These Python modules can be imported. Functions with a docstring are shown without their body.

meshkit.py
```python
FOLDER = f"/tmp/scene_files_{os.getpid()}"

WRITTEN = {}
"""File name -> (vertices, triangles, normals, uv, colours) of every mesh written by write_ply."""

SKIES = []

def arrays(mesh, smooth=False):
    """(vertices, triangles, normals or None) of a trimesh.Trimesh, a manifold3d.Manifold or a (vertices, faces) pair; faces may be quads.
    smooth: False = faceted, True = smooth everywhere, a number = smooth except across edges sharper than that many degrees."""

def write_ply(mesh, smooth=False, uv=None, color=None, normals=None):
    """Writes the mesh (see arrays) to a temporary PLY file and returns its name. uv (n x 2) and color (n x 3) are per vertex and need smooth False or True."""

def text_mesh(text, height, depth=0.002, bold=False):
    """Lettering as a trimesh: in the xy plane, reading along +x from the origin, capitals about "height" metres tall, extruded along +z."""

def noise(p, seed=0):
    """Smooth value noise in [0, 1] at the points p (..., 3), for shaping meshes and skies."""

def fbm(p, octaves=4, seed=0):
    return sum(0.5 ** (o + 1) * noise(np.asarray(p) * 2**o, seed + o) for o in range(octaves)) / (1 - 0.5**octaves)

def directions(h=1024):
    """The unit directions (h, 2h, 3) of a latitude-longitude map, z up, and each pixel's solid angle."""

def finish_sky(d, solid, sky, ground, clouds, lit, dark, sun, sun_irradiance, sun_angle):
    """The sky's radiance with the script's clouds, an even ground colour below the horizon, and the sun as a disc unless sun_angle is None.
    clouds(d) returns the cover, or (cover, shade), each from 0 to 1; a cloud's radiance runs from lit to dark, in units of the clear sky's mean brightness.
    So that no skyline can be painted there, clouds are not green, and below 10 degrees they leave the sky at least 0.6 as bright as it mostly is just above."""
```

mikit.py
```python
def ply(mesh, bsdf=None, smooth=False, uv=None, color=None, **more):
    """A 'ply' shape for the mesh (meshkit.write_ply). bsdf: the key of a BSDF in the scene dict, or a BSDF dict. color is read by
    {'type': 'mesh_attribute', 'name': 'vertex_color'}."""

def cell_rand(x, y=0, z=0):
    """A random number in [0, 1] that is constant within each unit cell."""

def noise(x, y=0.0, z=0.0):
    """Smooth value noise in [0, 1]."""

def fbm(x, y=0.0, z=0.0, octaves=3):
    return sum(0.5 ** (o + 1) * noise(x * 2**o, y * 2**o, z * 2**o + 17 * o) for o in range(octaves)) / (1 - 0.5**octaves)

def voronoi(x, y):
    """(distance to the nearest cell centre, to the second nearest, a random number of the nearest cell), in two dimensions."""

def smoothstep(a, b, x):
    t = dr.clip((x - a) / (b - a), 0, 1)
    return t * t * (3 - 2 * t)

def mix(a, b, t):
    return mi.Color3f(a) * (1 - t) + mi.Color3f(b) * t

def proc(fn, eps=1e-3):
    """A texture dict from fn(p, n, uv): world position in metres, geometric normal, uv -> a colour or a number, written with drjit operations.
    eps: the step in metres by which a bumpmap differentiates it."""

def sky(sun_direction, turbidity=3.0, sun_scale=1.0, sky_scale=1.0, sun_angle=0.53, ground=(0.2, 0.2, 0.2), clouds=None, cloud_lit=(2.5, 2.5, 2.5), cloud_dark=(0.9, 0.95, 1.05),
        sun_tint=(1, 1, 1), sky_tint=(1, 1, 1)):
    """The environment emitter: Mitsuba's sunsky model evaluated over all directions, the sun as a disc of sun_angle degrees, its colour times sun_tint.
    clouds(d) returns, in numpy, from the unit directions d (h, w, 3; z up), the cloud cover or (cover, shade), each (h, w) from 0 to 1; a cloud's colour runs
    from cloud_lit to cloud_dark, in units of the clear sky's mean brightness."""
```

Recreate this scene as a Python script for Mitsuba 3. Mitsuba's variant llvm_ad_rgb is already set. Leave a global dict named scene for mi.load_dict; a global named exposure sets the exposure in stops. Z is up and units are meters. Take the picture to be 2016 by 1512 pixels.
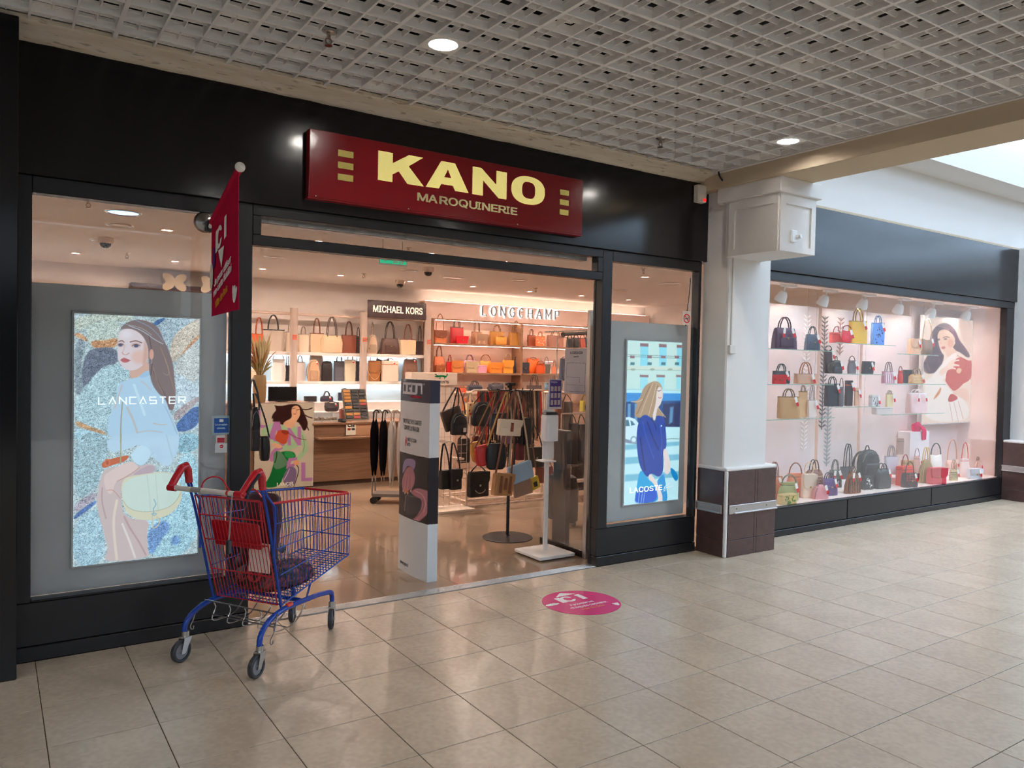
import math, random
import numpy as np, trimesh, shapely
import shapely.geometry as sg
import shapely.affinity as sa
from shapely.ops import unary_union
import drjit as dr
import mitsuba as mi
import mikit, meshkit
from mikit import proc, fbm, noise, voronoi, smoothstep, mix, cell_rand
T = mi.ScalarTransform4f
scene, labels = {}, {}
RNG = random.Random(7)

# ---------------------------------------------------------------- camera, sky, exposure
SKY_SCALE = 8.5
exposure = 1.35
CAM_P = np.array([0.0, -5.0291, 1.7147])
YAW, PITCH, ROLL, FPX = 0.59125, -0.02602, 0.02050, 1526.476
_cy, _sy, _cp, _sp = math.cos(YAW), math.sin(YAW), math.cos(PITCH), math.sin(PITCH)
FW = np.array([_sy*_cp, _cy*_cp, _sp]); _r = np.array([_cy, -_sy, 0.0]); _u = np.cross(_r, FW)
RT = math.cos(ROLL)*_r + math.sin(ROLL)*_u; UP = -math.sin(ROLL)*_r + math.cos(ROLL)*_u
scene['camera'] = {'type': 'perspective', 'fov_axis': 'x', 'fov': 2*math.degrees(math.atan(1008/FPX)), 'near_clip': 0.02, 'far_clip': 200.0,
    'to_world': T().look_at(origin=CAM_P.tolist(), target=(CAM_P+FW).tolist(), up=UP.tolist())}
scene['sky'] = mikit.sky((0.2, -0.5, 0.8), turbidity=4.0, sun_scale=0.0, sky_scale=SKY_SCALE, ground=(0.25, 0.25, 0.25),
    clouds=lambda d: 0.75 + 0*d[..., 0], cloud_lit=(0.98, 1.22, 1.42), cloud_dark=(0.85, 1.0, 1.15), sky_tint=(0.80, 0.97, 1.10))

def lin(c):
    c = np.asarray(c, float)/255.0
    return np.where(c <= 0.04045, c/12.92, ((c+0.055)/1.055)**2.4)

def px_of(P):          # where a world point falls in the 2016 x 1512 frame; used only to choose which tiles become single parts
    d = np.atleast_2d(P)-CAM_P; w = d@FW
    return np.stack([1008+FPX*(d@RT)/np.maximum(w, 1e-3), 756-FPX*(d@UP)/np.maximum(w, 1e-3)], -1), w

# ---------------------------------------------------------------- materials
def tw(b): return {'type': 'twosided', 'bsdf': b}
VC = {'type': 'mesh_attribute', 'name': 'vertex_color'}
def L3(c): return [float(x) for x in lin(c)]
def rgb(c): return {'type': 'rgb', 'value': [float(x) for x in lin(c)]}
scene['m_matte'] = tw({'type': 'diffuse', 'reflectance': VC})
scene['m_satin'] = tw({'type': 'principled', 'base_color': VC, 'roughness': 0.42, 'specular': 0.45})
scene['m_gloss'] = tw({'type': 'principled', 'base_color': VC, 'roughness': 0.16, 'specular': 0.5})
scene['m_metal'] = tw({'type': 'principled', 'base_color': VC, 'roughness': 0.22, 'metallic': 1.0})
scene['m_brushed'] = tw({'type': 'principled', 'base_color': VC, 'roughness': 0.36, 'metallic': 0.9})
scene['m_leather'] = tw({'type': 'principled', 'base_color': VC, 'roughness': 0.38, 'specular': 0.5})
scene['m_fascia'] = tw({'type': 'principled', 'base_color': rgb((17, 17, 20)), 'roughness': 0.16, 'specular': 0.5})
scene['m_frame'] = tw({'type': 'principled', 'base_color': rgb((25, 25, 28)), 'roughness': 0.34, 'specular': 0.5})
scene['m_signred'] = tw({'type': 'principled', 'base_color': rgb((128, 20, 28)), 'roughness': 0.17, 'specular': 0.5})
def _floor(p, n, uv):
    tx, ty = dr.floor((p.x-0.205)/0.45), dr.floor((p.y+0.249)/0.45)
    v = 0.6*fbm(p.x*4.0, p.y*4.0, cell_rand(tx, ty)*40, 2)+0.4*noise(p.x*55, p.y*55)
    c = mix(L3((168, 150, 130)), L3((180, 163, 142)), smoothstep(0.2, 0.8, v))
    return c*(0.97+0.06*cell_rand(tx, ty, 5))
def _floor_r(p, n, uv): return 0.22+0.09*noise(p.x*9, p.y*9)
scene['m_tile'] = tw({'type': 'principled', 'base_color': proc(_floor), 'roughness': proc(_floor_r), 'specular': 0.5})
scene['m_grout'] = tw({'type': 'diffuse', 'reflectance': rgb((70, 60, 50))})
def _sfloor(p, n, uv):
    v = noise(p.x*3, p.y*3)
    return mix(L3((126, 106, 88)), L3((146, 124, 104)), v)
scene['m_shopfloor'] = tw({'type': 'principled', 'base_color': proc(_sfloor), 'roughness': 0.09, 'specular': 0.55})
scene['m_plaster'] = tw({'type': 'diffuse', 'reflectance': rgb((223, 218, 213))})
def _mold(p, n, uv):
    v = fbm(p.x*6, p.y*30, p.z*30, 4); s = smoothstep(0.62, 0.75, fbm(p.x*14, p.y*60, p.z*60+5, 4))
    return mix(mix(L3((205, 186, 158)), L3((226, 214, 198)), v), L3((120, 96, 74)), s*0.55)
scene['m_molding'] = tw({'type': 'diffuse', 'reflectance': proc(_mold)})
scene['m_grid'] = tw({'type': 'diffuse', 'reflectance': rgb((232, 228, 223))})
scene['m_beam'] = tw({'type': 'diffuse', 'reflectance': rgb((201, 182, 157))})
def _brown(p, n, uv): return mix(L3((70, 50, 48)), L3((92, 68, 64)), fbm(p.x*16, p.y*16, p.z*16, 4))
scene['m_brown'] = tw({'type': 'principled', 'base_color': proc(_brown), 'roughness': 0.30, 'specular': 0.5})
def _wood(p, n, uv):
    g = noise(p.x*3.0, p.y*3.0, p.z*70+6*noise(p.x*2, p.y*2, p.z*6))
    return mix(L3((112, 82, 62)), L3((148, 112, 86)), 0.6*g+0.4*fbm(p.x*8, p.y*8, p.z*160, 2))
scene['m_wood'] = tw({'type': 'principled', 'base_color': proc(_wood), 'roughness': 0.38, 'specular': 0.4})
scene['m_glass'] = {'type': 'thindielectric', 'int_ior': 1.5}
scene['m_shelfglass'] = {'type': 'thindielectric', 'int_ior': 1.5, 'specular_transmittance': {'type': 'rgb', 'value': [0.86, 0.93, 0.9]}}

# ---------------------------------------------------------------- helpers
def take(name):
    if name not in scene and name not in labels and not any(k.startswith(name+'__') for k in scene): return name
    i = 1
    while True:
        k = '%s_%03d' % (name, i)
        if k not in scene and k not in labels and not any(q.startswith(k+'__') for q in scene): return k
        i += 1
_next = {}
def numbered(name):
    i = _next.get(name, 0); _next[name] = i+1
    return name if i == 0 else '%s_%03d' % (name, i)
def part(parent, name, mesh, bsdf='m_matte', color=None, smooth=False, label=None, kind=None, emit=None, **more):
    key = numbered((parent+'__' if parent else '')+name)
    put(key, mesh, bsdf, color, smooth, emit, **more)
    d = {}
    if label: d['label'] = label
    if kind: d['kind'] = kind
    if d: labels[key] = d
    return key
def put(key, mesh, bsdf='m_matte', color=None, smooth=False, emit=None, **more):
    scene[key] = shape(mesh, bsdf, color, smooth, emit, **more)
def shape(mesh, bsdf='m_matte', color=None, smooth=False, emit=None, **more):
    if hasattr(mesh, 'to_mesh'):
        m = mesh.to_mesh(); mesh = trimesh.Trimesh(m.vert_properties[:, :3], m.tri_verts, process=False)
    vc = None
    if color is not None and np.ndim(color) == 1:
        if smooth not in (False, True):
            mesh = trimesh.graph.smooth_shade(mesh, angle=np.radians(smooth), facet_minarea=None); smooth = True
        vc = np.tile(lin(color), (len(mesh.vertices), 1))
    elif color is not None: vc = np.asarray(color)
    if emit is not None: more['emitter'] = {'type': 'area', 'radiance': emit if isinstance(emit, dict) else {'type': 'rgb', 'value': list(map(float, emit))}}
    return mikit.ply(mesh, bsdf, smooth=smooth, color=vc, **more)
def thing(name, label, cat, group=None):
    key = numbered(name); labels[key] = {'label': label, 'category': cat}
    if group: labels[key]['group'] = group
    return key
def one(name, label, cat, mesh, bsdf='m_matte', color=None, smooth=False, group=None, **kw):
    key = thing(name, label, cat, group); put(key, mesh, bsdf, color, smooth, **kw); return key
def struct(name, label=None):
    labels[name] = {'kind': 'structure'}
    if label: labels[name]['label'] = label
    return name

def box(x0, x1, y0, y1, z0, z1):
    b = trimesh.creation.box((x1-x0, y1-y0, z1-z0)); b.apply_translation(((x0+x1)/2, (y0+y1)/2, (z0+z1)/2)); return b
def cbox(x0, x1, y0, y1, z0, z1, c=0.004):     # chamfered box
    pts = []
    for sx in (0, 1):
        for sy in (0, 1):
            for sz in (0, 1):
                X, Yy, Z = (x0, x1)[sx], (y0, y1)[sy], (z0, z1)[sz]
                dx, dy, dz = (c, -c)[sx], (c, -c)[sy], (c, -c)[sz]
                pts += [(X+dx, Yy+dy, Z), (X+dx, Yy, Z+dz), (X, Yy+dy, Z+dz)]
    return trimesh.convex.convex_hull(np.array(pts))
def cat(*ms):
    ms = [m for g in ms for m in (g if isinstance(g, (list, tuple)) else [g])]
    return trimesh.util.concatenate(ms)
def cyl(p0, p1, r, n=16, r1=None):
    p0, p1 = np.asarray(p0, float), np.asarray(p1, float); d = p1-p0; L = np.linalg.norm(d); z = d/L
    x = np.cross(z, [0, 0, 1] if abs(z[2]) < 0.9 else [1, 0, 0]); x /= np.linalg.norm(x); y = np.cross(z, x)
    a = np.arange(n)*2*np.pi/n; ring = np.cos(a)[:, None]*x+np.sin(a)[:, None]*y
    r1 = r if r1 is None else r1
    v = np.vstack([p0+ring*r, p1+ring*r1, [p0], [p1]]); i = np.arange(n); j = (i+1) % n
    f = np.vstack([np.c_[i, j, j+n], np.c_[i, j+n, i+n], np.c_[j, i, i*0+2*n], np.c_[i+n, j+n, i*0+2*n+1]])
    return trimesh.Trimesh(v, f, process=False)
def tube(pts, r, n=8, closed=False):
    P = np.asarray(pts, float); m = len(P)
    if closed: tan = np.roll(P, -1, 0)-np.roll(P, 1, 0)
    else: tan = np.gradient(P, axis=0)
    tan /= np.maximum(np.linalg.norm(tan, axis=1, keepdims=True), 1e-9)
    ref = np.array([0, 0, 1.0]) if abs(tan[0][2]) < 0.9 else np.array([1.0, 0, 0])
    x = ref-tan[0]*(ref@tan[0]); x /= np.linalg.norm(x); a = np.arange(n)*2*np.pi/n; V = []
    r = np.broadcast_to(np.asarray(r, float), (m,) if np.ndim(r) < 2 else np.shape(r))
    for i in range(m):
        x = x-tan[i]*(x@tan[i]); x /= max(np.linalg.norm(x), 1e-9); y = np.cross(tan[i], x)
        V.append(P[i]+r[i]*(np.cos(a)[:, None]*x+np.sin(a)[:, None]*y))
    V = np.vstack(V); F = []; k = np.arange(n); l = (k+1) % n
    for i in range(m if closed else m-1):
        a0, b0 = i*n, ((i+1) % m)*n
        F += [np.c_[a0+k, a0+l, b0+l], np.c_[a0+k, b0+l, b0+k]]
    if not closed:
        V = np.vstack([V, P[0], P[-1]]); F += [np.c_[l, k, k*0+m*n], np.c_[(m-1)*n+k, (m-1)*n+l, k*0+m*n+1]]
    return trimesh.Trimesh(V, np.vstack(F), process=False)
def strap(pts, w, t, side):      # flat band along pts; side = the direction of its width
    P = np.asarray(pts, float); s = np.asarray(side, float); s = s/np.linalg.norm(s)
    tan = np.gradient(P, axis=0); tan /= np.linalg.norm(tan, axis=1, keepdims=True)
    nn = np.cross(tan, s); nn /= np.maximum(np.linalg.norm(nn, axis=1, keepdims=True), 1e-9)
    V = np.stack([P-s*w/2-nn*t/2, P+s*w/2-nn*t/2, P+s*w/2+nn*t/2, P-s*w/2+nn*t/2], 1).reshape(-1, 3); F = []
    for i in range(len(P)-1):
        for k in range(4):
            a, b, c, d = 4*i+k, 4*i+(k+1) % 4, 4*i+4+(k+1) % 4, 4*i+4+k
            F += [(a, b, c), (a, c, d)]
    e = 4*(len(P)-1); F += [(0, 2, 1), (0, 3, 2), (e, e+1, e+2), (e, e+2, e+3)]
    return trimesh.Trimesh(V, F, process=False)
def lathe(prof, n=32, c=(0, 0, 0)):
    P = np.asarray(prof, float); a = np.arange(n)*2*np.pi/n
    V = np.stack([P[:, None, 0]*np.cos(a), P[:, None, 0]*np.sin(a), np.repeat(P[:, 1:2], n, 1)], -1).reshape(-1, 3)+np.asarray(c, float)
    F = []; k = np.arange(n); l = (k+1) % n
    for i in range(len(P)-1): F += [np.c_[i*n+k, i*n+l, (i+1)*n+l], np.c_[i*n+k, (i+1)*n+l, (i+1)*n+k]]
    return trimesh.Trimesh(V, np.vstack(F), process=False)
def extrude(poly, h):
    gs = getattr(poly, 'geoms', [poly])
    return cat([trimesh.creation.extrude_polygon(g, h, engine='earcut') for g in gs if g.area > 1e-9])
def M(x, y, o):       # matrix with columns x, y, x cross y and origin o
    x, y = np.asarray(x, float), np.asarray(y, float); m = np.eye(4); m[:3, 0], m[:3, 1], m[:3, 2], m[:3, 3] = x, y, np.cross(x, y), o; return m
def moved(mesh, m):
    c = mesh.copy(); c.apply_transform(m); return c
FRONT = lambda o: M((1, 0, 0), (0, 0, 1), o)         # xy drawing -> wall facing -y
def text(s, h, depth=0.002, bold=False, width=None, center=False, stretch=1.0):
    m = meshkit.text_mesh(s, h, depth, bold)
    if width: m.apply_scale([width/(m.bounds[1][0]-m.bounds[0][0]), 1, 1])
    elif stretch != 1: m.apply_scale([stretch, 1, 1])
    if center: m.apply_translation([-(m.bounds[0][0]+m.bounds[1][0])/2, 0, 0])
    return m
def arc(c, r, a0, a1, n, ax=(1, 0, 0), ay=(0, 0, 1), ry=None):
    a = np.linspace(a0, a1, n)[:, None]; ry = r if ry is None else ry
    return np.asarray(c)+r*np.cos(a)*np.asarray(ax)+ry*np.sin(a)*np.asarray(ay)
def smoothpath(pts, n=24):
    from scipy.interpolate import CubicSpline
    P = np.asarray(pts, float); s = np.r_[0, np.cumsum(np.linalg.norm(np.diff(P, axis=0), axis=1))]
    return CubicSpline(s, P)(np.linspace(0, s[-1], n))
# ================================================================ the mall: floor, walls, ceiling
def tile_mesh(a, b, h=0.008, c=0.0015):
    v = np.array([[0, 0, -h], [a, 0, -h], [a, b, -h], [0, b, -h], [0, 0, -c], [a, 0, -c], [a, b, -c], [0, b, -c], [c, c, 0], [a-c, c, 0], [a-c, b-c, 0], [c, b-c, 0]])
    q = [(0, 1, 5, 4), (1, 2, 6, 5), (2, 3, 7, 6), (3, 0, 4, 7), (4, 5, 9, 8), (5, 6, 10, 9), (6, 7, 11, 10), (7, 4, 8, 11), (8, 9, 10, 11)]
    f = [t for a_, b_, c_, d_ in q for t in ((a_, b_, c_), (a_, c_, d_))]
    return trimesh.Trimesh(v, f, process=False)
def lay(parent, name, tiles, bsdf, most, far):
    """tiles: (x, y, a, b); those that show largest become single parts, the rest one part of kind stuff"""
    P = []
    for x, y, a, b in tiles:
        q, w = px_of([[x, y, 0], [x+a, y, 0], [x+a, y+b, 0], [x, y+b, 0]])
        q = np.clip(q, [0, 0], [2016, 1512]); x_, y_ = q[:, 0], q[:, 1]
        area = 0.5*abs(np.dot(x_, np.roll(y_, 1))-np.dot(y_, np.roll(x_, 1))) if w.min() > 0.05 else 0
        P.append(area)
    order = np.argsort(-np.array(P)); cache = {}; rest = []
    for k, i in enumerate(order):
        x, y, a, b = tiles[i]
        if k < most and P[i] > 60:
            s = cache.setdefault((round(a, 4), round(b, 4)), None) or shape(tile_mesh(a, b), bsdf)
            cache[(round(a, 4), round(b, 4))] = s
            scene[numbered(parent+'__'+name)] = {**s, 'to_world': T().translate([x, y, 0])}
        else:
            m = tile_mesh(a, b); m.apply_translation((x, y, 0)); rest.append(m)
    if rest: part(parent, far, cat(rest), bsdf, kind='stuff')
struct('floor', 'beige ceramic tile floor of the mall aisle')
put('floor', box(-9, 22, -14, -0.002, -0.05, -0.0025), 'm_grout')
tiles = []
for i in range(-20, 48):
    for j in range(0, 31):
        x0, y1 = 0.205+0.45*i, -0.249-0.45*(j-1)
        y0 = y1-0.45; y1 = min(y1, -0.004)
        if y1-y0 > 0.02: tiles.append((x0+0.0018, y0+0.0018, 0.4464, y1-y0-0.0036))
lay('floor', 'tile', tiles, 'm_tile', 300, 'outer_tiles')

# --- facade panels over and between the windows
struct('wall_front', 'black shop front panels with a white wall above on the right')
put('wall_front', cat(cbox(0.10, 5.612, -0.03, 0.10, 2.695, 3.412, 0.003)), 'm_fascia')
part('wall_front', 'fascia_panel', cbox(6.0, 11.69, -0.03, 0.10, 2.70, 3.412, 0.003), 'm_fascia', label='slate black fascia panel over the display window')
part('wall_front', 'upper_wall', box(5.60, 17.0, 0.02, 0.2, 3.44, 4.10), 'm_plaster', label='white wall above the display window')
part('wall_front', 'shadow_trim', box(6.0, 11.75, -0.015, 0.10, 3.414, 3.44), 'm_beam', label='brown trim line under the white wall')
part('wall_front', 'side_wall', box(12.2, 17.0, 0.02, 0.2, 0, 3.44), 'm_plaster', label='white wall at far right')
struct('black_column', 'black clad column at the left edge')
put('black_column', cbox(-0.75, 0.112, -0.245, 0.12, 0, 3.45, 0.004), 'm_fascia')
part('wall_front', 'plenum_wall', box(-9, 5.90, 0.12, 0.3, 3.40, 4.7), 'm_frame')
part('wall_front', 'left_wall', box(-9, -0.75, 0.0, 0.2, 0, 3.45), 'm_fascia')

def frame_rect(x0, x1, z0, z1, l, r, b, t, y0, y1):
    return cat(cbox(x0, x0+l, y0, y1, z0, z1), cbox(x1-r, x1, y0, y1, z0, z1), cbox(x0+l, x1-r, y0, y1, z1-t, z1), cbox(x0+l, x1-r, y0, y1, z0, z0+b))
# window_1: left pane with the large advertising screen
struct('window_1', 'black framed shop window left of the doorway')
put('window_1', frame_rect(0.112, 1.373, 0.33, 2.695, 0.070, 0.124, 0.012, 0.092, 0.0, 0.09), 'm_frame')
part('window_1', 'base_panel', cbox(0.112, 1.373, 0.004, 0.09, 0.085, 0.329), 'm_frame')
part('window_1', 'kick_plate', cbox(0.112, 1.373, -0.004, 0.09, 0, 0.082), 'm_frame')
part('window_1', 'pane', trimesh.Trimesh([(0.18, .03, .34), (1.25, .03, .34), (1.25, .03, 2.606), (.18, .03, 2.606)], [(0, 1, 2), (0, 2, 3)]), 'm_glass')
# door_1: wide doorway with a glazed transom
struct('door_1', 'wide open doorway of the shop with a glazed transom')
put('door_1', cat(cbox(1.373, 4.277, 0.0, 0.09, 2.437, 2.504), cbox(1.373, 4.277, 0.0, 0.09, 2.626, 2.695), cbox(1.373, 1.427, 0.0, 0.09, 2.504, 2.626), cbox(4.223, 4.277, 0, 0.09, 2.504, 2.626),
    cbox(4.270, 4.36, 0.085, 0.112, 0, 2.437), cbox(1.330, 1.375, 0.09, 0.20, 0, 2.437)), 'm_frame')
part('door_1', 'transom_pane', trimesh.Trimesh([(1.427, .04, 2.504), (4.223, .04, 2.504), (4.223, .04, 2.626), (1.427, .04, 2.626)], [(0, 1, 2), (0, 2, 3)]), 'm_glass')
part('door_1', 'track_rail', cat(cbox(1.40, 4.2, 0.12, 0.20, 2.60, 2.66), [cbox(1.5+0.2*i, 1.62+0.2*i, 0.115, 0.12, 2.605, 2.655) for i in range(13)]), 'm_brushed', (190, 186, 182), label='pale metal track behind the transom')
part('door_1', 'threshold', cat(box(1.375, 4.30, 0.0, 0.115, -0.002, 0.004), [cbox(1.375, 4.30, 0.004+0.022*i, 0.018+0.022*i, 0.003, 0.008, 0.002) for i in range(5)]), 'm_brushed', (205, 203, 200), label='ribbed aluminium threshold strip')
# window_2: narrow pane right of the doorway
struct('window_2', 'black framed narrow shop window right of the doorway')
put('window_2', frame_rect(4.277, 5.475, 0.322, 2.695, 0.108, 0.035, 0.008, 0.090, 0.0, 0.09), 'm_frame')
part('window_2', 'base_panel', cbox(4.277, 5.475, 0.004, 0.09, 0.085, 0.321), 'm_frame')
part('window_2', 'kick_plate', cbox(4.277, 5.475, -0.004, 0.09, 0, 0.082), 'm_frame')
part('window_2', 'pane', trimesh.Trimesh([(4.385, .03, .33), (5.44, .03, .33), (5.44, .03, 2.606), (4.385, .03, 2.606)], [(0, 1, 2), (0, 2, 3)]), 'm_glass')
# window_3: the long display window on the right
struct('window_3', 'long display window full of handbags right of the pillar')
put('window_3', cat(cbox(6.0, 11.69, 0.0, 0.09, 2.610, 2.70), cbox(11.46, 11.69, 0.0, 0.09, 0.29, 2.61), cbox(6.0, 11.69, 0.0, 0.09, 0.283, 0.30)), 'm_frame')
for a, b in ((6.0, 7.899), (7.913, 9.664), (9.678, 11.69)):
    part('window_3', 'base_panel', cbox(a, b, 0.004, 0.09, 0.068, 0.284), 'm_frame')
part('window_3', 'kick_plate', cbox(6.0, 11.69, -0.006, 0.09, 0, 0.064), 'm_frame')
for a, b in ((6.0, 7.985), (7.991, 9.752), (9.758, 11.47)):
    part('window_3', 'pane', trimesh.Trimesh([(a, .05, .30), (b, .05, .30), (b, .05, 2.612), (a, .05, 2.612)], [(0, 1, 2), (0, 2, 3)]), 'm_glass')

# --- pillars with brown tile dado
def pillar(name, x0, x1, yf, shaft_x0, shaft_x1, shaft_y, label):
    struct(name, label)
    put(name, cat(cbox(shaft_x0, shaft_x1, shaft_y, 0.02, 0.80, 3.44, 0.012)), 'm_plaster')
    part(name, 'core', box(x0+0.014, x1-0.014, yf+0.014, 0.0, 0, 0.79), 'm_plaster', label='pale grout and plaster behind the tiles')
    part(name, 'sill', cbox(x0-0.004, x1+0.004, yf-0.004, 0.0, 0.782, 0.815, 0.010), 'm_plaster', label='white plaster edge over the tiles')
    part(name, 'corner_strip', cbox(x0-0.002, x0+0.032, yf-0.002, yf+0.03, 0, 0.785, 0.008), 'm_plaster', label='worn white corner strip')
    zs = ((0.003, 0.150), (0.154, 0.440), (0.444, 0.780))
    xs = ((x0+0.036, x0+0.395), (x0+0.398, x0+0.432), (x0+0.435, x1))
    for z0, z1 in zs:
        for a, b in xs: part(name, 'tile', cbox(a, b, yf, yf+0.02, z0, z1, 0.0015), 'm_brown')
        part(name, 'tile', cbox(x0, x0+0.02, yf+0.034, -0.002, z0, z1, 0.0015), 'm_brown')
    for m in (cat(cbox(x0+0.04, x1, yf-0.014, yf, 0.395, 0.475, 0.003), cbox(x0+0.10, x1, yf-0.026, yf, 0.395, 0.408, 0.003)), cat(cbox(x0-0.014, x0, yf+0.04, 0, 0.395, 0.475, 0.003), cbox(x0-0.03, x0, yf+0.06, 0, 0.395, 0.408, 0.003), cbox(x0-0.03, x0, yf+0.2, 0, 0.462, 0.475, 0.003))):
        part(name, 'bumper_rail', m, 'm_brushed', (196, 192, 190), label='brushed metal bumper rail')
    for k in range(2): part(name, 'screw', cyl((x0+0.13+0.42*k, yf-0.016, 0.44), (x0+0.13+0.42*k, yf-0.012, 0.44), 0.006, 10), 'm_brushed', (90, 88, 86))
pillar('pillar_1', 5.488, 6.187, -0.345, 5.508, 6.105, -0.285, 'white pillar with a brown tiled foot between the shop fronts')
pillar('pillar_2', 11.47, 12.17, -0.345, 11.665, 12.15, -0.285, 'white pillar with a brown tiled foot at the right edge')
# box cornice on pillar_1 carrying the beam
struct('pillar_box', 'white panelled box on top of the pillar, carrying the beam')
bx0, bx1, by0 = 5.475, 5.955, -0.835
put('pillar_box', cat(cbox(bx0, bx1, by0, -0.27, 2.712, 3.20, 0.004)), 'm_plaster')
part('pillar_box', 'cornice', cat(cbox(bx0-0.045, bx1+0.045, by0-0.045, -0.2, 3.195, 3.326, 0.006), cbox(bx0-0.02, bx1+0.02, by0-0.02, -0.2, 3.185, 3.196, 0.003)), 'm_plaster')
def ring_panel(w, h, t=0.012, e=0.01):
    return extrude(sg.box(0, 0, w, h).difference(sg.box(t, t, w-t, h-t)), e)
part('pillar_box', 'panel_frame', moved(extrude(sg.box(0, 0, bx1-bx0, 0.485).difference(sg.box(0.075, 0.055, bx1-bx0-0.06, 0.40)), 0.016), M((1, 0, 0), (0, 0, 1), (bx0, by0, 2.712))), 'm_plaster')
part('pillar_box', 'panel_frame', moved(extrude(sg.box(0, 0, 0.52, 0.485).difference(sg.box(0.06, 0.055, 0.47, 0.40)), 0.016), M((0, -1, 0), (0, 0, 1), (bx0, -0.315, 2.712))), 'm_plaster')
# beam across the aisle
struct('ceiling_beam', 'beige beam along the edge of the grid ceiling')
put('ceiling_beam', cat(box(5.395, 5.86, -12.0, -0.02, 3.322, 4.6)), 'm_beam')
part('ceiling_beam', 'edge_trim', cbox(5.372, 5.397, -12.0, -0.19, 3.452, 3.475, 0.003), 'm_grid')
# plaster moulding between fascia and grid ceiling
struct('trim_1', 'cream plaster moulding between the black fascia and the grid ceiling')
prof = [(0.02, 3.405), (-0.035, 3.402), (-0.075, 3.412), (-0.095, 3.432), (-0.135, 3.440), (-0.190, 3.452), (-0.205, 3.462), (-0.205, 3.482), (0.02, 3.482)]
xs_ = np.linspace(-0.8, 5.42, 120); V = []
for k, x in enumerate(xs_):
    for y, z in prof:
        a = meshkit.noise(np.array([[x*7, y*40, z*40]]))[0]-0.5
        V.append((x, y+0.010*a*(y < 0), z+0.008*a*(z < 3.45)))
F = []; n_ = len(prof)
for i in range(len(xs_)-1):
    for k in range(n_):
        l = (k+1) % n_; F += [(i*n_+k, i*n_+l, i*n_+n_+l), (i*n_+k, i*n_+n_+l, i*n_+n_+k)]
put('trim_1', trimesh.Trimesh(V, F, process=False), 'm_molding', smooth=40)
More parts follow.
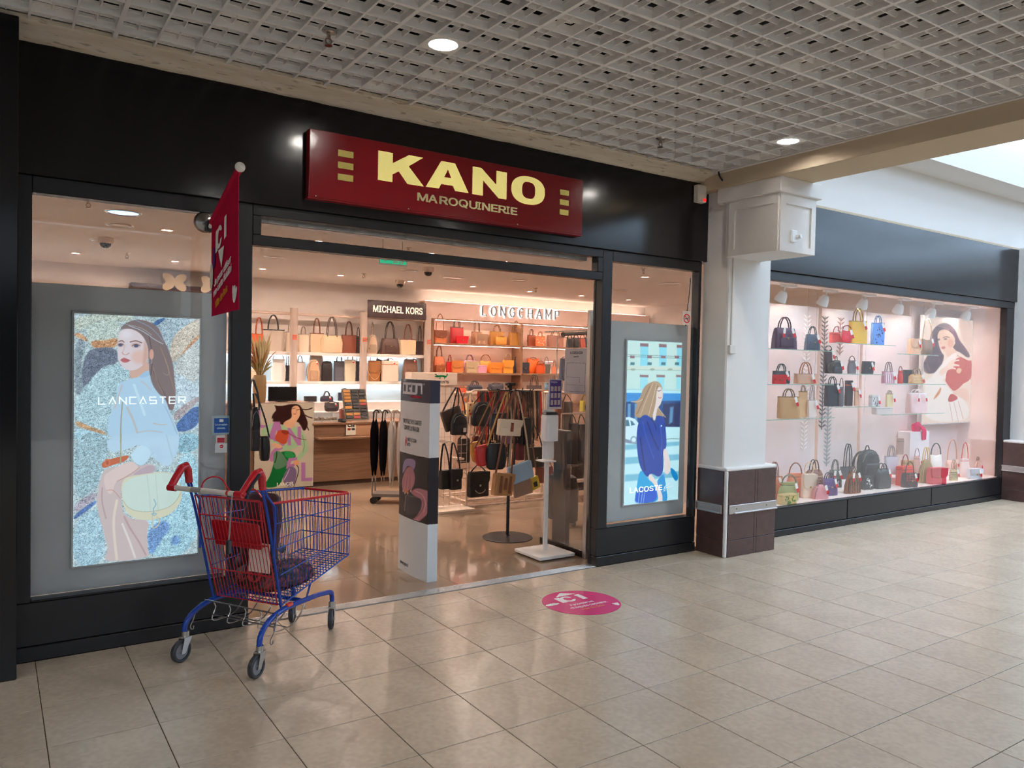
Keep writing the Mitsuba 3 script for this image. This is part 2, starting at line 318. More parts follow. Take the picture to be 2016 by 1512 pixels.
# --- grid ceiling: panels of 3 x 3 open cells, stepped
struct('ceiling', 'white open cell grid ceiling over the aisle')
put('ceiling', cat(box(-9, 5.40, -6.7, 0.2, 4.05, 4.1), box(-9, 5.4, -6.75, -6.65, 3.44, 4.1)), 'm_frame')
def vbar(p0, p1, z0, z1, t0, t1):       # bar tapering from t0 (below) to t1 (above)
    p0, p1 = np.array(p0, float), np.array(p1, float); d = (p1-p0)/np.linalg.norm(p1-p0); s = np.array([-d[1], d[0]])
    v = []
    for p in (p0, p1):
        for z, t in ((z0, t0), (z1, t1)):
            for q in (-1, 1): v.append((*(p+s*q*t/2), z))
    return trimesh.Trimesh(v, [(0, 1, 5), (0, 5, 4), (2, 6, 7), (2, 7, 3), (0, 4, 6), (0, 6, 2), (1, 3, 7), (1, 7, 5), (0, 2, 3), (0, 3, 1), (4, 5, 7), (4, 7, 6)], process=False)
ZC = 3.46
def grid_panel(nx=3, ny=3, drop=None):
    ms = []; L, W_ = 0.2*nx, 0.2*ny
    for i in range(nx+1):
        x = min(max(0.2*i, 0.0055), L-0.0055); ms.append(vbar((x, 0.002), (x, W_-0.002), ZC, ZC+0.036, 0.0115, 0.0095))
    for j in range(ny+1):
        y = min(max(0.2*j, 0.0055), W_-0.0055); ms.append(vbar((0.002, y), (L-0.002, y), ZC, ZC+0.036, 0.0115, 0.0095))
    for i in range(2*nx+1):
        x = min(max(0.1*i, 0.012), L-0.012); ms.append(vbar((x, 0.002), (x, W_-0.002), ZC+(0.024 if i % 2 else 0.035), ZC+0.052, 0.005 if i % 2 else 0.009, 0.018 if 0 < i < 2*nx else 0.012))
    for j in range(2*ny+1):
        y = min(max(0.1*j, 0.012), W_-0.012); ms.append(vbar((0.002, y), (L-0.002, y), ZC+(0.024 if j % 2 else 0.035), ZC+0.052, 0.005 if j % 2 else 0.009, 0.018 if 0 < j < 2*ny else 0.012))
    if drop is not None:
        for i, j in drop: ms.append(box(0.2*i+0.02, 0.2*i+0.18, 0.2*j+0.02, 0.2*j+0.18, ZC+0.053, ZC+0.055))
    return cat(ms)
GX, GY = 1.756, -0.32
pan = [shape(grid_panel(drop=d), 'm_grid') for d in (None, [(0, 1)], [(2, 0), (1, 2)], [(1, 1)])]
edge = shape(cat(grid_panel(3, 1)), 'm_grid')
gp = []
for i in range(-8, 6):
    for j in range(0, 10): gp.append((GX+0.6*i, GY-0.6*(j+1)))
gp = [(x, y) for x, y in gp if x+0.6 <= 5.40]
q, w = px_of([(x+0.3, y+0.3, ZC) for x, y in gp]); rest = []
for (x, y), (a, b), d in zip(gp, q, w):
    s = pan[RNG.choice([0, 0, 0, 0, 1, 2, 3])]
    if d > 0.1 and -250 < a < 2266 and b > -250: scene[numbered('ceiling__grid_panel')] = {**s, 'to_world': T().translate([x, y, 0])}
    else:
        m = grid_panel(); m.apply_translation((x, y, 0)); rest.append(m)
part('ceiling', 'outer_grid', cat(rest), 'm_grid', kind='stuff')
for i in range(-8, 6): scene[numbered('ceiling__edge_panel')] = {**edge, 'to_world': T().translate([GX+0.6*i, GY, 0])}
# --- skylight side of the mall
struct('skylight', 'bright skylight beyond the beam')
put('skylight', cat(box(5.86, 20.0, -0.385, 0.2, 4.085, 4.12), box(5.86, 20, -12, -7.6, 4.085, 4.12), box(19.5, 20, -7.6, -0.385, 4.085, 4.12)), 'm_plaster')
part('skylight', 'curb', cat(box(5.86, 20, -0.385, -0.345, 4.12, 4.5), box(5.86, 20, -7.64, -7.6, 4.12, 4.5)), 'm_plaster')
for k, y in enumerate((-1.16, -4.2)): part('skylight', 'glazing_bar', box(5.86, 19.6, y-0.30 if k == 0 else y-0.05, y, 4.50, 4.58), 'm_plaster')
for x in (8.0, 12.2, 16.4): part('skylight', 'rafter', box(x, x+0.05, -7.6, -1.46, 4.50, 4.58), 'm_plaster')
part('skylight', 'far_soffit', cat(box(-9, 5.40, -7.3, -6.75, 4.085, 4.12), box(-9, 5.4, -12, -11.4, 4.085, 4.12)), 'm_plaster')
for x in (-5.2, -1.0, 3.2): part('skylight', 'rafter', box(x, x+0.05, -11.4, -7.3, 4.50, 4.58), 'm_plaster')
# --- the rest of the hall, seen only in reflections
struct('wall_back', 'pale wall on the other side of the aisle')
put('wall_back', cat(box(-9, 22, -12.2, -12.0, 0, 4.6)), 'm_plaster')
for k, (a, b) in enumerate(((-5, -1.6), (-0.8, 3.2), (6.2, 9.4), (10.4, 14.6))):
    part('wall_back', 'shop_front', cat(box(a, b, -12.0, -11.95, 0.1, 2.6), box(a, b, -12.0, -11.9, 2.6, 3.1)), 'm_fascia' if k % 2 else 'm_beam')
struct('wall_left', 'pale end wall of the aisle'); put('wall_left', box(-9.2, -9, -12, 0.2, 0, 4.6), 'm_plaster')
struct('wall_right', 'pale far end wall of the aisle'); put('wall_right', box(20, 20.2, -12, 0.2, 0, 4.6), 'm_plaster')
# --- recessed downlights in the grid ceiling
def downlight(x, y, label, L=80):
    k = thing('ceiling_downlight', label, 'ceiling light', 'downlights in the grid ceiling')
    part(k, 'plate', extrude(sg.box(-0.099, -0.099, 0.099, 0.099).difference(sg.Point(0, 0).buffer(0.079, 24)), 0.006).apply_translation((x, y, ZC-0.001)), 'm_satin', (226, 222, 216))
    part(k, 'rim', lathe([(0.080, 0.03), (0.078, 0.0), (0.083, -0.004), (0.088, -0.002), (0.088, 0.0)], 32, (x, y, ZC)), 'm_satin', (232, 230, 226), smooth=True)
    part(k, 'lamp', moved(trimesh.Trimesh(*(lambda a: (np.vstack([np.c_[0.078*np.cos(a), 0.078*np.sin(a), a*0], [[0, 0, 0]]]), [(32, (i+1) % 32, i) for i in range(32)]))(np.arange(32)*np.pi/16), process=False), M((1, 0, 0), (0, 1, 0), (x, y, ZC+0.012))), 'm_matte', (240, 240, 236), emit=(L*1.0, L*0.95, L*0.87))
for x, y, l in ((2.056, -1.22, 'round white downlight in the grid ceiling above the doorway'), (5.056, -1.22, 'round white downlight in the grid ceiling beside the beige beam')):
    downlight(x, y, l)
for x, l in ((-0.944, 'first'), (-3.944, 'second')):
    downlight(x, -1.22, 'round downlight in the grid ceiling, %s beyond the black column' % l)
for x, l in ((-3.944, 'farthest left'), (-0.944, 'second from the left'), (2.056, 'third from the left'), (5.056, 'beside the beam')):
    downlight(x, -4.22, 'round downlight over the middle of the aisle, %s in its row' % l, 95)
PICS = {
 'advert_screen': ((0.394, 1.08, 0.4815, 1.9545, 0.1), [
  ('B',(190,205,205)),
  ('P',(205,212,196),10,1,[(1,998),(492,1008),(403,967),(280,984),(154,969),(79,936),(2,928)]),
  ('P',(206,216,202),8,1,[(79,936),(154,969),(280,984),(362,963),(335,917),(329,878),(235,863),(155,865),(109,889)]),
  ('P',(206,152,112),16,1,[(115,885),(155,898),(234,897),(328,913),(329,874),(228,861),(149,865)]),
  ('P',(122,128,142),10,1,[(135,865),(329,874),(337,804),(216,796),(137,747),(72,685),(52,774),(90,843)]),
  ('P',(152,164,170),10,1,[(2,901),(96,899),(51,822),(72,685),(4,678)]),
  ('P',(220,170,130),12,1,[(2,924),(63,922),(115,889),(70,895),(2,911)]),
  ('P',(186,212,216),10,1,[(222,796),(364,804),(426,776),(406,744),(338,723),(325,670),(252,575),(260,490),(9,568),(14,671),(137,747)]),
  ('P',(205,160,120),14,1,[(15,582),(113,556),(232,534),(253,516),(139,535),(15,557)]),
  ('P',(180,196,202),10,1,[(612,957),(726,999),(962,1003),(829,951),(757,887),(685,894)]),
  ('P',(86,118,165),6,1,[(584,960),(647,992),(730,1001),(633,961)]),
  ('P',(218,200,180),8,1,[(750,880),(793,939),(977,1002),(1003,1002),(1005,917),(868,863),(788,808),(751,829)]),
  ('P',(206,150,110),12,1,[(824,830),(875,874),(1005,943),(1005,921),(883,860)]),
  ('P',(208,208,202),8,1,[(788,797),(868,860),(1005,917),(1009,712),(803,760)]),
  ('P',(202,216,222),8,1,[(759,778),(907,746),(1009,705),(1003,664),(873,598),(770,599)]),
  ('P',(182,166,166),10,1,[(770,599),(984,675),(1010,660),(932,620),(800,562)]),
  ('P',(78,112,166),8,1,[(792,555),(1010,653),(1013,545),(830,514)]),
  ('P',(182,216,226),8,1,[(9,554),(139,535),(260,512),(273,490),(10,492)]),
  ('P',(166,192,198),10,1,[(2,529),(258,525),(252,420),(204,359),(177,309),(5,250)]),
  ('P',(176,166,178),12,1,[(5,250),(177,298),(171,258),(5,207)]),
  ('P',(92,124,178),8,1,[(5,207),(171,262),(175,245),(5,182)]),
  ('P',(176,206,216),8,1,[(2,178),(178,239),(221,161),(243,72),(223,1),(4,-4)]),
  ('P',(152,192,204),8,1,[(798,517),(1007,514),(1008,444),(822,421)]),
  ('P',(178,216,226),8,1,[(799,414),(1008,444),(1017,-1),(567,-2),(565,130),(593,166),(857,232)]),
  ('P',(120,156,202),20,1,[(579,126),(728,161),(774,116),(699,78),(618,10),(581,35)]),
  ('P',(122,160,206),24,1,[(767,82),(844,86),(852,47),(776,43)]),
  ('N',0.3,330,1),
  ('N',0.14,60,0),
  ('P',(140,120,118),6,1,[(335,941),(389,970),(471,988),(576,982),(655,958),(692,912),(743,862),(781,800),(789,742),(805,683),(784,606),(733,621),(660,683),(602,723),(580,770),(564,867),(528,920),(417,946)]),
  ('L',(196,200,208),9,0,[(416,960),(528,941),(620,907),(692,890)]),
  ('L',(150,160,178),9,0,[(471,983),(584,960),(655,926),(692,901)]),
  ('L',(188,176,172),7,0,[(396,964),(514,955),(599,925)]),
  ('L',(172,136,112),9,0,[(671,875),(730,807),(752,756),(797,687)]),
  ('L',(110,86,84),9,0,[(615,777),(659,723),(725,669),(747,625)]),
  ('L',(180,150,130),6,0,[(615,792),(644,734),(696,687)]),
  ('L',(186,160,140),5,0,[(707,829),(745,778),(738,756),(694,770)]),
  ('L',(100,80,82),8,0,[(577,921),(599,867),(607,813),(594,763)]),
  ('P',(226,182,162),6,1,[(419,783),(565,827),(590,777),(496,750),(430,744)]),
  ('P',(236,216,216),5,1,[(338,938),(417,950),(493,937),(549,906),(575,860),(565,820),(516,793),(461,778),(405,779),(364,794),(336,815),(326,853),(329,888)]),
  ('P',(240,196,182),40,1,[(565,834),(559,822),(541,812),(516,806),(488,806),(463,811),(445,821),(439,833),(445,846),(462,856),(487,861),(515,862),(540,857),(558,847)]),
  ('P',(243,228,230),40,1,[(445,926),(440,918),(427,911),(407,908),(386,907),(367,910),(353,916),(349,924),(353,932),(366,938),(385,942),(407,942),(426,939),(440,933)]),
  ('P',(222,176,160),22,1,[(535,909),(571,870),(568,820),(523,795),(536,848)]),
  ('P',(214,178,170),14,1,[(380,882),(377,878),(370,875),(359,873),(347,873),(336,874),(328,877),(325,881),(328,885),(335,889),(346,890),(358,891),(369,889),(377,886)]),
  ('P',(214,178,170),18,1,[(511,882),(507,877),(497,874),(482,871),(465,871),(449,873),(439,876),(435,881),(439,886),(449,890),(464,892),(481,892),(497,890),(507,887)]),
  ('P',(92,98,124),5,1,[(367,880),(365,878),(361,876),(354,875),(347,875),(340,876),(336,877),(334,880),(336,882),(340,884),(347,885),(354,885),(361,884),(365,882)]),
  ('P',(92,98,130),5,1,[(492,879),(491,876),(486,874),(478,873),(470,872),(463,874),(458,876),(456,878),(458,881),(463,884),(470,885),(478,885),(486,884),(491,882)]),
  ('L',(96,80,84),7,0,[(334,883),(352,887),(373,883)]),
  ('L',(96,80,84),7,0,[(442,879),(469,887),(504,881)]),
  ('L',(152,112,98),13,0,[(339,895),(363,899),(378,893)]),
  ('L',(152,112,98),14,0,[(428,894),(473,901),(518,892)]),
  ('L',(214,160,142),10,0,[(365,850),(377,842),(398,841),(419,849)]),
  ('L',(228,190,180),10,0,[(387,882),(377,864),(369,852)]),
  ('P',(206,118,118),4,1,[(349,821),(377,831),(394,828),(434,819),(398,809),(367,811)]),
  ('L',(150,76,80),5,0,[(351,820),(391,821),(431,819)]),
  ('P',(226,170,150),6,1,[(617,846),(615,836),(610,828),(603,824),(595,824),(587,828),(582,836),(580,845),(582,855),(587,863),(594,867),(602,867),(610,863),(615,855)]),
  ('L',(186,190,196),6,0,[(576,827),(573,813),(581,802)]),
  ('L',(196,200,206),6,0,[(600,828),(605,813),(599,808)]),
  ('P',(192,218,236),5,1,[(427,744),(496,751),(580,781),(602,723),(660,680),(710,669),(762,595),(830,521),(838,477),(267,487),(252,572),(312,642),(338,723),(372,734)]),
  ('P',(174,206,230),4,1,[(496,751),(537,773),(580,780),(585,758),(531,749)]),
  ('L',(204,196,190),22,0,[(408,627),(457,577),(478,541),(500,508)]),
  ('L',(206,198,190),14,0,[(619,561),(676,553),(727,556)]),
  ('L',(170,190,206),10,0,[(711,632),(748,596),(815,514)]),
  ('L',(206,204,204),16,0,[(517,734),(559,720),(595,698)]),
  ('L',(214,236,246),30,0,[(461,719),(497,669),(547,597)]),
  ('L',(208,200,196),16,0,[(365,719),(345,684),(312,628)]),
  ('L',(206,200,194),14,0,[(499,526),(584,532),(691,523)]),
  ('P',(196,220,236),5,1,[(254,525),(828,517),(837,463),(799,414),(747,370),(619,415),(522,480),(429,460),(255,441)]),
  ('P',(214,190,186),6,1,[(218,373),(274,390),(517,387),(619,396),(650,353),(373,335),(360,258),(390,175),(601,159),(572,115),(581,35),(600,2),(223,3),(271,52),(242,109),(200,184),(171,251),(191,312)]),
  ('P',(196,170,178),10,1,[(531,379),(619,392),(650,357),(430,345)]),
  ('L',(236,214,196),30,0,[(332,252),(305,179),(313,105),(335,11)]),
  ('L',(196,162,162),20,0,[(390,183),(433,136),(507,77),(566,17)]),
  ('L',(238,222,214),24,0,[(376,154),(434,80),(479,11)]),
  ('L',(190,160,160),14,0,[(219,307),(213,256),(248,182)]),
  ('P',(206,104,68),4,1,[(209,413),(358,430),(436,434),(394,407),(287,396),(218,382)]),
  ('P',(216,120,84),5,1,[(280,406),(277,399),(271,394),(261,391),(251,391),(241,395),(235,400),(232,407),(234,414),(241,420),(250,423),(261,422),(270,419),(277,413)]),
  ('P',(188,86,54),4,1,[(267,406),(266,403),(263,400),(258,398),(253,398),(249,400),(246,403),(245,407),(246,411),(249,414),(253,415),(258,415),(263,413),(266,410)]),
  ('P',(232,204,196),5,1,[(225,355),(274,371),(429,415),(524,383),(387,342),(317,326),(303,293),(282,274),(240,299)]),
  ('L',(206,160,146),10,0,[(331,329),(430,352),(509,380)]),
  ('L',(206,150,136),8,0,[(254,295),(303,297),(360,258)]),
  ('P',(206,230,242),4,1,[(429,434),(522,480),(622,441),(539,382),(473,399)]),
  ('L',(180,200,212),7,0,[(473,399),(539,382),(622,441)]),
  ('P',(226,218,188),4,1,[(370,335),(445,348),(598,355),(725,359),(801,341),(863,286),(857,224),(766,174),(616,158),(491,165),(397,201),(367,269)]),
  ('P',(214,226,212),3,1,[(372,332),(598,353),(793,353),(860,270),(788,212),(652,194),(520,196),(425,215),(378,250)]),
  ('L',(176,176,150),6,0,[(378,250),(425,215),(520,196),(652,194),(788,212),(857,267)]),
  ('L',(190,196,178),4,0,[(568,351),(588,280),(602,193)]),
  ('L',(190,196,178),4,0,[(639,353),(651,278),(664,194)]),
  ('L',(146,182,200),11,0,[(629,244),(646,227),(641,217),(622,207),(627,184)]),
  ('L',(146,182,200),11,0,[(612,185),(630,189),(653,183),(630,176),(612,185)]),
  ('L',(214,206,176),14,0,[(616,177),(620,127)]),
  ('L',(210,200,172),14,0,[(653,171),(679,155),(668,133),(628,124)]),
  ('L',(166,160,124),12,0,[(370,649),(359,581),(358,486)]),
  ('L',(170,166,132),12,0,[(361,520),(360,454),(358,402)]),
  ('L',(186,206,214),12,0,[(726,511),(761,445),(794,384)]),
 ]),
 'advert_screen_001': ((4.663, 5.3415, 0.478, 1.943, 0.1), [
  ('B',(196,244,248)),
  ('P',(212,238,226),20,0,[(-17,999),(1000,1001),(1002,699),(-17,707)]),
  ('P',(150,226,240),4,0,[(226,974),(370,972),(375,850),(231,849)]),
  ('P',(150,110,116),4,0,[(221,986),(369,986),(371,967),(223,967)]),
  ('P',(150,226,240),4,0,[(569,974),(708,972),(713,851),(574,850)]),
  ('P',(150,110,116),4,0,[(564,987),(707,986),(708,967),(565,967)]),
  ('P',(150,226,240),4,0,[(903,974),(1003,972),(1008,850),(909,850)]),
  ('P',(150,110,116),4,0,[(898,987),(1001,986),(1003,967),(899,967)]),
  ('P',(168,232,240),4,0,[(240,784),(374,783),(373,707),(235,707)]),
  ('P',(160,126,128),4,0,[(229,794),(383,793),(385,778),(230,779)]),
  ('P',(168,232,240),4,0,[(541,785),(679,784),(679,706),(536,706)]),
  ('P',(160,126,128),4,0,[(530,795),(689,794),(690,779),(531,780)]),
  ('P',(168,232,240),4,0,[(911,786),(989,785),(988,706),(907,706)]),
  ('P',(160,126,128),4,0,[(900,797),(999,795),(1000,781),(901,782)]),
  ('L',(116,140,140),4,0,[(9,914),(479,913),(996,913)]),
  ('L',(116,140,140),4,0,[(9,903),(480,902),(997,901)]),
  ('P',(150,110,120),4,0,[(49,909),(129,908),(126,893),(50,893)]),
  ('P',(80,130,140),4,0,[(62,869),(132,868),(129,851),(53,852)]),
  ('P',(150,110,120),4,0,[(354,912),(437,911),(434,896),(355,896)]),
  ('P',(80,130,140),4,0,[(367,872),(440,870),(437,853),(358,854)]),
  ('P',(150,110,120),4,0,[(605,915),(691,914),(688,898),(607,899)]),
  ('P',(80,130,140),4,0,[(619,874),(694,873),(691,855),(610,856)]),
  ('P',(150,110,120),4,0,[(864,917),(952,917),(948,901),(865,901)]),
  ('P',(80,130,140),4,0,[(878,876),(955,875),(952,857),(868,858)]),
  ('P',(222,232,214),4,0,[(-7,846),(1002,845),(1003,826),(-5,824)]),
  ('L',(160,190,180),4,0,[(-5,823),(1003,824)]),
  ('L',(170,196,190),4,0,[(-7,705),(1002,697)]),
  ('P',(170,180,160),5,1,[(149,825),(145,822),(133,819),(115,818),(96,818),(78,819),(65,821),(61,824),(65,827),(77,830),(95,831),(114,831),(132,830),(145,828)]),
  ('P',(170,180,160),5,1,[(500,827),(496,824),(483,821),(465,820),(444,820),(426,821),(413,823),(408,826),(412,830),(425,832),(443,834),(464,834),(482,832),(495,830)]),
  ('P',(170,180,160),5,1,[(831,829),(827,826),(814,823),(795,822),(774,822),(754,823),(741,825),(736,828),(741,832),(754,834),(773,836),(794,836),(813,835),(826,832)]),
  ('P',(60,150,220),6,0,[(-15,683),(1004,677),(1007,633),(-11,631)]),
  ('P',(30,80,140),6,0,[(-11,631),(1007,633),(1010,465),(-11,479)]),
  ('P',(110,160,196),6,0,[(30,617),(78,616),(83,484),(35,485)]),
  ('P',(110,160,196),6,0,[(150,616),(199,616),(205,483),(156,484)]),
  ('P',(110,160,196),6,0,[(736,613),(787,613),(794,475),(742,476)]),
  ('P',(110,160,196),6,0,[(844,612),(897,612),(903,474),(850,475)]),
  ('P',(110,160,196),6,0,[(943,612),(996,611),(1002,473),(949,473)]),
  ('P',(40,52,96),8,0,[(671,613),(997,619),(999,462),(682,470)]),
  ('P',(96,150,190),10,0,[(802,591),(867,594),(853,496),(789,483)]),
  ('P',(206,244,246),4,0,[(-11,479),(999,462),(1014,-4),(3,3)]),
  ('L',(130,160,150),6,0,[(710,389),(839,392),(1005,387)]),
  ('P',(130,196,216),8,0,[(-3,368),(1006,370),(1001,345),(-7,337)]),
  ('P',(130,196,216),8,0,[(2,291),(1012,290),(1009,253),(-1,250)]),
  ('P',(130,196,216),8,0,[(10,187),(1021,180),(1017,143),(7,145)]),
  ('P',(224,246,250),4,0,[(-14,534),(55,537),(157,525),(230,497),(248,384),(168,375),(-5,402)]),
  ('P',(84,130,150),3,0,[(-3,519),(46,520),(75,481),(-1,482)]),
  ('P',(84,130,150),3,0,[(81,516),(122,508),(170,487),(99,483)]),
  ('P',(140,150,170),5,0,[(-6,406),(208,378),(209,367),(-4,382)]),
  ('P',(150,180,190),4,1,[(211,395),(206,385),(189,377),(165,373),(138,373),(113,378),(96,387),(89,397),(94,408),(111,416),(135,420),(162,419),(186,414),(204,406)]),
  ('P',(232,246,250),4,1,[(186,396),(183,390),(173,385),(159,383),(143,383),(128,386),(117,391),(113,397),(117,403),(126,408),(141,410),(157,410),(172,407),(182,402)]),
  ('P',(186,150,116),5,1,[(287,707),(367,738),(491,756),(586,749),(653,714),(626,642),(567,585),(731,527),(570,542),(487,529),(362,527),(156,532),(153,574),(211,616),(69,630),(230,637)]),
  ('L',(214,184,150),8,0,[(471,742),(373,657),(257,545)]),
  ('L',(226,196,160),7,0,[(534,735),(478,643),(402,537)]),
  ('L',(150,110,84),8,0,[(410,721),(292,629),(195,553)]),
  ('L',(160,120,92),7,0,[(556,721),(541,642),(507,543)]),
  ('L',(222,192,158),6,0,[(588,585),(654,556),(721,528)]),
  ('L',(230,206,176),5,0,[(89,629),(210,626),(291,643)]),
  ('L',(206,172,136),9,0,[(491,749),(587,735),(638,712)]),
  ('P',(244,222,212),4,1,[(567,721),(631,717),(667,663),(644,635),(618,606),(556,585),(531,500),(466,529),(533,614),(538,685)]),
  ('L',(60,50,60),5,0,[(558,696),(590,692),(622,699)]),
  ('L',(200,90,90),6,0,[(579,653),(609,648),(630,653)]),
  ('L',(226,180,170),5,0,[(661,685),(675,671),(650,663)]),
  ('P',(22,64,158),4,1,[(248,531),(349,552),(455,526),(536,489),(570,542),(634,535),(699,527),(725,469),(762,331),(682,326),(714,195),(632,147),(470,188),(410,151),(260,229),(198,371),(202,462)]),
  ('L',(14,44,120),14,0,[(384,502),(496,401),(607,327)]),
  ('L',(40,88,186),12,0,[(301,503),(371,403),(527,272)]),
  ('L',(12,40,112),14,0,[(267,405),(316,298),(364,205)]),
  ('L',(44,94,190),10,0,[(617,485),(666,398),(653,291)]),
  ('L',(12,36,104),8,0,[(445,522),(532,487),(551,450)]),
  ('P',(196,226,240),3,1,[(662,475),(661,472),(657,470),(651,469),(645,469),(638,470),(634,472),(632,475),(634,478),(638,480),(644,481),(650,481),(656,480),(661,478)]),
  ('P',(246,222,214),4,1,[(682,326),(757,332),(841,236),(834,185),(792,161),(715,181),(721,246)]),
  ('P',(250,226,216),4,1,[(410,154),(470,188),(602,112),(704,37),(696,1),(611,-3),(593,91)]),
  ('P',(20,170,222),4,1,[(281,221),(410,151),(539,114),(607,55),(632,-4),(194,0),(226,124)]),
  ('P',(28,92,206),10,1,[(248,103),(435,89),(583,91),(611,-3),(194,0),(201,55)]),
  ('P',(20,150,214),4,1,[(632,147),(715,181),(752,115),(809,-7),(697,-6),(704,44),(581,120)]),
  ('L',(214,240,246),4,0,[(286,94),(255,4)]),
  ('L',(214,240,246),4,0,[(337,93),(307,2)]),
  ('L',(214,240,246),4,0,[(379,91),(348,0)]),
  ('P',(16,140,200),4,1,[(831,214),(944,182),(1005,136),(949,112),(857,162)]),
  ('L',(236,250,252),9,0,[(723,72),(743,93),(818,105),(839,112)]),
  ('L',(236,250,252),7,0,[(744,79),(820,87),(907,88)]),
  ('L',(236,250,252),7,0,[(724,61),(756,71)]),
 ]),
 'counter_poster': ((2.81, 3.594, 0.007, 1.125, 5.1), [
  ('B',(196,184,164)),
  ('P',(178,120,172),3,0,[(30,937),(92,936),(95,752),(219,744),(220,712),(34,716)]),
  ('P',(178,120,172),3,0,[(787,288),(858,285),(862,100),(981,100),(982,61),(792,65)]),
  ('P',(54,32,30),6,1,[(587,989),(727,988),(790,939),(856,830),(905,742),(828,645),(763,744),(699,789),(622,747),(514,792),(423,708),(301,796),(285,860),(359,912),(320,971),(449,964)]),
  ('L',(62,36,32),12,0,[(359,912),(299,870),(285,828)]),
  ('L',(62,36,32),12,0,[(328,970),(404,954),(511,921)]),
  ('L',(62,36,32),12,0,[(759,928),(885,916),(965,937)]),
  ('L',(62,36,32),12,0,[(792,874),(903,829),(967,817)]),
  ('L',(62,36,32),12,0,[(825,787),(890,698),(906,676)]),
  ('L',(62,36,32),12,0,[(513,835),(362,773),(301,796)]),
  ('L',(62,36,32),12,0,[(483,814),(423,751),(363,709)]),
  ('P',(226,176,140),5,1,[(618,962),(727,972),(760,907),(753,842),(699,789),(624,682),(546,706),(469,739),(483,782),(621,822),(604,898)]),
  ('L',(90,50,40),6,0,[(619,935),(673,940)]),
  ('L',(90,50,40),6,0,[(697,918),(747,922)]),
  ('L',(176,70,64),9,0,[(643,871),(682,867)]),
  ('L',(196,140,110),6,0,[(691,918),(701,890),(685,884)]),
  ('P',(162,196,152),6,1,[(108,704),(286,775),(469,750),(546,695),(701,724),(828,645),(910,469),(895,415),(740,301),(677,336),(831,450),(767,528),(737,474),(490,428),(428,484),(290,552),(109,620)]),
  ('L',(130,160,120),8,0,[(184,629),(303,647),(409,655)]),
  ('L',(130,160,120),8,0,[(797,614),(846,504),(816,418)]),
  ('P',(178,120,172),3,0,[(222,585),(316,785),(415,783),(504,503),(435,494),(411,548),(320,556),(297,578)]),
  ('P',(196,184,164),3,0,[(334,630),(363,688),(382,629)]),
  ('P',(178,120,172),3,0,[(550,502),(546,706),(592,705),(719,572),(716,718),(776,717),(780,495),(721,496),(602,624),(604,500)]),
  ('L',(178,120,172),40,0,[(435,473),(337,455),(278,382),(286,339)]),
  ('P',(190,84,56),5,1,[(409,693),(577,673),(563,598),(519,497),(327,567),(349,635)]),
  ('P',(150,60,44),6,1,[(439,687),(577,675),(548,620),(455,643)]),
  ('L',(110,40,30),5,0,[(547,652),(703,583),(869,557)]),
  ('P',(226,176,140),5,1,[(290,541),(435,516),(473,482),(397,463),(291,499)]),
  ('P',(30,112,56),5,1,[(413,431),(644,434),(708,356),(600,317),(585,253),(495,160),(421,13),(120,18),(252,128),(310,274),(353,379)]),
  ('P',(52,150,80),6,1,[(490,428),(628,429),(692,362),(584,334),(506,374)]),
  ('P',(96,136,104),5,1,[(322,434),(428,441),(506,363),(585,285),(524,255),(341,209),(309,328)]),
  ('L',(30,70,44),10,0,[(368,432),(369,368),(340,305)]),
  ('P',(178,120,172),3,0,[(524,223),(568,345),(716,356),(716,323),(615,311),(600,274),(678,281),(671,249),(586,231)]),
  ('P',(222,160,120),5,1,[(662,315),(747,322),(756,278),(710,248),(655,272)]),
  ('P',(126,106,140),5,1,[(570,253),(679,238),(719,172),(667,11),(528,8),(465,107),(525,191)]),
  ('L',(196,186,206),9,0,[(586,220),(541,147),(496,95)]),
  ('L',(60,40,70),9,0,[(710,259),(749,224),(735,149),(667,11)]),
 ]),
 'window_poster': ((10.235, 11.509, 1.027, 2.456, 0.46), [
  ('B',(246,222,204)),
  ('P',(238,206,190),30,1,[(701,1022),(969,1027),(1000,638),(845,739),(677,939)]),
  ('P',(84,60,74),8,1,[(108,811),(159,879),(268,936),(396,958),(528,940),(637,883),(703,803),(845,732),(976,645),(900,629),(743,681),(621,699),(481,797),(331,859),(246,856),(282,751),(345,672),(420,640),(328,512),(204,470),(23,469),(-12,566),(66,627),(116,707)]),
  ('L',(170,140,140),10,0,[(241,922),(356,913),(488,891)]),
  ('L',(150,104,90),8,0,[(189,854),(168,761),(174,682)]),
  ('L',(180,120,90),9,0,[(40,613),(72,555),(132,496)]),
  ('L',(210,150,110),7,0,[(-11,553),(20,508),(106,463)]),
  ('L',(150,84,96),9,0,[(656,829),(768,750),(912,671)]),
  ('L',(110,80,110),9,0,[(532,893),(626,828),(692,748)]),
  ('P',(246,206,180),6,1,[(254,836),(300,884),(444,896),(565,853),(628,808),(617,746),(518,696),(417,674),(342,706),(274,764)]),
  ('P',(238,176,150),20,1,[(586,766),(582,748),(566,734),(543,725),(517,724),(493,732),(476,745),(469,763),(473,780),(488,795),(511,803),(537,804),(561,797),(579,783)]),
  ('P',(244,200,174),6,1,[(417,681),(574,725),(682,680),(626,638),(479,621)]),
  ('L',(80,50,56),10,0,[(370,813),(435,825),(501,819)]),
  ('L',(80,50,56),9,0,[(257,795),(307,801)]),
  ('P',(50,36,50),4,1,[(457,803),(453,800),(444,797),(430,796),(415,795),(401,796),(391,798),(387,800),(390,803),(400,806),(414,807),(429,808),(443,807),(453,805)]),
  ('P',(50,36,50),4,1,[(309,789),(307,787),(301,785),(292,784),(282,783),(272,784),(266,786),(263,788),(266,790),(272,792),(281,794),(291,794),(300,793),(307,792)]),
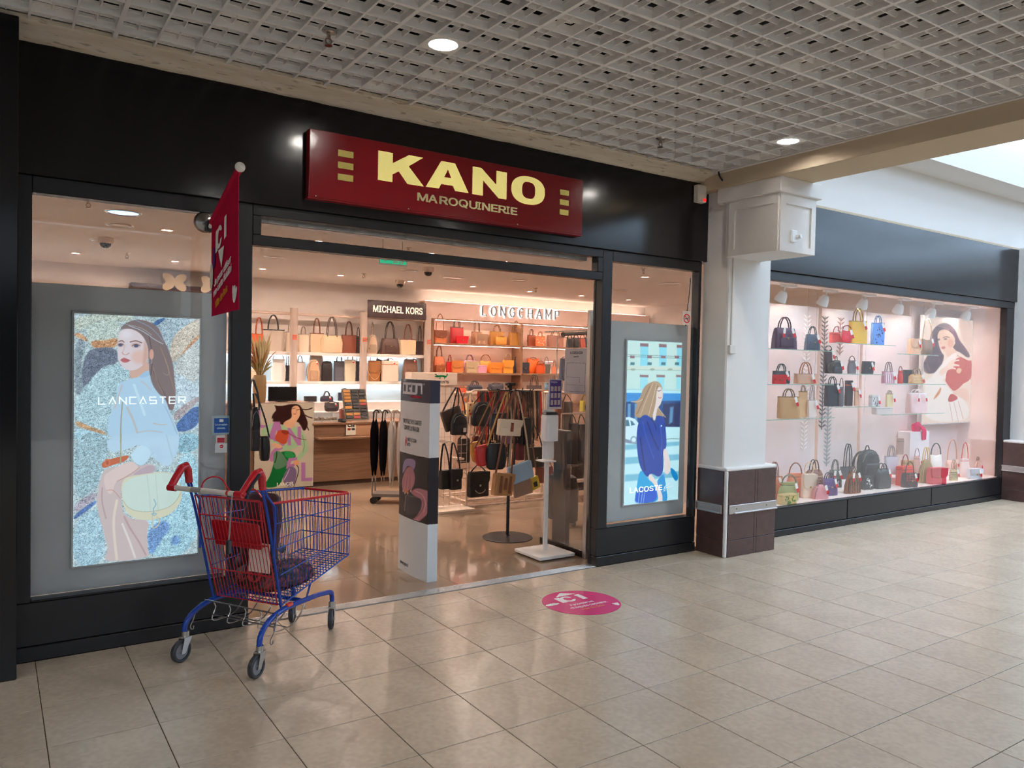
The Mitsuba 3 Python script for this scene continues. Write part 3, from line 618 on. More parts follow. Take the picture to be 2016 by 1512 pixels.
  ('P',(206,104,104),4,1,[(334,719),(376,734),(442,725),(400,704),(357,705)]),
  ('L',(214,160,136),6,0,[(339,792),(321,758),(346,751)]),
  ('P',(250,236,226),4,1,[(630,770),(629,766),(625,762),(620,760),(613,760),(607,762),(603,765),(601,769),(602,773),(606,777),(612,779),(618,779),(624,777),(629,774)]),
  ('P',(250,238,230),8,1,[(423,600),(622,685),(683,666),(565,460),(280,391),(84,390),(218,471)]),
  ('P',(250,240,232),8,1,[(57,432),(371,434),(600,284),(946,196),(1010,0),(18,22),(34,286)]),
  ('P',(222,150,96),10,1,[(210,227),(310,309),(369,351),(364,293),(262,235)]),
  ('P',(206,74,62),5,1,[(405,445),(670,652),(933,602),(1003,610),(1020,394),(572,365)]),
  ('P',(206,76,62),5,1,[(379,451),(983,455),(673,296),(560,326)]),
  ('L',(160,46,44),6,0,[(677,649),(933,602),(789,476)]),
  ('P',(196,60,52),5,1,[(581,292),(772,232),(534,191),(513,233)]),
  ('L',(190,96,72),7,0,[(552,191),(591,102),(630,13)]),
  ('L',(190,96,72),7,0,[(644,194),(698,103),(752,10)]),
  ('L',(190,96,72),7,0,[(736,206),(795,120),(854,34)]),
  ('P',(252,216,196),5,1,[(301,498),(470,547),(554,609),(718,612),(586,576),(723,550),(574,542),(665,522),(502,514),(419,459),(333,450)]),
  ('L',(252,222,204),22,0,[(498,568),(599,596),(718,605)]),
  ('L',(252,222,204),22,0,[(500,547),(617,563),(723,552)]),
  ('L',(252,222,204),22,0,[(501,531),(589,532),(650,521)]),
  ('P',(250,206,186),5,1,[(582,288),(709,317),(877,343),(958,282),(976,178),(906,213),(713,262)]),
  ('P',(240,196,160),4,1,[(709,537),(801,517),(744,468),(652,495)]),
 ]),
 'totem_picture': ((0.813, 0.297, 0.445, 0.975, 2.815), [
  ('B',(24,18,26)),
  ('P',(150,130,172),6,1,[(183,917),(625,965),(649,855),(569,758),(492,825),(341,819),(233,716),(131,648)]),
  ('P',(178,116,128),8,1,[(184,643),(292,764),(467,838),(604,762),(638,636),(593,520),(457,440),(307,400),(161,426),(126,523)]),
  ('L',(190,126,136),20,0,[(185,610),(147,503),(194,386)]),
  ('L',(190,126,136),20,0,[(297,657),(252,495),(267,368)]),
  ('L',(190,126,136),20,0,[(408,683),(379,513),(384,376)]),
  ('L',(190,126,136),20,0,[(523,686),(533,556),(498,430)]),
  ('L',(128,74,84),5,0,[(237,605),(201,466),(230,380)]),
  ('L',(128,74,84),5,0,[(354,631),(319,482),(323,382)]),
  ('L',(128,74,84),5,0,[(464,646),(460,502),(439,399)]),
  ('P',(214,160,166),4,1,[(224,397),(222,388),(213,380),(201,374),(187,372),(175,374),(166,380),(162,388),(165,397),(173,406),(186,411),(200,413),(212,411),(221,406)]),
  ('P',(214,160,166),4,1,[(303,377),(300,368),(292,360),(279,354),(266,352),(253,354),(244,360),(241,368),(244,377),(252,386),(264,391),(278,393),(290,391),(299,385)]),
  ('P',(214,160,166),4,1,[(414,385),(412,376),(403,368),(391,362),(378,360),(366,362),(357,368),(354,376),(356,385),(364,393),(376,399),(390,401),(402,399),(411,393)]),
  ('P',(214,160,166),4,1,[(522,436),(520,427),(512,419),(500,413),(487,411),(475,413),(466,419),(463,427),(465,436),(473,444),(485,450),(499,452),(511,450),(519,444)]),
  ('P',(176,112,124),8,1,[(483,421),(701,522),(963,512),(1261,509),(1359,482),(1339,313),(1180,256),(1046,181),(907,136),(864,279),(804,356),(584,375)]),
  ('P',(184,120,130),7,1,[(861,343),(1041,307),(1046,181),(887,58),(651,-71),(380,-162),(292,-147),(326,-101),(599,1),(756,110),(809,227)]),
  ('L',(208,152,160),10,0,[(630,456),(872,439),(971,317),(906,168)]),
  ('L',(126,70,82),6,0,[(861,354),(925,289),(836,146),(647,16)]),
  ('P',(214,160,168),4,1,[(384,-131),(379,-139),(367,-148),(349,-154),(329,-158),(310,-158),(297,-154),(292,-147),(297,-139),(309,-130),(327,-123),(348,-120),(366,-120),(379,-124)]),
  ('P',(44,40,50),10,1,[(309,343),(803,377),(864,279),(765,112),(373,23),(266,117)]),
  ('L',(206,208,220),6,0,[(309,334),(283,209),(267,90)]),
  ('L',(120,118,130),4,0,[(320,335),(560,358),(784,366)]),
  ('P',(196,116,70),4,1,[(254,446),(397,444),(419,381),(277,374)]),
 ]),
}
# ================================================================ printed and lit pictures: drawn shapes evaluated on a fine flat grid
def seg_dist(X, Y, pts, closed):
    d = np.full(X.shape, 1e9); n = len(pts)
    for i in range(n if closed else n-1):
        (ax, ay), (bx, by) = pts[i], pts[(i+1) % n]; ux, uy = bx-ax, by-ay; L = ux*ux+uy*uy+1e-12
        t = np.clip(((X-ax)*ux+(Y-ay)*uy)/L, 0, 1); d = np.minimum(d, (X-ax-t*ux)**2+(Y-ay-t*uy)**2)
    return np.sqrt(d)
def inside(X, Y, pts):
    c = np.zeros(X.shape, bool); n = len(pts)
    for i in range(n):
        (ax, ay), (bx, by) = pts[i], pts[(i+1) % n]
        if ay == by: continue
        c ^= ((ay > Y) != (by > Y)) & (X < (bx-ax)*(Y-ay)/(by-ay)+ax)
    return c
def chaikin(p, closed, k=2):
    p = np.asarray(p, float)
    for _ in range(k):
        q = np.roll(p, -1, 0) if closed else p[1:]; a = p if closed else p[:-1]
        r = np.stack([a*0.75+q*0.25, a*0.25+q*0.75], 1).reshape(-1, 2)
        p = r if closed else np.vstack([p[:1], r, p[-1:]])
    return p
def paint(ops, W, H, nx, ny, unit):
    X, Y = np.meshgrid(np.linspace(0, W, nx), np.linspace(0, H, ny)); img = np.zeros((ny, nx, 3))
    for op in ops:
        if op[0] == 'B': img[:] = op[1]; continue
        if op[0] == 'N':
            n = meshkit.fbm(np.stack([X*op[2], Y*op[2]*1.25, 0*X+op[2]], -1), 3)-0.5
            img *= (1+op[1]*2.4*n)[..., None]
            if op[3]: img += (np.clip(n-0.12, 0, 1)*3.0*np.array([40, 34, 30])[:, None, None]).transpose(1, 2, 0) - (np.clip(-n-0.10, 0, 1)*3*np.array([90, 80, 66])[:, None, None]).transpose(1, 2, 0)
            continue
        kind, c, w, sm, pts = op
        p = np.array(pts, float)*[W/1000, H/1000]; closed = kind == 'P'
        if sm or kind == 'L': p = chaikin(p, closed, 2)
        f = (w if closed else w/2)*unit; e = max(1.2*W/nx, 0.35*f) if not closed else max(f, 0.7*W/nx)
        lo, hi = p.min(0)-f-e, p.max(0)+f+e
        i0, i1 = np.searchsorted(X[0], lo[0]), np.searchsorted(X[0], hi[0]); j0, j1 = np.searchsorted(Y[:, 0], lo[1]), np.searchsorted(Y[:, 0], hi[1])
        if i1 <= i0 or j1 <= j0: continue
        x, y = X[j0:j1, i0:i1], Y[j0:j1, i0:i1]; d = seg_dist(x, y, p, closed)
        if closed: d = np.where(inside(x, y, p), -d, d); a = np.clip(0.5-d/(2*e), 0, 1)
        else: a = np.clip((f+e/2-d)/e, 0, 1)
        a = (a*a*(3-2*a))[..., None]; img[j0:j1, i0:i1] = img[j0:j1, i0:i1]*(1-a)+np.array(c, float)*a
    return np.clip(img, 0, 255)
def picture_mesh(ops, W, H, nx, unit, m):
    ny = int(nx*H/W); img = paint(ops, W, H, nx, ny, unit)
    gx, gy = np.meshgrid(np.linspace(0, W, nx), np.linspace(0, H, ny)); v = np.c_[gx.ravel(), gy.ravel(), 0*gx.ravel()]
    i = (np.arange(ny-1)[:, None]*nx+np.arange(nx-1)).ravel(); f = np.vstack([np.c_[i, i+1, i+nx+1], np.c_[i, i+nx+1, i+nx]])
    mesh = trimesh.Trimesh(v, f, process=False); mesh.apply_transform(m)
    return mesh, lin(img.reshape(-1, 3))
SCREEN = 0.30
def glow(colors, k, tint=(1, 1, 1)): return np.asarray(colors)*k*np.array(tint)
# backing boards and screens in the two side windows
def advert(name, x0, x1, board, label, nx, unit, words):
    (a, b, z0, z1, y), ops = PICS[name]
    one('backing_board' , board[0], 'board', cbox(board[1], board[2], 0.122, 0.150, 0.335, board[3], 0.002), 'm_satin', (168, 172, 172))
    k = thing('advert_screen', label, 'screen', 'lit advertising screens in the shop windows')
    part(k, 'housing', cbox(a-0.012, b+0.012, 0.100, 0.122, z0-0.012, z1+0.012, 0.003), 'm_satin', (160, 164, 166), label='thin grey screen housing')
    mesh, col = picture_mesh(ops, b-a, z1-z0, nx, unit, FRONT((a, 0.0985, z0)))
    part(k, 'display', mesh, 'm_satin', glow(col, SCREEN, (0.92, 1.04, 1.12)), emit={'type': 'mesh_attribute', 'name': 'vertex_color'}, label='lit picture')
    for w in words: part(k, 'lettering', w, 'm_matte', (225, 240, 246), emit=[float(0.42*v) for v in lin((222, 242, 250))], label='pale lettering')
    return k
(a, b, z0, z1, y), _ = PICS['advert_screen']
# wide set letters drawn as strokes, in letter widths
GLY = {'L': [[(0, 1), (0, 0), (1, 0)]], 'A': [[(0, 0), (.5, 1), (1, 0)], [(.38, 0.04), (.62, .04)]], 'N': [[(0, 0), (0, 1), (1, 0), (1, 1)]], 'C': [[(1, 1), (0, 1), (0, 0), (1, 0)]],
       'S': [[(1, 1), (0, 1), (0, .5), (1, .5), (1, 0), (0, 0)]], 'T': [[(0, 1), (1, 1)], [(.5, 1), (.5, 0)]], 'E': [[(1, 1), (0, 1), (0, 0), (1, 0)], [(0, .5), (.9, .5)]], 'R': [[(0, 0), (0, 1), (1, 1), (1, .5), (0, .5)], [(.5, .5), (1, 0)]],
       'G': [[(1, 1), (0, 1), (0, 0), (1, 0), (1, .5), (.55, .5)]], 'O': [[(0, 0), (0, 1), (1, 1), (1, 0), (0, 0), (0, .4)]], 'n': [[(0, 0), (0, 1), (1, 1), (1, 0)]], 'Ö': [[(0, 0), (0, 1), (1, 1), (1, 0), (0, 0), (0, .4)], [(.28, 1.28), (.3, 1.42)], [(.70, 1.28), (.72, 1.42)]],
       'H': [[(0, 0), (0, 1)], [(1, 0), (1, 1)], [(0, .5), (1, .5)]], 'M': [[(0, 0), (0, 1), (.5, .3), (1, 1), (1, 0)]], 'P': [[(0, 0), (0, 1), (.9, 1), (1, .78), (.9, .5), (0, .5)]]}
def stroke_text(s, h, w, gap, t, depth=0.001, each=False):
    out, x = [], 0
    for ch in s:
        if ch != ' ':
            g = unary_union([sg.LineString([(x+u*w, v*h) for u, v in l]).buffer(t/2, cap_style=2, join_style=2) for l in GLY[ch]]); out.append(extrude(g, depth))
        x += w+gap
    return out if each else cat(out)
wide = stroke_text('LANCASTER', 0.040, 0.036, 0.0190, 0.0062)
wide.apply_transform(FRONT((a+0.128, 0.0982, 1.428)))
advert('advert_screen', 0, 0, ('grey backing board behind the large lit screen in the left window', 0.182, 1.248, 2.12), 'tall lit screen showing a woman in a pale jacket before granite rocks', 250, 0.00048, [wide])
(a2, b2, z02, z12, y), _ = PICS['advert_screen_001']
w2 = text('LACOSTE', 0.046, 0.001, True, width=0.40); w2.apply_transform(FRONT((a2+0.06, 0.0982, z02+0.105)))
advert('advert_screen_001', 0, 0, ('grey backing board behind the narrow lit screen in the right window', 4.387, 5.438, 2.11), 'narrow lit screen showing a woman in a blue shirt on a street', 150, 0.0011, [w2])
# ================================================================ inside the shop
WARM = np.array([1.0, 0.745, 0.60])
struct('floor_shop', 'glossy beige tile floor inside the shop')
put('floor_shop', box(-0.6, 11.6, -0.001, 7.25, -0.05, -0.0035), 'm_grout')
lay('floor_shop', 'tile', [(-0.6+0.6*i+0.001, 0.118+0.6*j, 0.598, 0.598) for i in range(20) for j in range(12)], 'm_shopfloor', 110, 'far_tiles')
struct('ceiling_shop', 'smooth pale ceiling of the shop'); put('ceiling_shop', box(-0.6, 11.6, 0.1, 7.4, 2.97, 3.05), 'm_plaster')
struct('wall_shop_back', 'pale back wall of the shop'); put('wall_shop_back', box(-0.6, 11.6, 7.2, 7.4, 0, 2.97), 'm_plaster')
struct('wall_shop_left', 'pale left wall of the shop'); put('wall_shop_left', box(-0.8, -0.6, 0.1, 7.4, 0, 3.0), 'm_plaster')
struct('wall_shop_right', 'pale right wall of the shop'); put('wall_shop_right', box(11.6, 11.8, 0.1, 7.4, 0, 3.0), 'm_plaster')
# spots
ZS = 2.97
def disc(r, n=20):
    a_ = np.arange(n)*2*np.pi/n; return trimesh.Trimesh(np.vstack([np.c_[r*np.cos(a_), r*np.sin(a_), a_*0], [[0, 0, 0]]]), [(n, (i+1) % n, i) for i in range(n)], process=False)
def spot(x, y, label, L=540, r=0.042, col=WARM, rim=(214, 176, 140)):
    k = thing('recessed_spot', label, 'ceiling light', 'small recessed spots in the shop ceiling')
    part(k, 'trim_ring', lathe([(r+0.004, 0.006), (r+0.001, -0.001), (r+0.016, -0.006), (r+0.022, 0.0)], 24, (x, y, ZS-0.001)), 'm_metal', rim, smooth=True)
    part(k, 'lamp', moved(disc(r), M((1, 0, 0), (0, 1, 0), (x, y, ZS-0.002))), 'm_matte', (250, 240, 230), emit=L*col)
names = ['first', 'second', 'third', 'fourth', 'fifth', 'sixth', 'seventh', 'eighth', 'ninth', 'tenth', 'eleventh', 'twelfth', 'thirteenth', 'fourteenth', 'fifteenth', 'sixteenth', 'seventeenth', 'eighteenth']
for i in range(9):
    spot(0.856+1.142*i, 5.96, 'small warm ceiling spot, %s from the left in the row along the back wall' % names[i])
for (x, y), l in zip(((1.441, 3.308), (2.862, 2.986), (4.2, 2.988), (5.23, 2.995), (7.6, 3.0), (9.4, 3.0)), ('above the left window screen', 'nearest the doorway on the left', 'nearest the middle of the doorway', 'nearest the doorway on the right', 'above the right window screen', 'behind the display window')):
    spot(x, y, 'small square looking ceiling spot '+l, 480, 0.05, np.array([1, .84, .72]))
def ring_light(x, y, label, r=0.105, L=0, col=(0.5, 0.75, 1.0)):
    k = thing('ring_downlight', label, 'ceiling light', 'round chrome ringed downlights in the shop ceiling')
    part(k, 'chrome_ring', lathe([(r-0.01, 0.012), (r-0.006, -0.004), (r+0.012, -0.012), (r+0.022, -0.001), (r+0.022, 0.002)], 32, (x, y, ZS-0.001)), 'm_metal', (206, 204, 202), smooth=True)
    part(k, 'reflector', moved(disc(r-0.008, 28), M((1, 0, 0), (0, 1, 0), (x, y, ZS-0.004))), 'm_metal' if not L else 'm_matte', (190, 186, 182), **({'emit': np.array(col)*L} if L else {}))
ring_light(0.953, 2.545, 'bright blue lit round downlight above the left window screen', 0.13, 1.1, (0.30, 0.72, 1.6))
for (x, y), l in zip(((1.014, 3.303), (0.991, 4.535), (2.887, 4.583), (4.757, 4.641), (5.678, 5.039), (6.583, 4.628), (8.626, 4.655), (8.45, 3.37)),
    ('behind the blue lit one', 'beside the dark camera dome on the left', 'left of the green exit sign', 'beside the middle camera dome', 'wide and grey, above the cream sign box', 'above the metal wall letters', 'above the right window screen', 'largest, behind the right window')):
    ring_light(x, y, 'chrome ringed round ceiling light '+l, 0.15 if 'wide' in l or 'largest' in l else 0.105)
def dome(x, y, label):
    k = thing('dome_camera', label, 'security camera', 'dome cameras on the shop ceiling')
    part(k, 'base', lathe([(0.0, 0.0), (0.075, 0.0), (0.078, -0.01), (0.072, -0.055), (0.066, -0.062), (0, -0.062)], 28, (x, y, ZS)), 'm_satin', (214, 196, 184), smooth=40)
    part(k, 'dome', lathe([(0.056, -0.058), (0.053, -0.08), (0.040, -0.100), (0.020, -0.111), (0.0001, -0.113)], 28, (x, y, ZS)), 'm_gloss', (26, 24, 26), smooth=True, label='dark dome')
dome(1.005, 4.298, 'dark camera dome seen through the left window'); dome(5.247, 5.948, 'camera dome farther back, near the black sign board'); dome(4.818, 4.203, 'camera dome nearer the doorway, right of the exit sign')
def sprinkler(x, y, z, label):
    k = thing('sprinkler', label, 'sprinkler', 'fire sprinklers')
    part(k, 'plate', lathe([(0.0, 0.0), (0.04, 0.0), (0.03, -0.008), (0.012, -0.012), (0.012, -0.03), (0, -0.03)], 20, (x, y, z)), 'm_metal', (200, 190, 180), smooth=40)
    part(k, 'frame', cat(tube(arc((x, y, z-0.045), 0.017, -math.pi/2, 1.5*math.pi, 14), 0.0035, 6), cyl((x, y, z-0.066), (x, y, z-0.070), 0.021, 16)), 'm_metal', (170, 150, 140))
for (x, y), l in zip(((0.645, 2.123), (1.366, 5.488), (4.429, 5.445), (7.434, 5.397), (3.797, 2.724), (6.911, 2.304)), ('in the left window, near the glass', 'in the left window, far back', 'between two warm spots left of the black sign', 'above the metal wall letters', 'behind the transom', 'seen through the right window')):
    sprinkler(x, y, ZS, 'small metal sprinkler on the shop ceiling '+l)
sprinkler(1.51, -0.93, 3.485, 'small sprinkler hanging from the white grid ceiling')
sprinkler(4.30, -0.62, 3.485, 'small sprinkler in the grid ceiling near the beam')
# exit sign
k = thing('exit_sign', 'green and white emergency exit sign under the shop ceiling', 'sign')
ex0, ex1, ez0, ez1 = 3.125, 3.435, 2.655, 2.80
part(k, 'box', cbox(ex0, ex1, 2.0, 2.03, ez0, ez1, 0.004), 'm_satin', (226, 226, 220))
part(k, 'green_panel', box(ex0+0.014, ex1-0.014, 1.9975, 2.0, ez0+0.02, ez1-0.012), 'm_satin', (20, 140, 84), emit=[.01, .16, .08])
part(k, 'arrow', moved(extrude(sg.Polygon([(0.03, 0.098), (0.115, 0.098), (0.0725, 0.03)]), 0.001), FRONT((ex0, 1.9974, ez0))), 'm_matte', (236, 240, 236))
part(k, 'pictogram', moved(extrude(unary_union([sg.box(0.155, 0.03, 0.20, 0.115).difference(sg.box(0.163, 0.038, 0.192, 0.107)), sg.box(0.215, 0.03, 0.262, 0.115), sg.LineString([(0.17, .04), (.185, .07), (.20, .06), (.21, .085)]).buffer(.006), sg.Point(.205, .1).buffer(.008)]).difference(sg.box(0.225, 0.04, 0.25, 0.09)), 0.001), FRONT((ex0, 1.9974, ez0))), 'm_matte', (236, 240, 236))
for x in (ex0+.05, ex1-.05): part(k, 'hanger', cyl((x, 2.015, ez1), (x, 2.015, ZS), 0.004, 8), 'm_metal', (180, 176, 172))

# ---- back wall shelving, left: posts, rail, lit shelves
one('shelf_back_panel', 'bluish white back panel behind the lit white shelves', 'wall panel', box(-0.4, 6.24, 7.145, 7.195, 0.05, 1.775), 'm_satin', (206, 222, 230))
one('shelf_rail', 'slim beige rail between the rounded shelf posts', 'rail', cbox(-0.4, 6.20, 6.94, 7.0, 2.405, 2.445), 'm_satin', (205, 186, 172))
for z, t, l in ((1.832, 0.052, 'upper'), (1.376, 0.050, 'lower'), (0.93, 0.05, 'lowest')):
    k = thing('wall_shelf', l+' long white lit shelf on the left of the back wall', 'shelf', 'white shelves on the back wall')
    part(k, 'board', cbox(-0.4, 6.20, 6.822, 7.144, z-t, z), 'm_satin', (240, 236, 230))
    if z > 1: part(k, 'light_strip', box(-0.3, 6.1, 7.06, 7.10, z-t-0.010, z-t-0.002), 'm_matte', (255, 255, 255), emit=[3.2, 3.7, 4.0], label='cool light strip under the shelf')
for i, x in enumerate((0.37, 1.53, 2.69, 3.855, 5.0, 6.165)):
    k = thing('shelf_post', 'rounded beige shelf post, '+('hidden behind the left window screen', 'behind the left window mullion', 'behind the dried grasses', 'right of the dried grasses', 'at the left end of the dark sign board', 'at the right end of the dark sign board')[i], 'post', 'rounded posts of the white shelves')
    part(k, 'column', cyl((x, 6.76, 0), (x, 6.76, 2.50), 0.058, 20), 'm_satin', (188, 170, 158), smooth=40)
    for j in range(3): part(k, 'badge_bar', cbox(x-0.040, x+0.034, 6.697, 6.703, 2.02+0.028*j, 2.034+0.028*j, 0.001), 'm_satin', (232, 92, 60), label='orange red bar')
k = thing('brand_sign_board', 'dark brown sign board with cream capital letters above the shelves', 'sign')
part(k, 'board', cbox(5.055, 6.105, 6.72, 6.75, 2.425, 2.705, 0.003), 'm_satin', (46, 28, 28))
part(k, 'lettering', text('MICHAEL KORS', 0.105, 0.004, True, width=0.90).apply_transform(FRONT((5.13, 6.7198, 2.515))), 'm_matte', (250, 226, 196), label='cream capital letters', emit=[.35, .28, .2])
# ---- back wall shelving, right, under the metal letters
one('peach_back_panel', 'peach back panel behind the wooden shelves', 'wall panel', box(6.27, 11.3, 7.145, 7.195, 0.05, 2.45), 'm_satin', (236, 206, 188))
k = thing('wooden_rail', 'slim wooden top rail with a warm light strip over the wooden shelves', 'rail'); part(k, 'bar', cbox(6.27, 11.3, 6.90, 6.955, 2.457, 2.478), 'm_wood'); part(k, 'light_strip', box(6.40, 11.2, 6.91, 6.935, 2.447, 2.455), 'm_matte', (255, 240, 225), emit=WARM*8, label='warm light strip')
PX = (6.28, 8.15, 10.02)
for x, l in zip(PX, ('left end', 'middle', 'right')): one('wooden_post', 'flat wooden upright at the %s of the wooden shelves' % l, 'post', cbox(x, x+0.05, 6.84, 7.144, 0, 2.455), 'm_wood', group='uprights of the wooden shelves')
for z, l in ((2.055, 'upper'), (1.540, 'second'), (1.0, 'lowest')):
    for a_, b_, l2 in ((6.332, 8.148, 'left of the middle upright'), (8.202, 10.018, 'right of the middle upright'), (10.072, 11.25, 'at the far right end')):
        k = thing('wooden_shelf', '%s wooden shelf on the peach wall, %s' % (l, l2), 'shelf', 'wooden shelves on the peach wall'); part(k, 'board', cbox(a_, b_, 6.80, 7.144, z-0.035, z, 0.003), 'm_wood')
        if z == 2.055: part(k, 'light_strip', box(a_+.02, b_-.02, 6.86, 6.885, z-0.045, z-0.037), 'm_matte', (255, 240, 225), emit=WARM*8, label='warm light strip')
k = thing('header_panel', 'long peach header panel with a glowing cove above it', 'wall panel'); part(k, 'panel', cbox(6.20, 11.5, 6.96, 7.0, 2.479, 2.775, 0.003), 'm_satin', (232, 204, 190)); part(k, 'cove_light', box(6.25, 11.45, 7.03, 7.06, 2.777, 2.786), 'm_matte', (255, 244, 230), emit=WARM*4.5, label='light strip of the cove'); part(k, 'cove_bed', box(6.20, 11.5, 7.0, 7.195, 2.765, 2.775), 'm_satin', (240, 220, 206))
k = thing('metal_letters', 'row of dark metal capital letters with a white halo on the peach header panel', 'sign')
halos = []; L9 = 'LONGCHAMP'; wds = [.085, .105, .10, .105, .095, .10, .115, .115, .085]; x = 7.345
for ch, wd in zip(L9, wds):
    if ch in 'OCG':
        c = [(math.cos(t)*wd/2+wd/2, math.sin(t)*.08+.08) for t in (np.linspace(0, 2*math.pi, 33) if ch == 'O' else np.linspace(.75, 2*math.pi-(.75 if ch == 'C' else .1), 28))]
        g = sg.LineString(c).buffer(.0085, cap_style=2)
        if ch == 'G': g = unary_union([g, sg.LineString([(wd*.55, .075), (wd, .075)]).buffer(.008, cap_style=2)])
    else: g = unary_union([sg.LineString([(u*wd, v*.16) for u, v in l]).buffer(.0085, cap_style=2, join_style=2) for l in (GLY[ch] if ch != 'A' else [[(0, 0), (.5, 1), (1, 0)], [(.2, .33), (.8, .33)]])])
    q = part('metal_letters', 'letter', extrude(g, 0.022).apply_transform(FRONT((x, 6.925, 2.585))), 'm_satin', (112, 118, 118))
    halos.append(extrude(g.buffer(.006), 0.004).apply_transform(FRONT((x, 6.948, 2.585))))
    x += wd+0.1025*(1.0)
part('metal_letters', 'halo_light', cat(halos), 'm_matte', (255, 255, 255), emit=[1.5, 1.6, 1.7], label='white light behind the letters', kind='stuff')
# ---- dark butterfly sign, upper left through the window
k = thing('butterfly_sign', 'dark wall strip with cream petal shapes, seen above the left screen', 'sign')
part(k, 'strip', cbox(1.615, 2.95, 6.98, 7.199, 2.675, 2.745, 0.002), 'm_satin', (50, 30, 34))
for x in (2.18, 2.70):
    for s in (-1, 1):
        for t in (0, 1):
            g = sa.rotate(sa.scale(sg.Point(0, 0).buffer(0.075, 12), 1.25, 0.8), s*(38 if t == 0 else -38)); g = sa.translate(g, s*0.078, (0.050 if t == 0 else -0.050))
            part(k, 'petal', extrude(g, 0.004).apply_transform(FRONT((x, 6.9795, 2.79))), 'm_satin', (222, 208, 176))
# ---- counter
k = thing('counter', 'wooden cash counter with a raised left end', 'counter')
ang = math.atan2(0.055, 0.9); cA, sA = math.cos(ang), math.sin(ang)
part(k, 'raised_end', cbox(2.30, 3.585, 5.115, 5.75, 0.02, 1.125, 0.004), 'm_wood')
part(k, 'top_slab', cbox(2.28, 3.60, 5.09, 5.78, 1.112, 1.14, 0.004), 'm_wood')
part(k, 'front_panel', cbox(3.575, 5.05, 5.10, 5.70, 0.06, 0.83, 0.004), 'm_wood')
part(k, 'worktop', cbox(3.575, 5.07, 5.06, 5.74, 0.832, 0.862, 0.004), 'm_wood')
part(k, 'customer_ledge', cbox(3.62, 4.60, 4.92, 5.10, 0.645, 0.672, 0.004), 'm_wood')
part(k, 'open_shelf', cat(cbox(4.10, 4.6, 5.085, 5.10, 0.672, 0.83, 0.003)), 'm_satin', (196, 150, 116))
part(k, 'plinth', cbox(2.32, 5.03, 5.13, 5.7, 0, 0.06, 0.003), 'm_satin', (70, 50, 40))
k = thing('counter_poster', 'advertising poster of a woman with bags fixed to the end of the counter', 'poster')
(a, b, z0, z1, y), ops = PICS['counter_poster']
mesh, col = picture_mesh(ops, b-a, z1-z0, 150, 0.0012, FRONT((a, 5.074, 0.02)))
part(k, 'panel', cbox(a-0.003, b+0.003, 5.0755, 5.089, 0.02, 0.02+z1-z0+0.003, 0.002), 'm_satin', (70, 62, 56)); part(k, 'print', mesh, 'm_matte', col)
part(k, 'lettering', text('LANCEL', 0.045, 0.0006, True, width=0.235).apply_transform(FRONT((a+0.29, 5.0735, 0.047))), 'm_matte', (240, 236, 214), label='cream lettering')
k = thing('monitor', 'black computer monitor on the raised end of the counter', 'monitor')
part(k, 'panel', cbox(3.05, 3.43, 5.30, 5.335, 1.155, 1.345, 0.004), 'm_gloss', (14, 14, 16)); part(k, 'bezel', cbox(3.05, 3.43, 5.297, 5.302, 1.150, 1.163, 0.002), 'm_satin', (40, 38, 40)); part(k, 'foot', cat(cbox(3.17, 3.31, 5.30, 5.42, 1.14, 1.147, .002), cbox(3.21, 3.27, 5.335, 5.36, 1.145, 1.25, .004)), 'm_satin', (24, 24, 26))
k = thing('desk_sign', 'small white payment sign with black symbols on the counter front', 'sign')
part(k, 'card', cbox(4.05, 4.19, 5.070, 5.080, 0.685, 0.865, 0.002), 'm_satin', (226, 220, 200))
part(k, 'symbol', cat(extrude(unary_union([sg.Point(.045, .135).buffer(.026).difference(sg.Point(.045, .135).buffer(.012)).difference(sg.box(.05, .128, .08, .142)), sg.box(.075, .11, .118, .16).difference(sg.box(.085, .118, .105, .131)).difference(sg.box(.085, .139, .105, .152))]), .001)).apply_transform(FRONT((4.05, 5.0695, 0.685))), 'm_matte', (30, 30, 32))
part(k, 'card_logo', cat(box(4.07, 4.115, 5.069, 5.070, .752, .782)), 'm_matte', (150, 60, 50)); part(k, 'card_logo', cat(box(4.13, 4.175, 5.069, 5.070, .752, .782)), 'm_matte', (70, 70, 76))
k = thing('vase', 'tall olive brown stoneware vase of dried grasses on the counter', 'vase')
vx, vy = 2.925, 5.28
part(k, 'body', lathe([(0.0, 1.14), (0.070, 1.141), (0.080, 1.20), (0.088, 1.34), (0.080, 1.47), (0.072, 1.50), (0.062, 1.50), (0.062, 1.42), (0, 1.42)], 32, (vx, vy, 0)), 'm_satin', (146, 116, 76), smooth=40)
rr = random.Random(3)
def grass(n, col, w, h0, h1, sp):
    ms = []
    for _ in range(n):
        a_ = rr.uniform(0, 6.28); r_ = rr.uniform(.02, sp); h_ = rr.uniform(h0, h1)
        p0 = np.array([vx+.03*math.cos(a_), vy+.03*math.sin(a_), 1.47]); p2 = np.array([vx+r_*math.cos(a_), vy+r_*math.sin(a_), 1.47+h_]); pm = (p0+p2)/2+np.array([0, 0, .08*h_])-0.15*(p2-p0)*[1, 1, 0]
        P_ = smoothpath([p0, pm, p2], 7); ms.append(tube(P_, np.r_[np.full(3, .002), np.linspace(w*.6, w, 2), w*.7, .001], 5))
    return cat(ms)
for n, c, w, h0, h1, sp, l in ((26, (196, 178, 136), .018, .35, .60, .16, 'pale plume'), (22, (120, 84, 54), .010, .25, .50, .22, 'brown stems'), (34, (150, 136, 86), .012, .10, .34, .17, 'olive foliage'), (14, (176, 120, 80), .008, .3, .46, .26, 'russet blades')):
    part(k, 'dried_grass', grass(n, c, w, h0, h1, sp), 'm_matte', c, label=l+' of dried grass', kind='stuff')
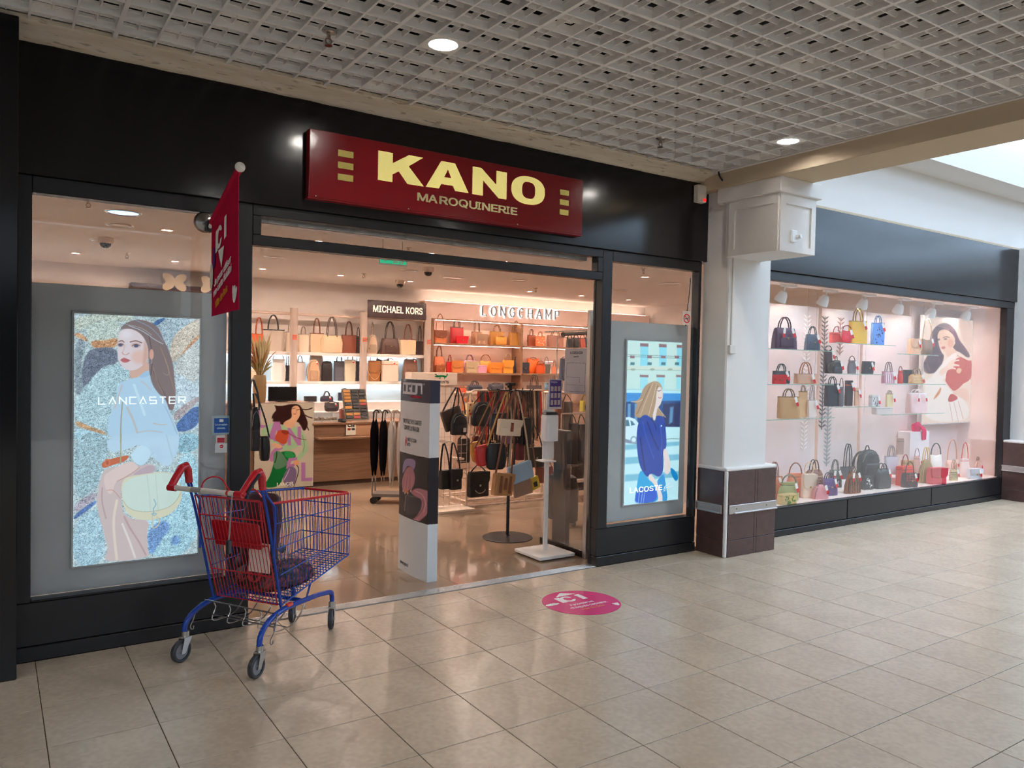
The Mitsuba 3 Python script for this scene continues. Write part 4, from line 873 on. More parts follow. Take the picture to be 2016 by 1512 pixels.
BAGS = [
  ('satchel',(76,42,72),7.065,0.27,1.93,0.293,0.111,0.23,0.113,14.0,'large dark purple satchel at the left end of the top glass shelf','w',None,2,''), 
  ('satchel',(62,76,96),7.556,0.27,1.93,0.187,0.071,0.18,0.085,15.9,'slate blue satchel with a front pocket on the top left glass shelf','w',None,1,''), 
  ('boxy',(214,78,72),8.072,0.32,2.03,0.163,0.062,0.121,0.073,16.7,'boxy coral bag on the upper middle glass shelf','w',None,1,''), 
  ('hobo',(222,40,56),8.124,0.22,2.03,0.131,0.05,0.153,0.048,19.1,'bright red soft bag between the coral box bag and the yellow tote','w',None,1,''), 
  ('tote',(240,188,52),8.475,0.31,2.03,0.244,0.093,0.273,0.141,15.8,'yellow tote with long straps on the upper middle glass shelf','w',None,1,''), 
  ('tote',(92,148,230),8.825,0.27,2.03,0.175,0.067,0.265,0.084,18.8,'blue patterned tote on the upper middle glass shelf','w',(40,60,120),1,'dots'), 
  ('flap',(248,190,150),9.634,0.27,1.935,0.191,0.073,0.2,0,4.5,'peach flap bag hanging in front of the lit poster','w',None,1,'chain'), 
  ('hobo',(108,84,62),10.055,0.33,1.935,0.191,0.073,0.218,0.255,11.4,'brown shoulder bag with a tan strap just left of the poster','w',(190,150,110),1,''), 
  ('tote',(44,40,42),7.098,0.32,1.56,0.202,0.077,0.137,0.076,19.1,'black tote standing behind the small bright red bag','w',None,1,''), 
  ('flap',(214,22,32),6.893,0.19,1.56,0.154,0.058,0.099,0,14.4,'small bright red flap bag on the second left glass shelf','w',None,0,''), 
  ('tote',(202,150,116),7.452,0.27,1.56,0.271,0.103,0.111,0.125,18.4,'tan and pink tote on the second left glass shelf','w',(170,110,80),1,''), 
  ('hobo',(60,36,36),7.945,0.33,1.68,0.128,0.049,0.29,0.024,5.8,'dark brown shoulder bag behind the small black backpack','w',None,1,''), 
  ('backpack',(42,40,44),7.944,0.22,1.68,0.155,0.059,0.152,0.016,11.5,'small black backpack on the middle glass shelf','w',None,1,''), 
  ('bucket',(122,112,116),8.318,0.27,1.68,0.128,0.049,0.156,0.025,7.9,'grey bucket bag with a brown strap on the middle glass shelf','w',(110,74,60),1,''), 
  ('flap',(44,38,46),8.636,0.27,1.68,0.153,0.058,0.151,0,12.7,'small black folded bag on the middle glass shelf','w',None,1,''), 
  ('tote',(206,140,156),9.084,0.27,1.57,0.189,0.072,0.146,0.112,13.2,'pink and white striped tote on the right glass shelf','w',(242,220,222),1,'stripesv'), 
  ('bucket',(214,44,36),9.243,0.21,1.57,0.093,0.035,0.16,0,4.2,'small pointed red bag beside the striped tote','w',None,0,''), 
  ('boxy',(46,40,44),9.672,0.35,1.57,0.16,0.061,0.171,0,7.5,'black bag at the back of the right glass shelf','w',None,0,''), 
  ('bowler',(216,160,92),9.718,0.27,1.57,0.236,0.09,0.116,0.071,8.5,'golden straw bag with pale bands on the right glass shelf','w',(250,226,186),1,'stripesh'), 
  ('tote',(200,154,102),7.103,0.22,1.19,0.257,0.098,0.235,0.08,18.7,'large camel tote on the lowest left glass shelf','w',None,1,''), 
  ('tote',(236,192,142),7.503,0.33,1.19,0.111,0.042,0.288,0.063,16.3,'pale sand tote behind the large camel tote','w',None,0,''), 
  ('tote',(238,218,206),7.584,0.27,1.19,0.129,0.049,0.192,0.161,6.6,'pale cream tote at the right end of the lowest left glass shelf','w',None,1,''), 
  ('tote',(48,46,54),7.951,0.27,1.305,0.195,0.074,0.257,0.079,16.8,'black wide tote on the lower middle glass shelf','w',None,1,''), 
  ('bucket',(96,90,96),8.035,0.21,1.305,0.084,0.032,0.224,0.099,6.2,'grey narrow bag between the black tote and the brown box bag','w',None,0,''), 
  ('boxy',(60,42,44),8.274,0.27,1.305,0.101,0.038,0.297,0,13.9,'dark brown upright box bag with an orange edge','w',(226,110,70),1,''), 
  ('boxy',(222,174,142),8.43,0.27,1.305,0.066,0.025,0.211,0,6.0,'narrow beige bag beside the dark brown box bag','w',None,1,''), 
  ('boxy',(216,212,210),8.827,0.29,1.285,0.151,0.057,0.144,0,4.0,'black and white patterned case on the lower right glass shelf','w',(40,38,40),1,'dots'), 
  ('clutch',(228,216,208),8.875,0.21,1.2,0.255,0.097,0.087,0,17.9,'white quilted pouch on the lower right glass shelf','w',None,0,''), 
  ('tote',(246,222,172),9.211,0.32,1.2,0.125,0.047,0.243,0.038,7.4,'small pale yellow bag behind the white quilted pouch','w',None,1,''), 
  ('tote',(246,206,200),9.745,0.27,1.2,0.335,0.127,0.25,0.044,7.4,'large pale pink tote below the golden straw bag','w',(252,232,228),2,''), 
  ('tote',(226,140,106),7.061,0.34,0.303,0.193,0.073,0.248,0.157,19.7,'terracotta tote at the left end of the window deck','w',None,1,''), 
  ('bucket',(230,144,110),7.425,0.34,0.303,0.225,0.085,0.259,0.117,18.0,'terracotta drawstring bucket bag behind the olive bag','w',None,0,''), 
  ('bowler',(140,86,66),7.79,0.36,0.333,0.24,0.091,0.246,0.11,8.6,'brown bowling bag with cream stripes','w',(222,188,150),0,'stripesh'), 
  ('satchel',(114,112,104),8.163,0.34,0.353,0.169,0.064,0.205,0.118,19.4,'olive grey satchel with a top handle','w',None,2,''), 
  ('tote',(84,84,90),8.567,0.44,0.303,0.217,0.082,0.256,0.275,12.6,'dark grey tote with tall straps behind the olive grey satchel','w',None,1,''), 
  ('clutch',(44,44,50),8.041,0.3,0.383,0.204,0.077,0.082,0,14.8,'black studded pouch behind the purple satchel','w',(180,180,184),0,'dots'), 
  ('backpack',(48,50,60),8.961,0.42,0.423,0.328,0.125,0.324,0.043,7.3,'large black backpack leaning on a stand','w',None,0,''), 
  ('tote',(216,206,214),9.398,0.38,0.423,0.191,0.073,0.229,0.132,19.1,'pale lilac grey tote with thin handles','w',None,0,''), 
  ('bucket',(164,166,110),7.125,0.2,0.303,0.251,0.095,0.199,0.08,15.1,'olive green tote beside the cream flap bag','w',None,1,''), 
  ('flap',(240,214,190),7.497,0.22,0.303,0.173,0.066,0.265,0.131,19.5,'cream flap bag with two peaks and a round handle','w',None,0,'round'), 
  ('dome',(226,150,154),7.564,0.12,0.303,0.195,0.074,0.157,0.079,18.3,'pink domed handbag at the window front','w',None,1,''), 
  ('satchel',(88,58,120),7.867,0.22,0.303,0.231,0.088,0.192,0.064,8.8,'purple satchel behind the pink domed handbag','w',None,1,''), 
  ('dome',(148,84,50),8.262,0.18,0.303,0.224,0.085,0.246,0.051,9.8,'brown handbag with dark stripes at the window front','w',(84,50,36),2,'stripesv'), 
  ('boxy',(48,50,56),8.691,0.26,0.303,0.17,0.065,0.168,0,6.7,'black box bag with white flowers','w',(232,230,228),0,'dots'), 
  ('bowler',(60,62,68),8.941,0.22,0.303,0.249,0.095,0.24,0.058,6.3,'dark grey doctor bag in the middle of the deck','w',None,1,''), 
  ('clutch',(206,176,116),6.95,0.09,0.303,0.228,0.086,0.105,0,5.0,'green and yellow floral clutch at the front left of the deck','w',(90,130,70),0,'dots'), 
  ('boxy',(190,150,100),9.813,0.4,0.383,0.186,0.071,0.195,0,8.8,'golden tan box bag at the back of the deck','w',None,0,''), 
  ('bucket',(236,186,176),10.037,0.4,0.383,0.111,0.042,0.235,0.103,13.6,'pink bag with a big patterned bow handle','w',None,1,''), 
  ('boxy',(230,52,42),9.474,0.24,0.303,0.263,0.1,0.239,0.148,4.1,'orange red bag with a looped handle behind the tartan bag','w',None,0,''), 
  ('flap',(66,30,42),9.364,0.12,0.303,0.217,0.082,0.173,0.124,14.8,'black and red tartan flap bag at the window front','w',(150,40,56),1,'plaid'), 
  ('dome',(166,140,92),9.966,0.24,0.303,0.255,0.097,0.296,0.152,9.4,'olive gold framed handbag','w',(214,180,100),0,''), 
  ('hobo',(238,228,218),10.543,0.42,0.403,0.223,0.085,0.218,0.142,9.0,'white shoulder bag with a black handle','w',(40,38,44),0,''), 
  ('flap',(224,74,86),9.974,0.11,0.303,0.265,0.101,0.205,0.011,17.1,'coral red quilted satchel at the window front','w',(200,56,70),0,''), 
  ('bowler',(206,180,130),10.504,0.16,0.303,0.132,0.05,0.149,0.121,11.7,'sand and gold bag with black handles','w',(56,50,50),1,'stripesh'), 
  ('hobo',(240,190,170),10.932,0.4,0.403,0.222,0.084,0.127,0.276,9.1,'pale pink hobo with a tall tan strap','w',(196,140,110),1,''), 
  ('bucket',(246,216,206),10.99,0.26,0.303,0.169,0.064,0.254,0.215,11.7,'pale pink bucket bag with a red patch','w',(206,40,50),0,''), 
  ('flap',(236,232,236),10.943,0.11,0.303,0.219,0.083,0.139,0,15.3,'white flap bag near the right end of the deck','w',None,1,''), 
  ('dome',(240,190,170),11.437,0.3,0.383,0.123,0.047,0.117,0,4.9,'small pink shell shaped bag at the right end of the deck','w',None,1,''), 
  ('boxy',(176,146,136),9.805,0.5,0.643,0.096,0.036,0.21,0,19.6,'tall taupe bag standing at the back of the window','w',None,0,''), 
  ('tote',(232,92,42),3.375,6.93,1.832,0.221,0.084,0.261,0.248,-3.7,'orange tote behind the dried grasses','l1',None,0,''), 
  ('tote',(200,186,170),3.589,6.93,1.832,0.341,0.13,0.334,0.222,5.0,'grey beige tote with black edges and black handles, left of the first post','l1',(40,36,38),0,''), 
  ('tote',(240,226,208),3.861,6.93,1.832,0.161,0.061,0.31,0.197,6.1,'white tote half hidden by the first post','l1',None,0,''), 
  ('tote',(236,216,190),4.047,6.88,1.832,0.177,0.067,0.279,0.12,-3.8,'cream shopper just right of the first post','l1',None,0,''), 
  ('tote',(224,200,166),4.279,6.93,1.832,0.223,0.085,0.306,0.237,5.5,'beige tote with brown handles between two cream bags','l1',(110,64,46),0,''), 
  ('bowler',(226,200,164),4.505,6.87,1.832,0.346,0.131,0.278,0.289,0.4,'large beige doctor bag in the middle of the upper white shelf','l1',(60,44,40),0,''), 
  ('tote',(120,64,46),4.818,6.93,1.832,0.243,0.092,0.295,0.22,2.9,'chestnut brown tote left of the second post','l1',None,0,''), 
  ('tote',(52,40,40),4.979,6.93,1.832,0.103,0.039,0.281,0.148,-3.9,'black bag half hidden by the second post','l1',None,0,''), 
  ('backpack',(204,178,150),5.231,6.93,1.832,0.17,0.064,0.314,0.202,-3.4,'leopard print backpack right of the second post','l1',(70,50,40),0,'dots'), 
  ('satchel',(76,52,44),5.542,6.93,1.832,0.342,0.13,0.266,0.28,-1.8,'dark brown satchel with long handles','l1',None,0,''), 
  ('tote',(226,196,160),5.847,6.87,1.832,0.285,0.108,0.261,0.253,7.5,'cream tote with brown handles below the dark sign board','l1',(100,56,42),0,''), 
  ('tote',(60,46,46),6.101,6.93,1.832,0.131,0.05,0.237,0.264,-1.6,'dark bag at the right end of the upper white shelf','l1',None,0,''), 
  ('boxy',(236,216,190),3.266,6.93,1.376,0.211,0.08,0.185,0,5.1,'pale bag behind the vase','l2',None,0,''), 
  ('bucket',(240,240,236),3.677,6.93,1.376,0.226,0.086,0.339,0.098,7.2,'white bucket bag left of the first post','l2',None,0,''), 
  ('tote',(40,38,44),3.817,6.93,1.376,0.071,0.027,0.242,0.183,7.3,'small black bag touching the first post','l2',None,0,''), 
  ('tote',(236,230,224),4.016,6.93,1.376,0.157,0.06,0.301,0.1,0.1,'small white tote right of the first post','l2',None,0,''), 
  ('satchel',(160,146,138),4.299,7.0,1.376,0.243,0.092,0.42,0.123,0.3,'grey and black satchel behind the cream backpack','l2',(40,40,48),0,''), 
  ('backpack',(216,176,140),4.213,6.86,1.376,0.188,0.071,0.34,0.029,2.3,'cream and tan flower backpack','l2',None,1,''), 
  ('bowler',(40,36,38),4.455,6.93,1.376,0.168,0.064,0.317,0,5.3,'black bag with gold plate on the lower white shelf','l2',(150,120,70),0,''), 
  ('tote',(92,92,102),4.679,6.98,1.376,0.182,0.069,0.321,0.161,-2.7,'dark grey tote behind the pale green bag','l2',None,0,''), 
  ('tote',(226,216,190),4.846,6.93,1.376,0.186,0.071,0.352,0.118,5.0,'pale green and cream tote','l2',None,1,''), 
  ('tote',(50,46,52),4.986,6.93,1.376,0.102,0.039,0.327,0.178,5.6,'dark bag half hidden by the second post, lower shelf','l2',None,0,''), 
  ('flap',(166,110,66),5.262,6.93,1.376,0.208,0.079,0.343,0.136,6.3,'tan flap bag with a cream chain','l2',None,0,'chain'), 
  ('hobo',(40,36,42),5.453,7.0,1.376,0.248,0.094,0.393,0.168,-3.6,'black shoulder bag behind the cream box bag','l2',None,0,''), 
  ('boxy',(236,216,196),5.518,6.86,1.376,0.283,0.108,0.348,0.045,7.3,'cream box bag with tan edges','l2',(190,120,80),1,''), 
  ('satchel',(120,86,70),5.929,6.93,1.376,0.279,0.106,0.379,0.108,-2.9,'brown patterned satchel at the right end of the lower white shelf','l2',(190,160,130),1,'dots'), 
  ('clutch',(44,42,44),4.003,6.4,1.08,0.189,0.072,0.083,0,0.1,'flat black bag beside the monitor','l3',None,0,''), 
  ('bowler',(44,42,60),4.261,6.4,1.08,0.196,0.074,0.083,0.07,3.3,'navy bag with a dark handle on the back counter','l3',None,1,''), 
  ('boxy',(48,52,76),4.548,6.4,1.09,0.203,0.077,0.127,0.07,7.0,'navy box bag with a red tag on the back counter','l3',None,1,''), 
  ('hobo',(52,44,48),4.191,6.0,0.955,0.226,0.086,0.139,0,0.1,'dark bag with a scarf on the lower back counter','l3',None,1,''), 
  ('boxy',(226,206,206),4.469,6.0,0.955,0.144,0.055,0.192,0,7.1,'shiny pale pink bag on the lower back counter','l3',None,1,''), 
  ('hobo',(172,110,100),4.148,5.4,0.862,0.149,0.057,0.174,0,2.5,'dusty pink pouch on the counter top','l3',None,0,''), 
  ('flap',(204,118,72),6.508,6.96,2.055,0.245,0.093,0.222,0.269,-0.3,'tan shoulder bag at the left end under the metal letters','r1',(110,60,40),0,''), 
  ('tote',(150,26,28),6.879,7.02,2.055,0.26,0.099,0.291,0.177,-0.2,'deep red tote with a brown handle','r1',(70,34,30),0,''), 
  ('flap',(222,22,44),6.91,6.88,2.055,0.214,0.081,0.132,0,-1.9,'bright red flap bag in front of the deep red tote','r1',None,0,''), 
  ('tote',(150,106,78),7.3,7.02,2.055,0.229,0.087,0.228,0.262,-3.1,'taupe shoulder bag with a tall strap','r1',None,0,''), 
  ('flap',(178,140,112),7.318,6.88,2.055,0.23,0.087,0.187,0,-2.2,'greige flap bag in front of the taupe shoulder bag','r1',None,0,''), 
  ('tote',(164,114,52),7.732,7.02,2.055,0.295,0.112,0.25,0.117,4.3,'olive gold tote behind the amber soft bag','r1',None,0,''), 
  ('hobo',(220,150,62),7.736,6.88,2.055,0.237,0.09,0.162,0,8.0,'amber soft bag in front of the olive gold tote','r1',None,0,''), 
  ('tote',(166,112,48),8.1,6.96,2.055,0.299,0.113,0.24,0.219,-2.1,'olive gold tote with tall handles left of the wooden post','r1',None,0,''), 
  ('tote',(132,66,40),8.51,7.02,2.055,0.181,0.069,0.211,0.112,-3.4,'brown tote right of the wooden post','r1',None,0,''), 
  ('tote',(232,122,72),8.63,6.9,2.055,0.196,0.075,0.193,0.085,7.8,'orange flower print tote','r1',(250,210,180),0,'dots'), 
  ('tote',(152,98,78),9.034,6.96,2.055,0.362,0.138,0.222,0.088,2.4,'bronze tote left of the clothes rail','r1',None,0,''), 
  ('satchel',(200,116,76),6.533,7.02,1.54,0.215,0.082,0.279,0.183,0.9,'tan satchel at the left end of the second peach shelf','r2',None,0,''), 
  ('flap',(152,82,46),6.476,6.88,1.54,0.195,0.074,0.123,0,-1.2,'brown flap bag in front of the tan satchel','r2',None,0,''), 
  ('tote',(190,30,30),6.715,6.96,1.54,0.13,0.05,0.187,0.12,3.1,'narrow red bag between two tan bags','r2',None,0,''), 
  ('flap',(202,122,62),6.833,6.9,1.54,0.213,0.081,0.213,0,5.9,'ginger flap bag right of the narrow red bag','r2',None,0,''), 
  ('satchel',(214,160,178),7.165,7.03,1.54,0.271,0.103,0.221,0.098,1.5,'lilac satchel behind the sand flap bag','r2',None,0,''), 
  ('flap',(192,168,132),7.139,6.9,1.54,0.261,0.099,0.206,0,1.1,'sand flap bag in front of the lilac satchel','r2',None,0,''), 
  ('clutch',(236,166,190),7.322,6.86,1.54,0.184,0.07,0.14,0,-3.3,'small pink flap bag','r2',None,0,''), 
  ('hobo',(230,140,60),7.496,7.02,1.54,0.225,0.086,0.232,0.099,7.0,'orange hobo behind the small pink bag','r2',None,0,''), 
  ('flap',(236,140,50),7.631,6.9,1.54,0.257,0.098,0.194,0,-3.6,'orange flap bag in the middle of the second peach shelf','r2',None,0,''), 
  ('flap',(236,160,62),7.924,6.93,1.54,0.216,0.082,0.242,0.092,1.9,'yellow orange bag with a top handle','r2',None,0,''), 
  ('satchel',(46,46,62),8.174,7.01,1.54,0.132,0.05,0.225,0.11,6.1,'navy satchel behind the dark flap bag','r2',None,0,''), 
  ('flap',(52,52,62),8.286,6.9,1.54,0.172,0.065,0.205,0,-2.4,'dark flap bag with a gold clasp','r2',None,0,''), 
  ('hobo',(226,100,32),8.564,7.02,1.54,0.254,0.097,0.297,0,4.8,'bright orange hobo right of the wooden post','r2',None,0,''), 
  ('bucket',(192,76,30),8.65,6.9,1.54,0.206,0.078,0.191,0,7.4,'rust bucket bag in front of the bright orange hobo','r2',None,0,''), 
  ('flap',(96,80,60),8.836,6.96,1.54,0.15,0.057,0.184,0.122,3.6,'small olive brown bag with a round handle','r2',None,0,''), 
  ('tote',(216,120,72),9.027,6.96,1.54,0.108,0.041,0.142,0.131,5.5,'small orange tote at the right end of the second peach shelf','r2',None,0,''), 
  ('bowler',(46,46,60),6.658,6.0,1.255,0.281,0.107,0.098,0.061,-2.7,'navy bag with looped handles on the low wall table','r3',None,0,''), 
  ('hobo',(50,48,58),7.078,6.0,1.255,0.299,0.114,0.126,0,1.2,'slumped navy bag on the low wall table','r3',None,0,''), 
  ('tote',(70,54,54),7.871,6.0,1.24,0.305,0.116,0.103,0.191,-2.2,'dark tote with upright handles on the low wall table','r3',None,0,''), 
  ('hobo',(226,84,46),6.362,5.9,1.2,0.138,0.052,0.136,0,6.1,'orange pouch beside the navy bags','r3',None,0,''),
]
# ================================================================ handbags
def loft(rings, n=22, e=0.55, dip=None):
    """rings: (z, half width, half depth[, y offset]); rounded rectangular cross-sections"""
    a_ = np.arange(n)*2*np.pi/n+np.pi/n; c, s = np.cos(a_), np.sin(a_); V = []
    for r in rings:
        z, hw, hd = r[:3]; oy = r[3] if len(r) > 3 else 0
        X = hw*np.sign(c)*np.abs(c)**e; Yy = oy+hd*np.sign(s)*np.abs(s)**e
        Z = np.full(n, z) if dip is None else z-dip(X, z)
        V.append(np.c_[X, Yy, Z])
    m = len(rings); top, bot = V[-1].mean(0), V[0].mean(0); V = np.vstack(V+[bot[None], top[None]]); F = []; k = np.arange(n); l = (k+1) % n
    for i in range(m-1): F += [np.c_[i*n+k, i*n+l, (i+1)*n+l], np.c_[i*n+k, (i+1)*n+l, (i+1)*n+k]]
    F += [np.c_[l, k, k*0+m*n], np.c_[(m-1)*n+k, (m-1)*n+l, k*0+m*n+1]]
    return trimesh.Trimesh(V, np.vstack(F), process=False)
def shade(c, f): return tuple(min(255, max(0, v*f)) for v in c)
def handle(w, hh, y, z0, r, flat=0.75, n=15):
    p = arc((0, y, z0), w, math.pi, 0, n, ry=hh); p[:, 0] *= 1.0
    return tube(p, r, 7)
def make_bag(row):
    style, col, x, y, z, w, d, h, hh, rot, label, grp, trim, tag, opt = row
    G = {'w': 'handbags in the display window', 'l1': 'handbags on the upper white shelf', 'l2': 'handbags on the lower white shelf', 'l3': 'bags on the back counter', 'r1': 'handbags on the upper peach shelf', 'r2': 'handbags on the second peach shelf', 'r3': 'bags on the low wall table', 'h': 'bags hanging on the stands'}[grp]
    k = thing('backpack' if style == 'backpack' else 'handbag', label, 'backpack' if style == 'backpack' else 'bag', G)
    m4 = np.eye(4); a_ = math.radians(-rot); m4[:2, :2] = [[math.cos(a_), -math.sin(a_)], [math.sin(a_), math.cos(a_)]]; m4[:3, 3] = (x, y, z)
    hw, hd = w/2, d/2; hc = trim if trim and style in ('tote', 'bowler', 'hobo', 'bucket', 'satchel', 'dome') and not opt else shade(col, 0.62)
    lite = grp in ('l3', 'r3')
    def P(par, nm, mesh, c, bs='m_leather', sm=38, **kw): return part(par, nm, moved(mesh, m4), bs, c, sm, **kw)
    rr_ = max(0.0035, min(0.0065, 0.022*w+0.001))
    strap_done = False
    if style == 'tote':
        body = loft([(0, hw*.90, hd*.95), (h*.04, hw*.94, hd), (h*.5, hw*.98, hd*.8), (h*.97, hw, hd*.45), (h, hw, hd*.43), (h*.96, hw*.96, hd*.36)], e=.38)
        P(k, 'body', body, col)
        P(k, 'rim', loft([(h*.955, hw*1.006, hd*.50), (h*1.004, hw*1.008, hd*.46)], e=.38), trim if trim and not opt else shade(col, .78))
        if hh > .015:
            for s in (-1, 1): P(k, 'handle', handle(hw*.45, hh+.03*h, s*hd*.40, h*.97, rr_), hc)
    elif style in ('boxy', 'clutch'):
        P(k, 'body', loft([(0, hw*.96, hd*.94), (h*.06, hw, hd), (h*.94, hw, hd*.96), (h, hw*.95, hd*.86)], e=.30), col)
        P(k, 'zip_band', loft([(h*.80, hw*1.006, hd*1.01), (h*.835, hw*1.006, hd*1.01)], e=.30), trim if trim and opt == '' else shade(col, .7))
        if hh > .012: P(k, 'handle', handle(hw*.5, hh, 0, h*.97, rr_), shade(col, .7))
    elif style == 'satchel':
        P(k, 'body', loft([(0, hw*.97, hd*.96), (h*.05, hw, hd), (h*.6, hw*.95, hd*.85), (h*.93, hw*.86, hd*.5), (h, hw*.82, hd*.3)], e=.42), col)
        P(k, 'front_pocket', loft([(h*.10, hw*.60, .006, -hd*.97), (h*.14, hw*.64, .010, -hd*.97), (h*.50, hw*.62, .010, -hd*.88), (h*.56, hw*.56, .006, -hd*.84)], 16, .3), shade(col, .9))
        P(k, 'clasp', cbox(-.012, .012, -hd*.93-.016, -hd*.93-.006, h*.47, h*.53, .002), (206, 170, 96), 'm_metal')
        if hh > .012:
            for s in (-1, 1): P(k, 'handle', handle(hw*.48, hh+.06*h, s*hd*.32, h*.94, rr_), hc)
    elif style == 'bowler':
        P(k, 'body', loft([(0, hw*.95, hd*.9), (h*.06, hw, hd), (h*.6, hw, hd*.95), (h*.82, hw*.95, hd*.75), (h*.95, hw*.84, hd*.42), (h, hw*.7, hd*.15)], e=.46), col)
        P(k, 'zip_band', tube([(-hw*.9, -hd*.1, h*.88), (-hw*.6, -hd*.08, h*.985), (0, -.0, h*1.002), (hw*.6, -hd*.08, h*.985), (hw*.9, -hd*.1, h*.88)], .004, 6), trim if trim else shade(col, .55))
        if hh > .012:
            for s in (-1, 1): P(k, 'handle', handle(hw*.45, hh+.15*h, s*hd*.45, h*.86, rr_), hc)
    elif style == 'dome':
        P(k, 'body', loft([(0, hw*.96, hd*.95), (h*.06, hw, hd), (h*.35, hw*.95, hd*.9), (h*.62, hw*.80, hd*.75), (h*.84, hw*.58, hd*.5), (h*.96, hw*.36, hd*.3), (h, hw*.22, hd*.16)], e=.55), col)
        P(k, 'front_seam', strap([(-hw*.93, -hd*.96, h*.05), (-hw*.84, -hd*.92, h*.4), (-hw*.5, -hd*.62, h*.8)], .008, .004, (1, 0, 0)), trim if trim else shade(col, .7))
        for s in (-1, 1): P(k, 'handle', handle(hw*.40, max(hh, .05)+.2*h, s*hd*.3, h*.80, rr_), hc)
    elif style == 'bucket':
        P(k, 'body', loft([(0, hw*.86, hd*.9), (h*.06, hw*.95, hd), (h*.5, hw, hd*1.02), (h*.78, hw*.86, hd*.8), (h*.86, hw*.74, hd*.62), (h, hw*.88, hd*.8), (h*.97, hw*.8, hd*.7)], e=.72), col)
        P(k, 'drawstring', tube(np.c_[hw*.78*np.cos(np.linspace(0, 6.283, 20)), hd*.68*np.sin(np.linspace(0, 6.283, 20)), np.full(20, h*.86)], .0035, 6), hc)
        P(k, 'handle', handle(hw*.72, max(hh, .05)+.06*h, 0, h*.94, rr_*1.2), hc)
    elif style == 'hobo':
        P(k, 'body', loft([(0, hw*.72, hd*.8), (h*.10, hw*.90, hd), (h*.45, hw, hd*.95), (h*.8, hw*.98, hd*.5), (h, hw*.95, hd*.2)], e=.7, dip=lambda X, z_: (z_/h)**2*0.22*h*np.clip(1-(X/(hw+1e-6))**2, 0, 1)), col)
        if hh > .012: P(k, 'handle', handle(hw*.86, hh+.04*h, 0, h*.96, rr_*1.25), hc)
        else: P(k, 'handle', handle(hw*.7, .22*h, 0, h*.80, rr_), hc)
    elif style == 'flap':
        P(k, 'body', loft([(0, hw*.94, hd*.9), (h*.07, hw, hd), (h*.85, hw*.97, hd*.9), (h, hw*.90, hd*.7)], e=.34), col)
        g = sg.Polygon(chaikin([(-hw*.98, h*.99), (-hw*.99, h*.52), (-hw*.6, h*.40), (hw*.6, h*.40), (hw*.99, h*.52), (hw*.98, h*.99)], False, 2))
        P(k, 'flap', moved(extrude(g, .006), FRONT((0, -hd*1.02, 0))), shade(col, .93) if not trim or opt else trim)
        P(k, 'clasp', cyl((0, -hd*1.02-.010, h*.46), (0, -hd*1.02-.005, h*.46), .011, 14), (206, 170, 96), 'm_metal')
        if opt == 'round': P(k, 'handle', tube(arc((0, 0, h+hh*.42), hw*.62, 0, 6.283, 28, ry=hh*.55), rr_*1.2, 7), (222, 190, 150))
        elif hh > .012: P(k, 'handle', handle(hw*.62, hh+.02, 0, h*.97, rr_), shade(col, .62))
        if opt == 'chain': P(k, 'chain', tube(smoothpath([(-hw*.95, -hd*.4, h*.9), (-hw*.8, -hd*1.5, h*.3), (0, -hd*1.9, .03), (hw*.8, -hd*1.5, h*.35), (hw*.95, -hd*.4, h*.9)], 18), .004, 6), (222, 196, 150))
    elif style == 'backpack':
        P(k, 'body', loft([(0, hw*.90, hd*.9), (h*.05, hw*.97, hd), (h*.5, hw, hd), (h*.78, hw*.9, hd*.9), (h*.93, hw*.66, hd*.7), (h, hw*.35, hd*.4)], e=.55), col)
        P(k, 'front_pocket', loft([(h*.06, hw*.72, hd*.4, -hd*.85), (h*.12, hw*.78, hd*.5, -hd*.85), (h*.42, hw*.76, hd*.45, -hd*.85), (h*.50, hw*.6, hd*.25, -hd*.85)], 18, .5), shade(col, .85) if sum(col) > 240 else (58, 58, 64))
        P(k, 'zip', tube([(-hw*.92, -hd*.72, h*.55), (-hw*.7, -hd*.78, h*.80), (-hw*.3, -hd*.66, h*.93), (hw*.3, -hd*.66, h*.93), (hw*.7, -hd*.78, h*.80), (hw*.92, -hd*.72, h*.55)], .0035, 6), (150, 146, 140), 'm_metal')
        P(k, 'top_loop', handle(hw*.22, max(hh, .03)+.02, hd*.3, h*.96, rr_), shade(col, .7))
        for s in (-1, 1): P(k, 'shoulder_strap', strap(smoothpath([(s*hw*.4, hd*.8, h*.94), (s*hw*1.02, hd*1.1, h*.62), (s*hw*1.05, hd*1.0, h*.25), (s*hw*.8, hd*.9, h*.06)], 10), .03, .006, (0, 1, 0)), shade(col, .7))
    # prints
    tc = trim or shade(col, 1.5)
    if opt == 'stripesh':
        for j in range(5): P(k, 'stripe', loft([(h*(.12+.14*j), hw*1.004, hd*1.006*(1 if j < 4 else .9)), (h*(.16+.14*j), hw*1.004, hd*1.006*(1 if j < 4 else .9))], e=.46), tc)
    elif opt == 'stripesv':
        for j in range(5):
            xx = hw*(-.72+.36*j); P(k, 'stripe', strap([(xx, -hd*1.0, h*.04), (xx*.96, -hd*.88, h*.5), (xx*.9, -hd*(.52 if style == 'tote' else .6), h*(.94 if style == 'tote' else .72))], w*.07, .006, (1, 0, 0)), tc)
    elif opt in ('dots', 'plaid'):
        q = random.Random(int(x*1000)); ms = []
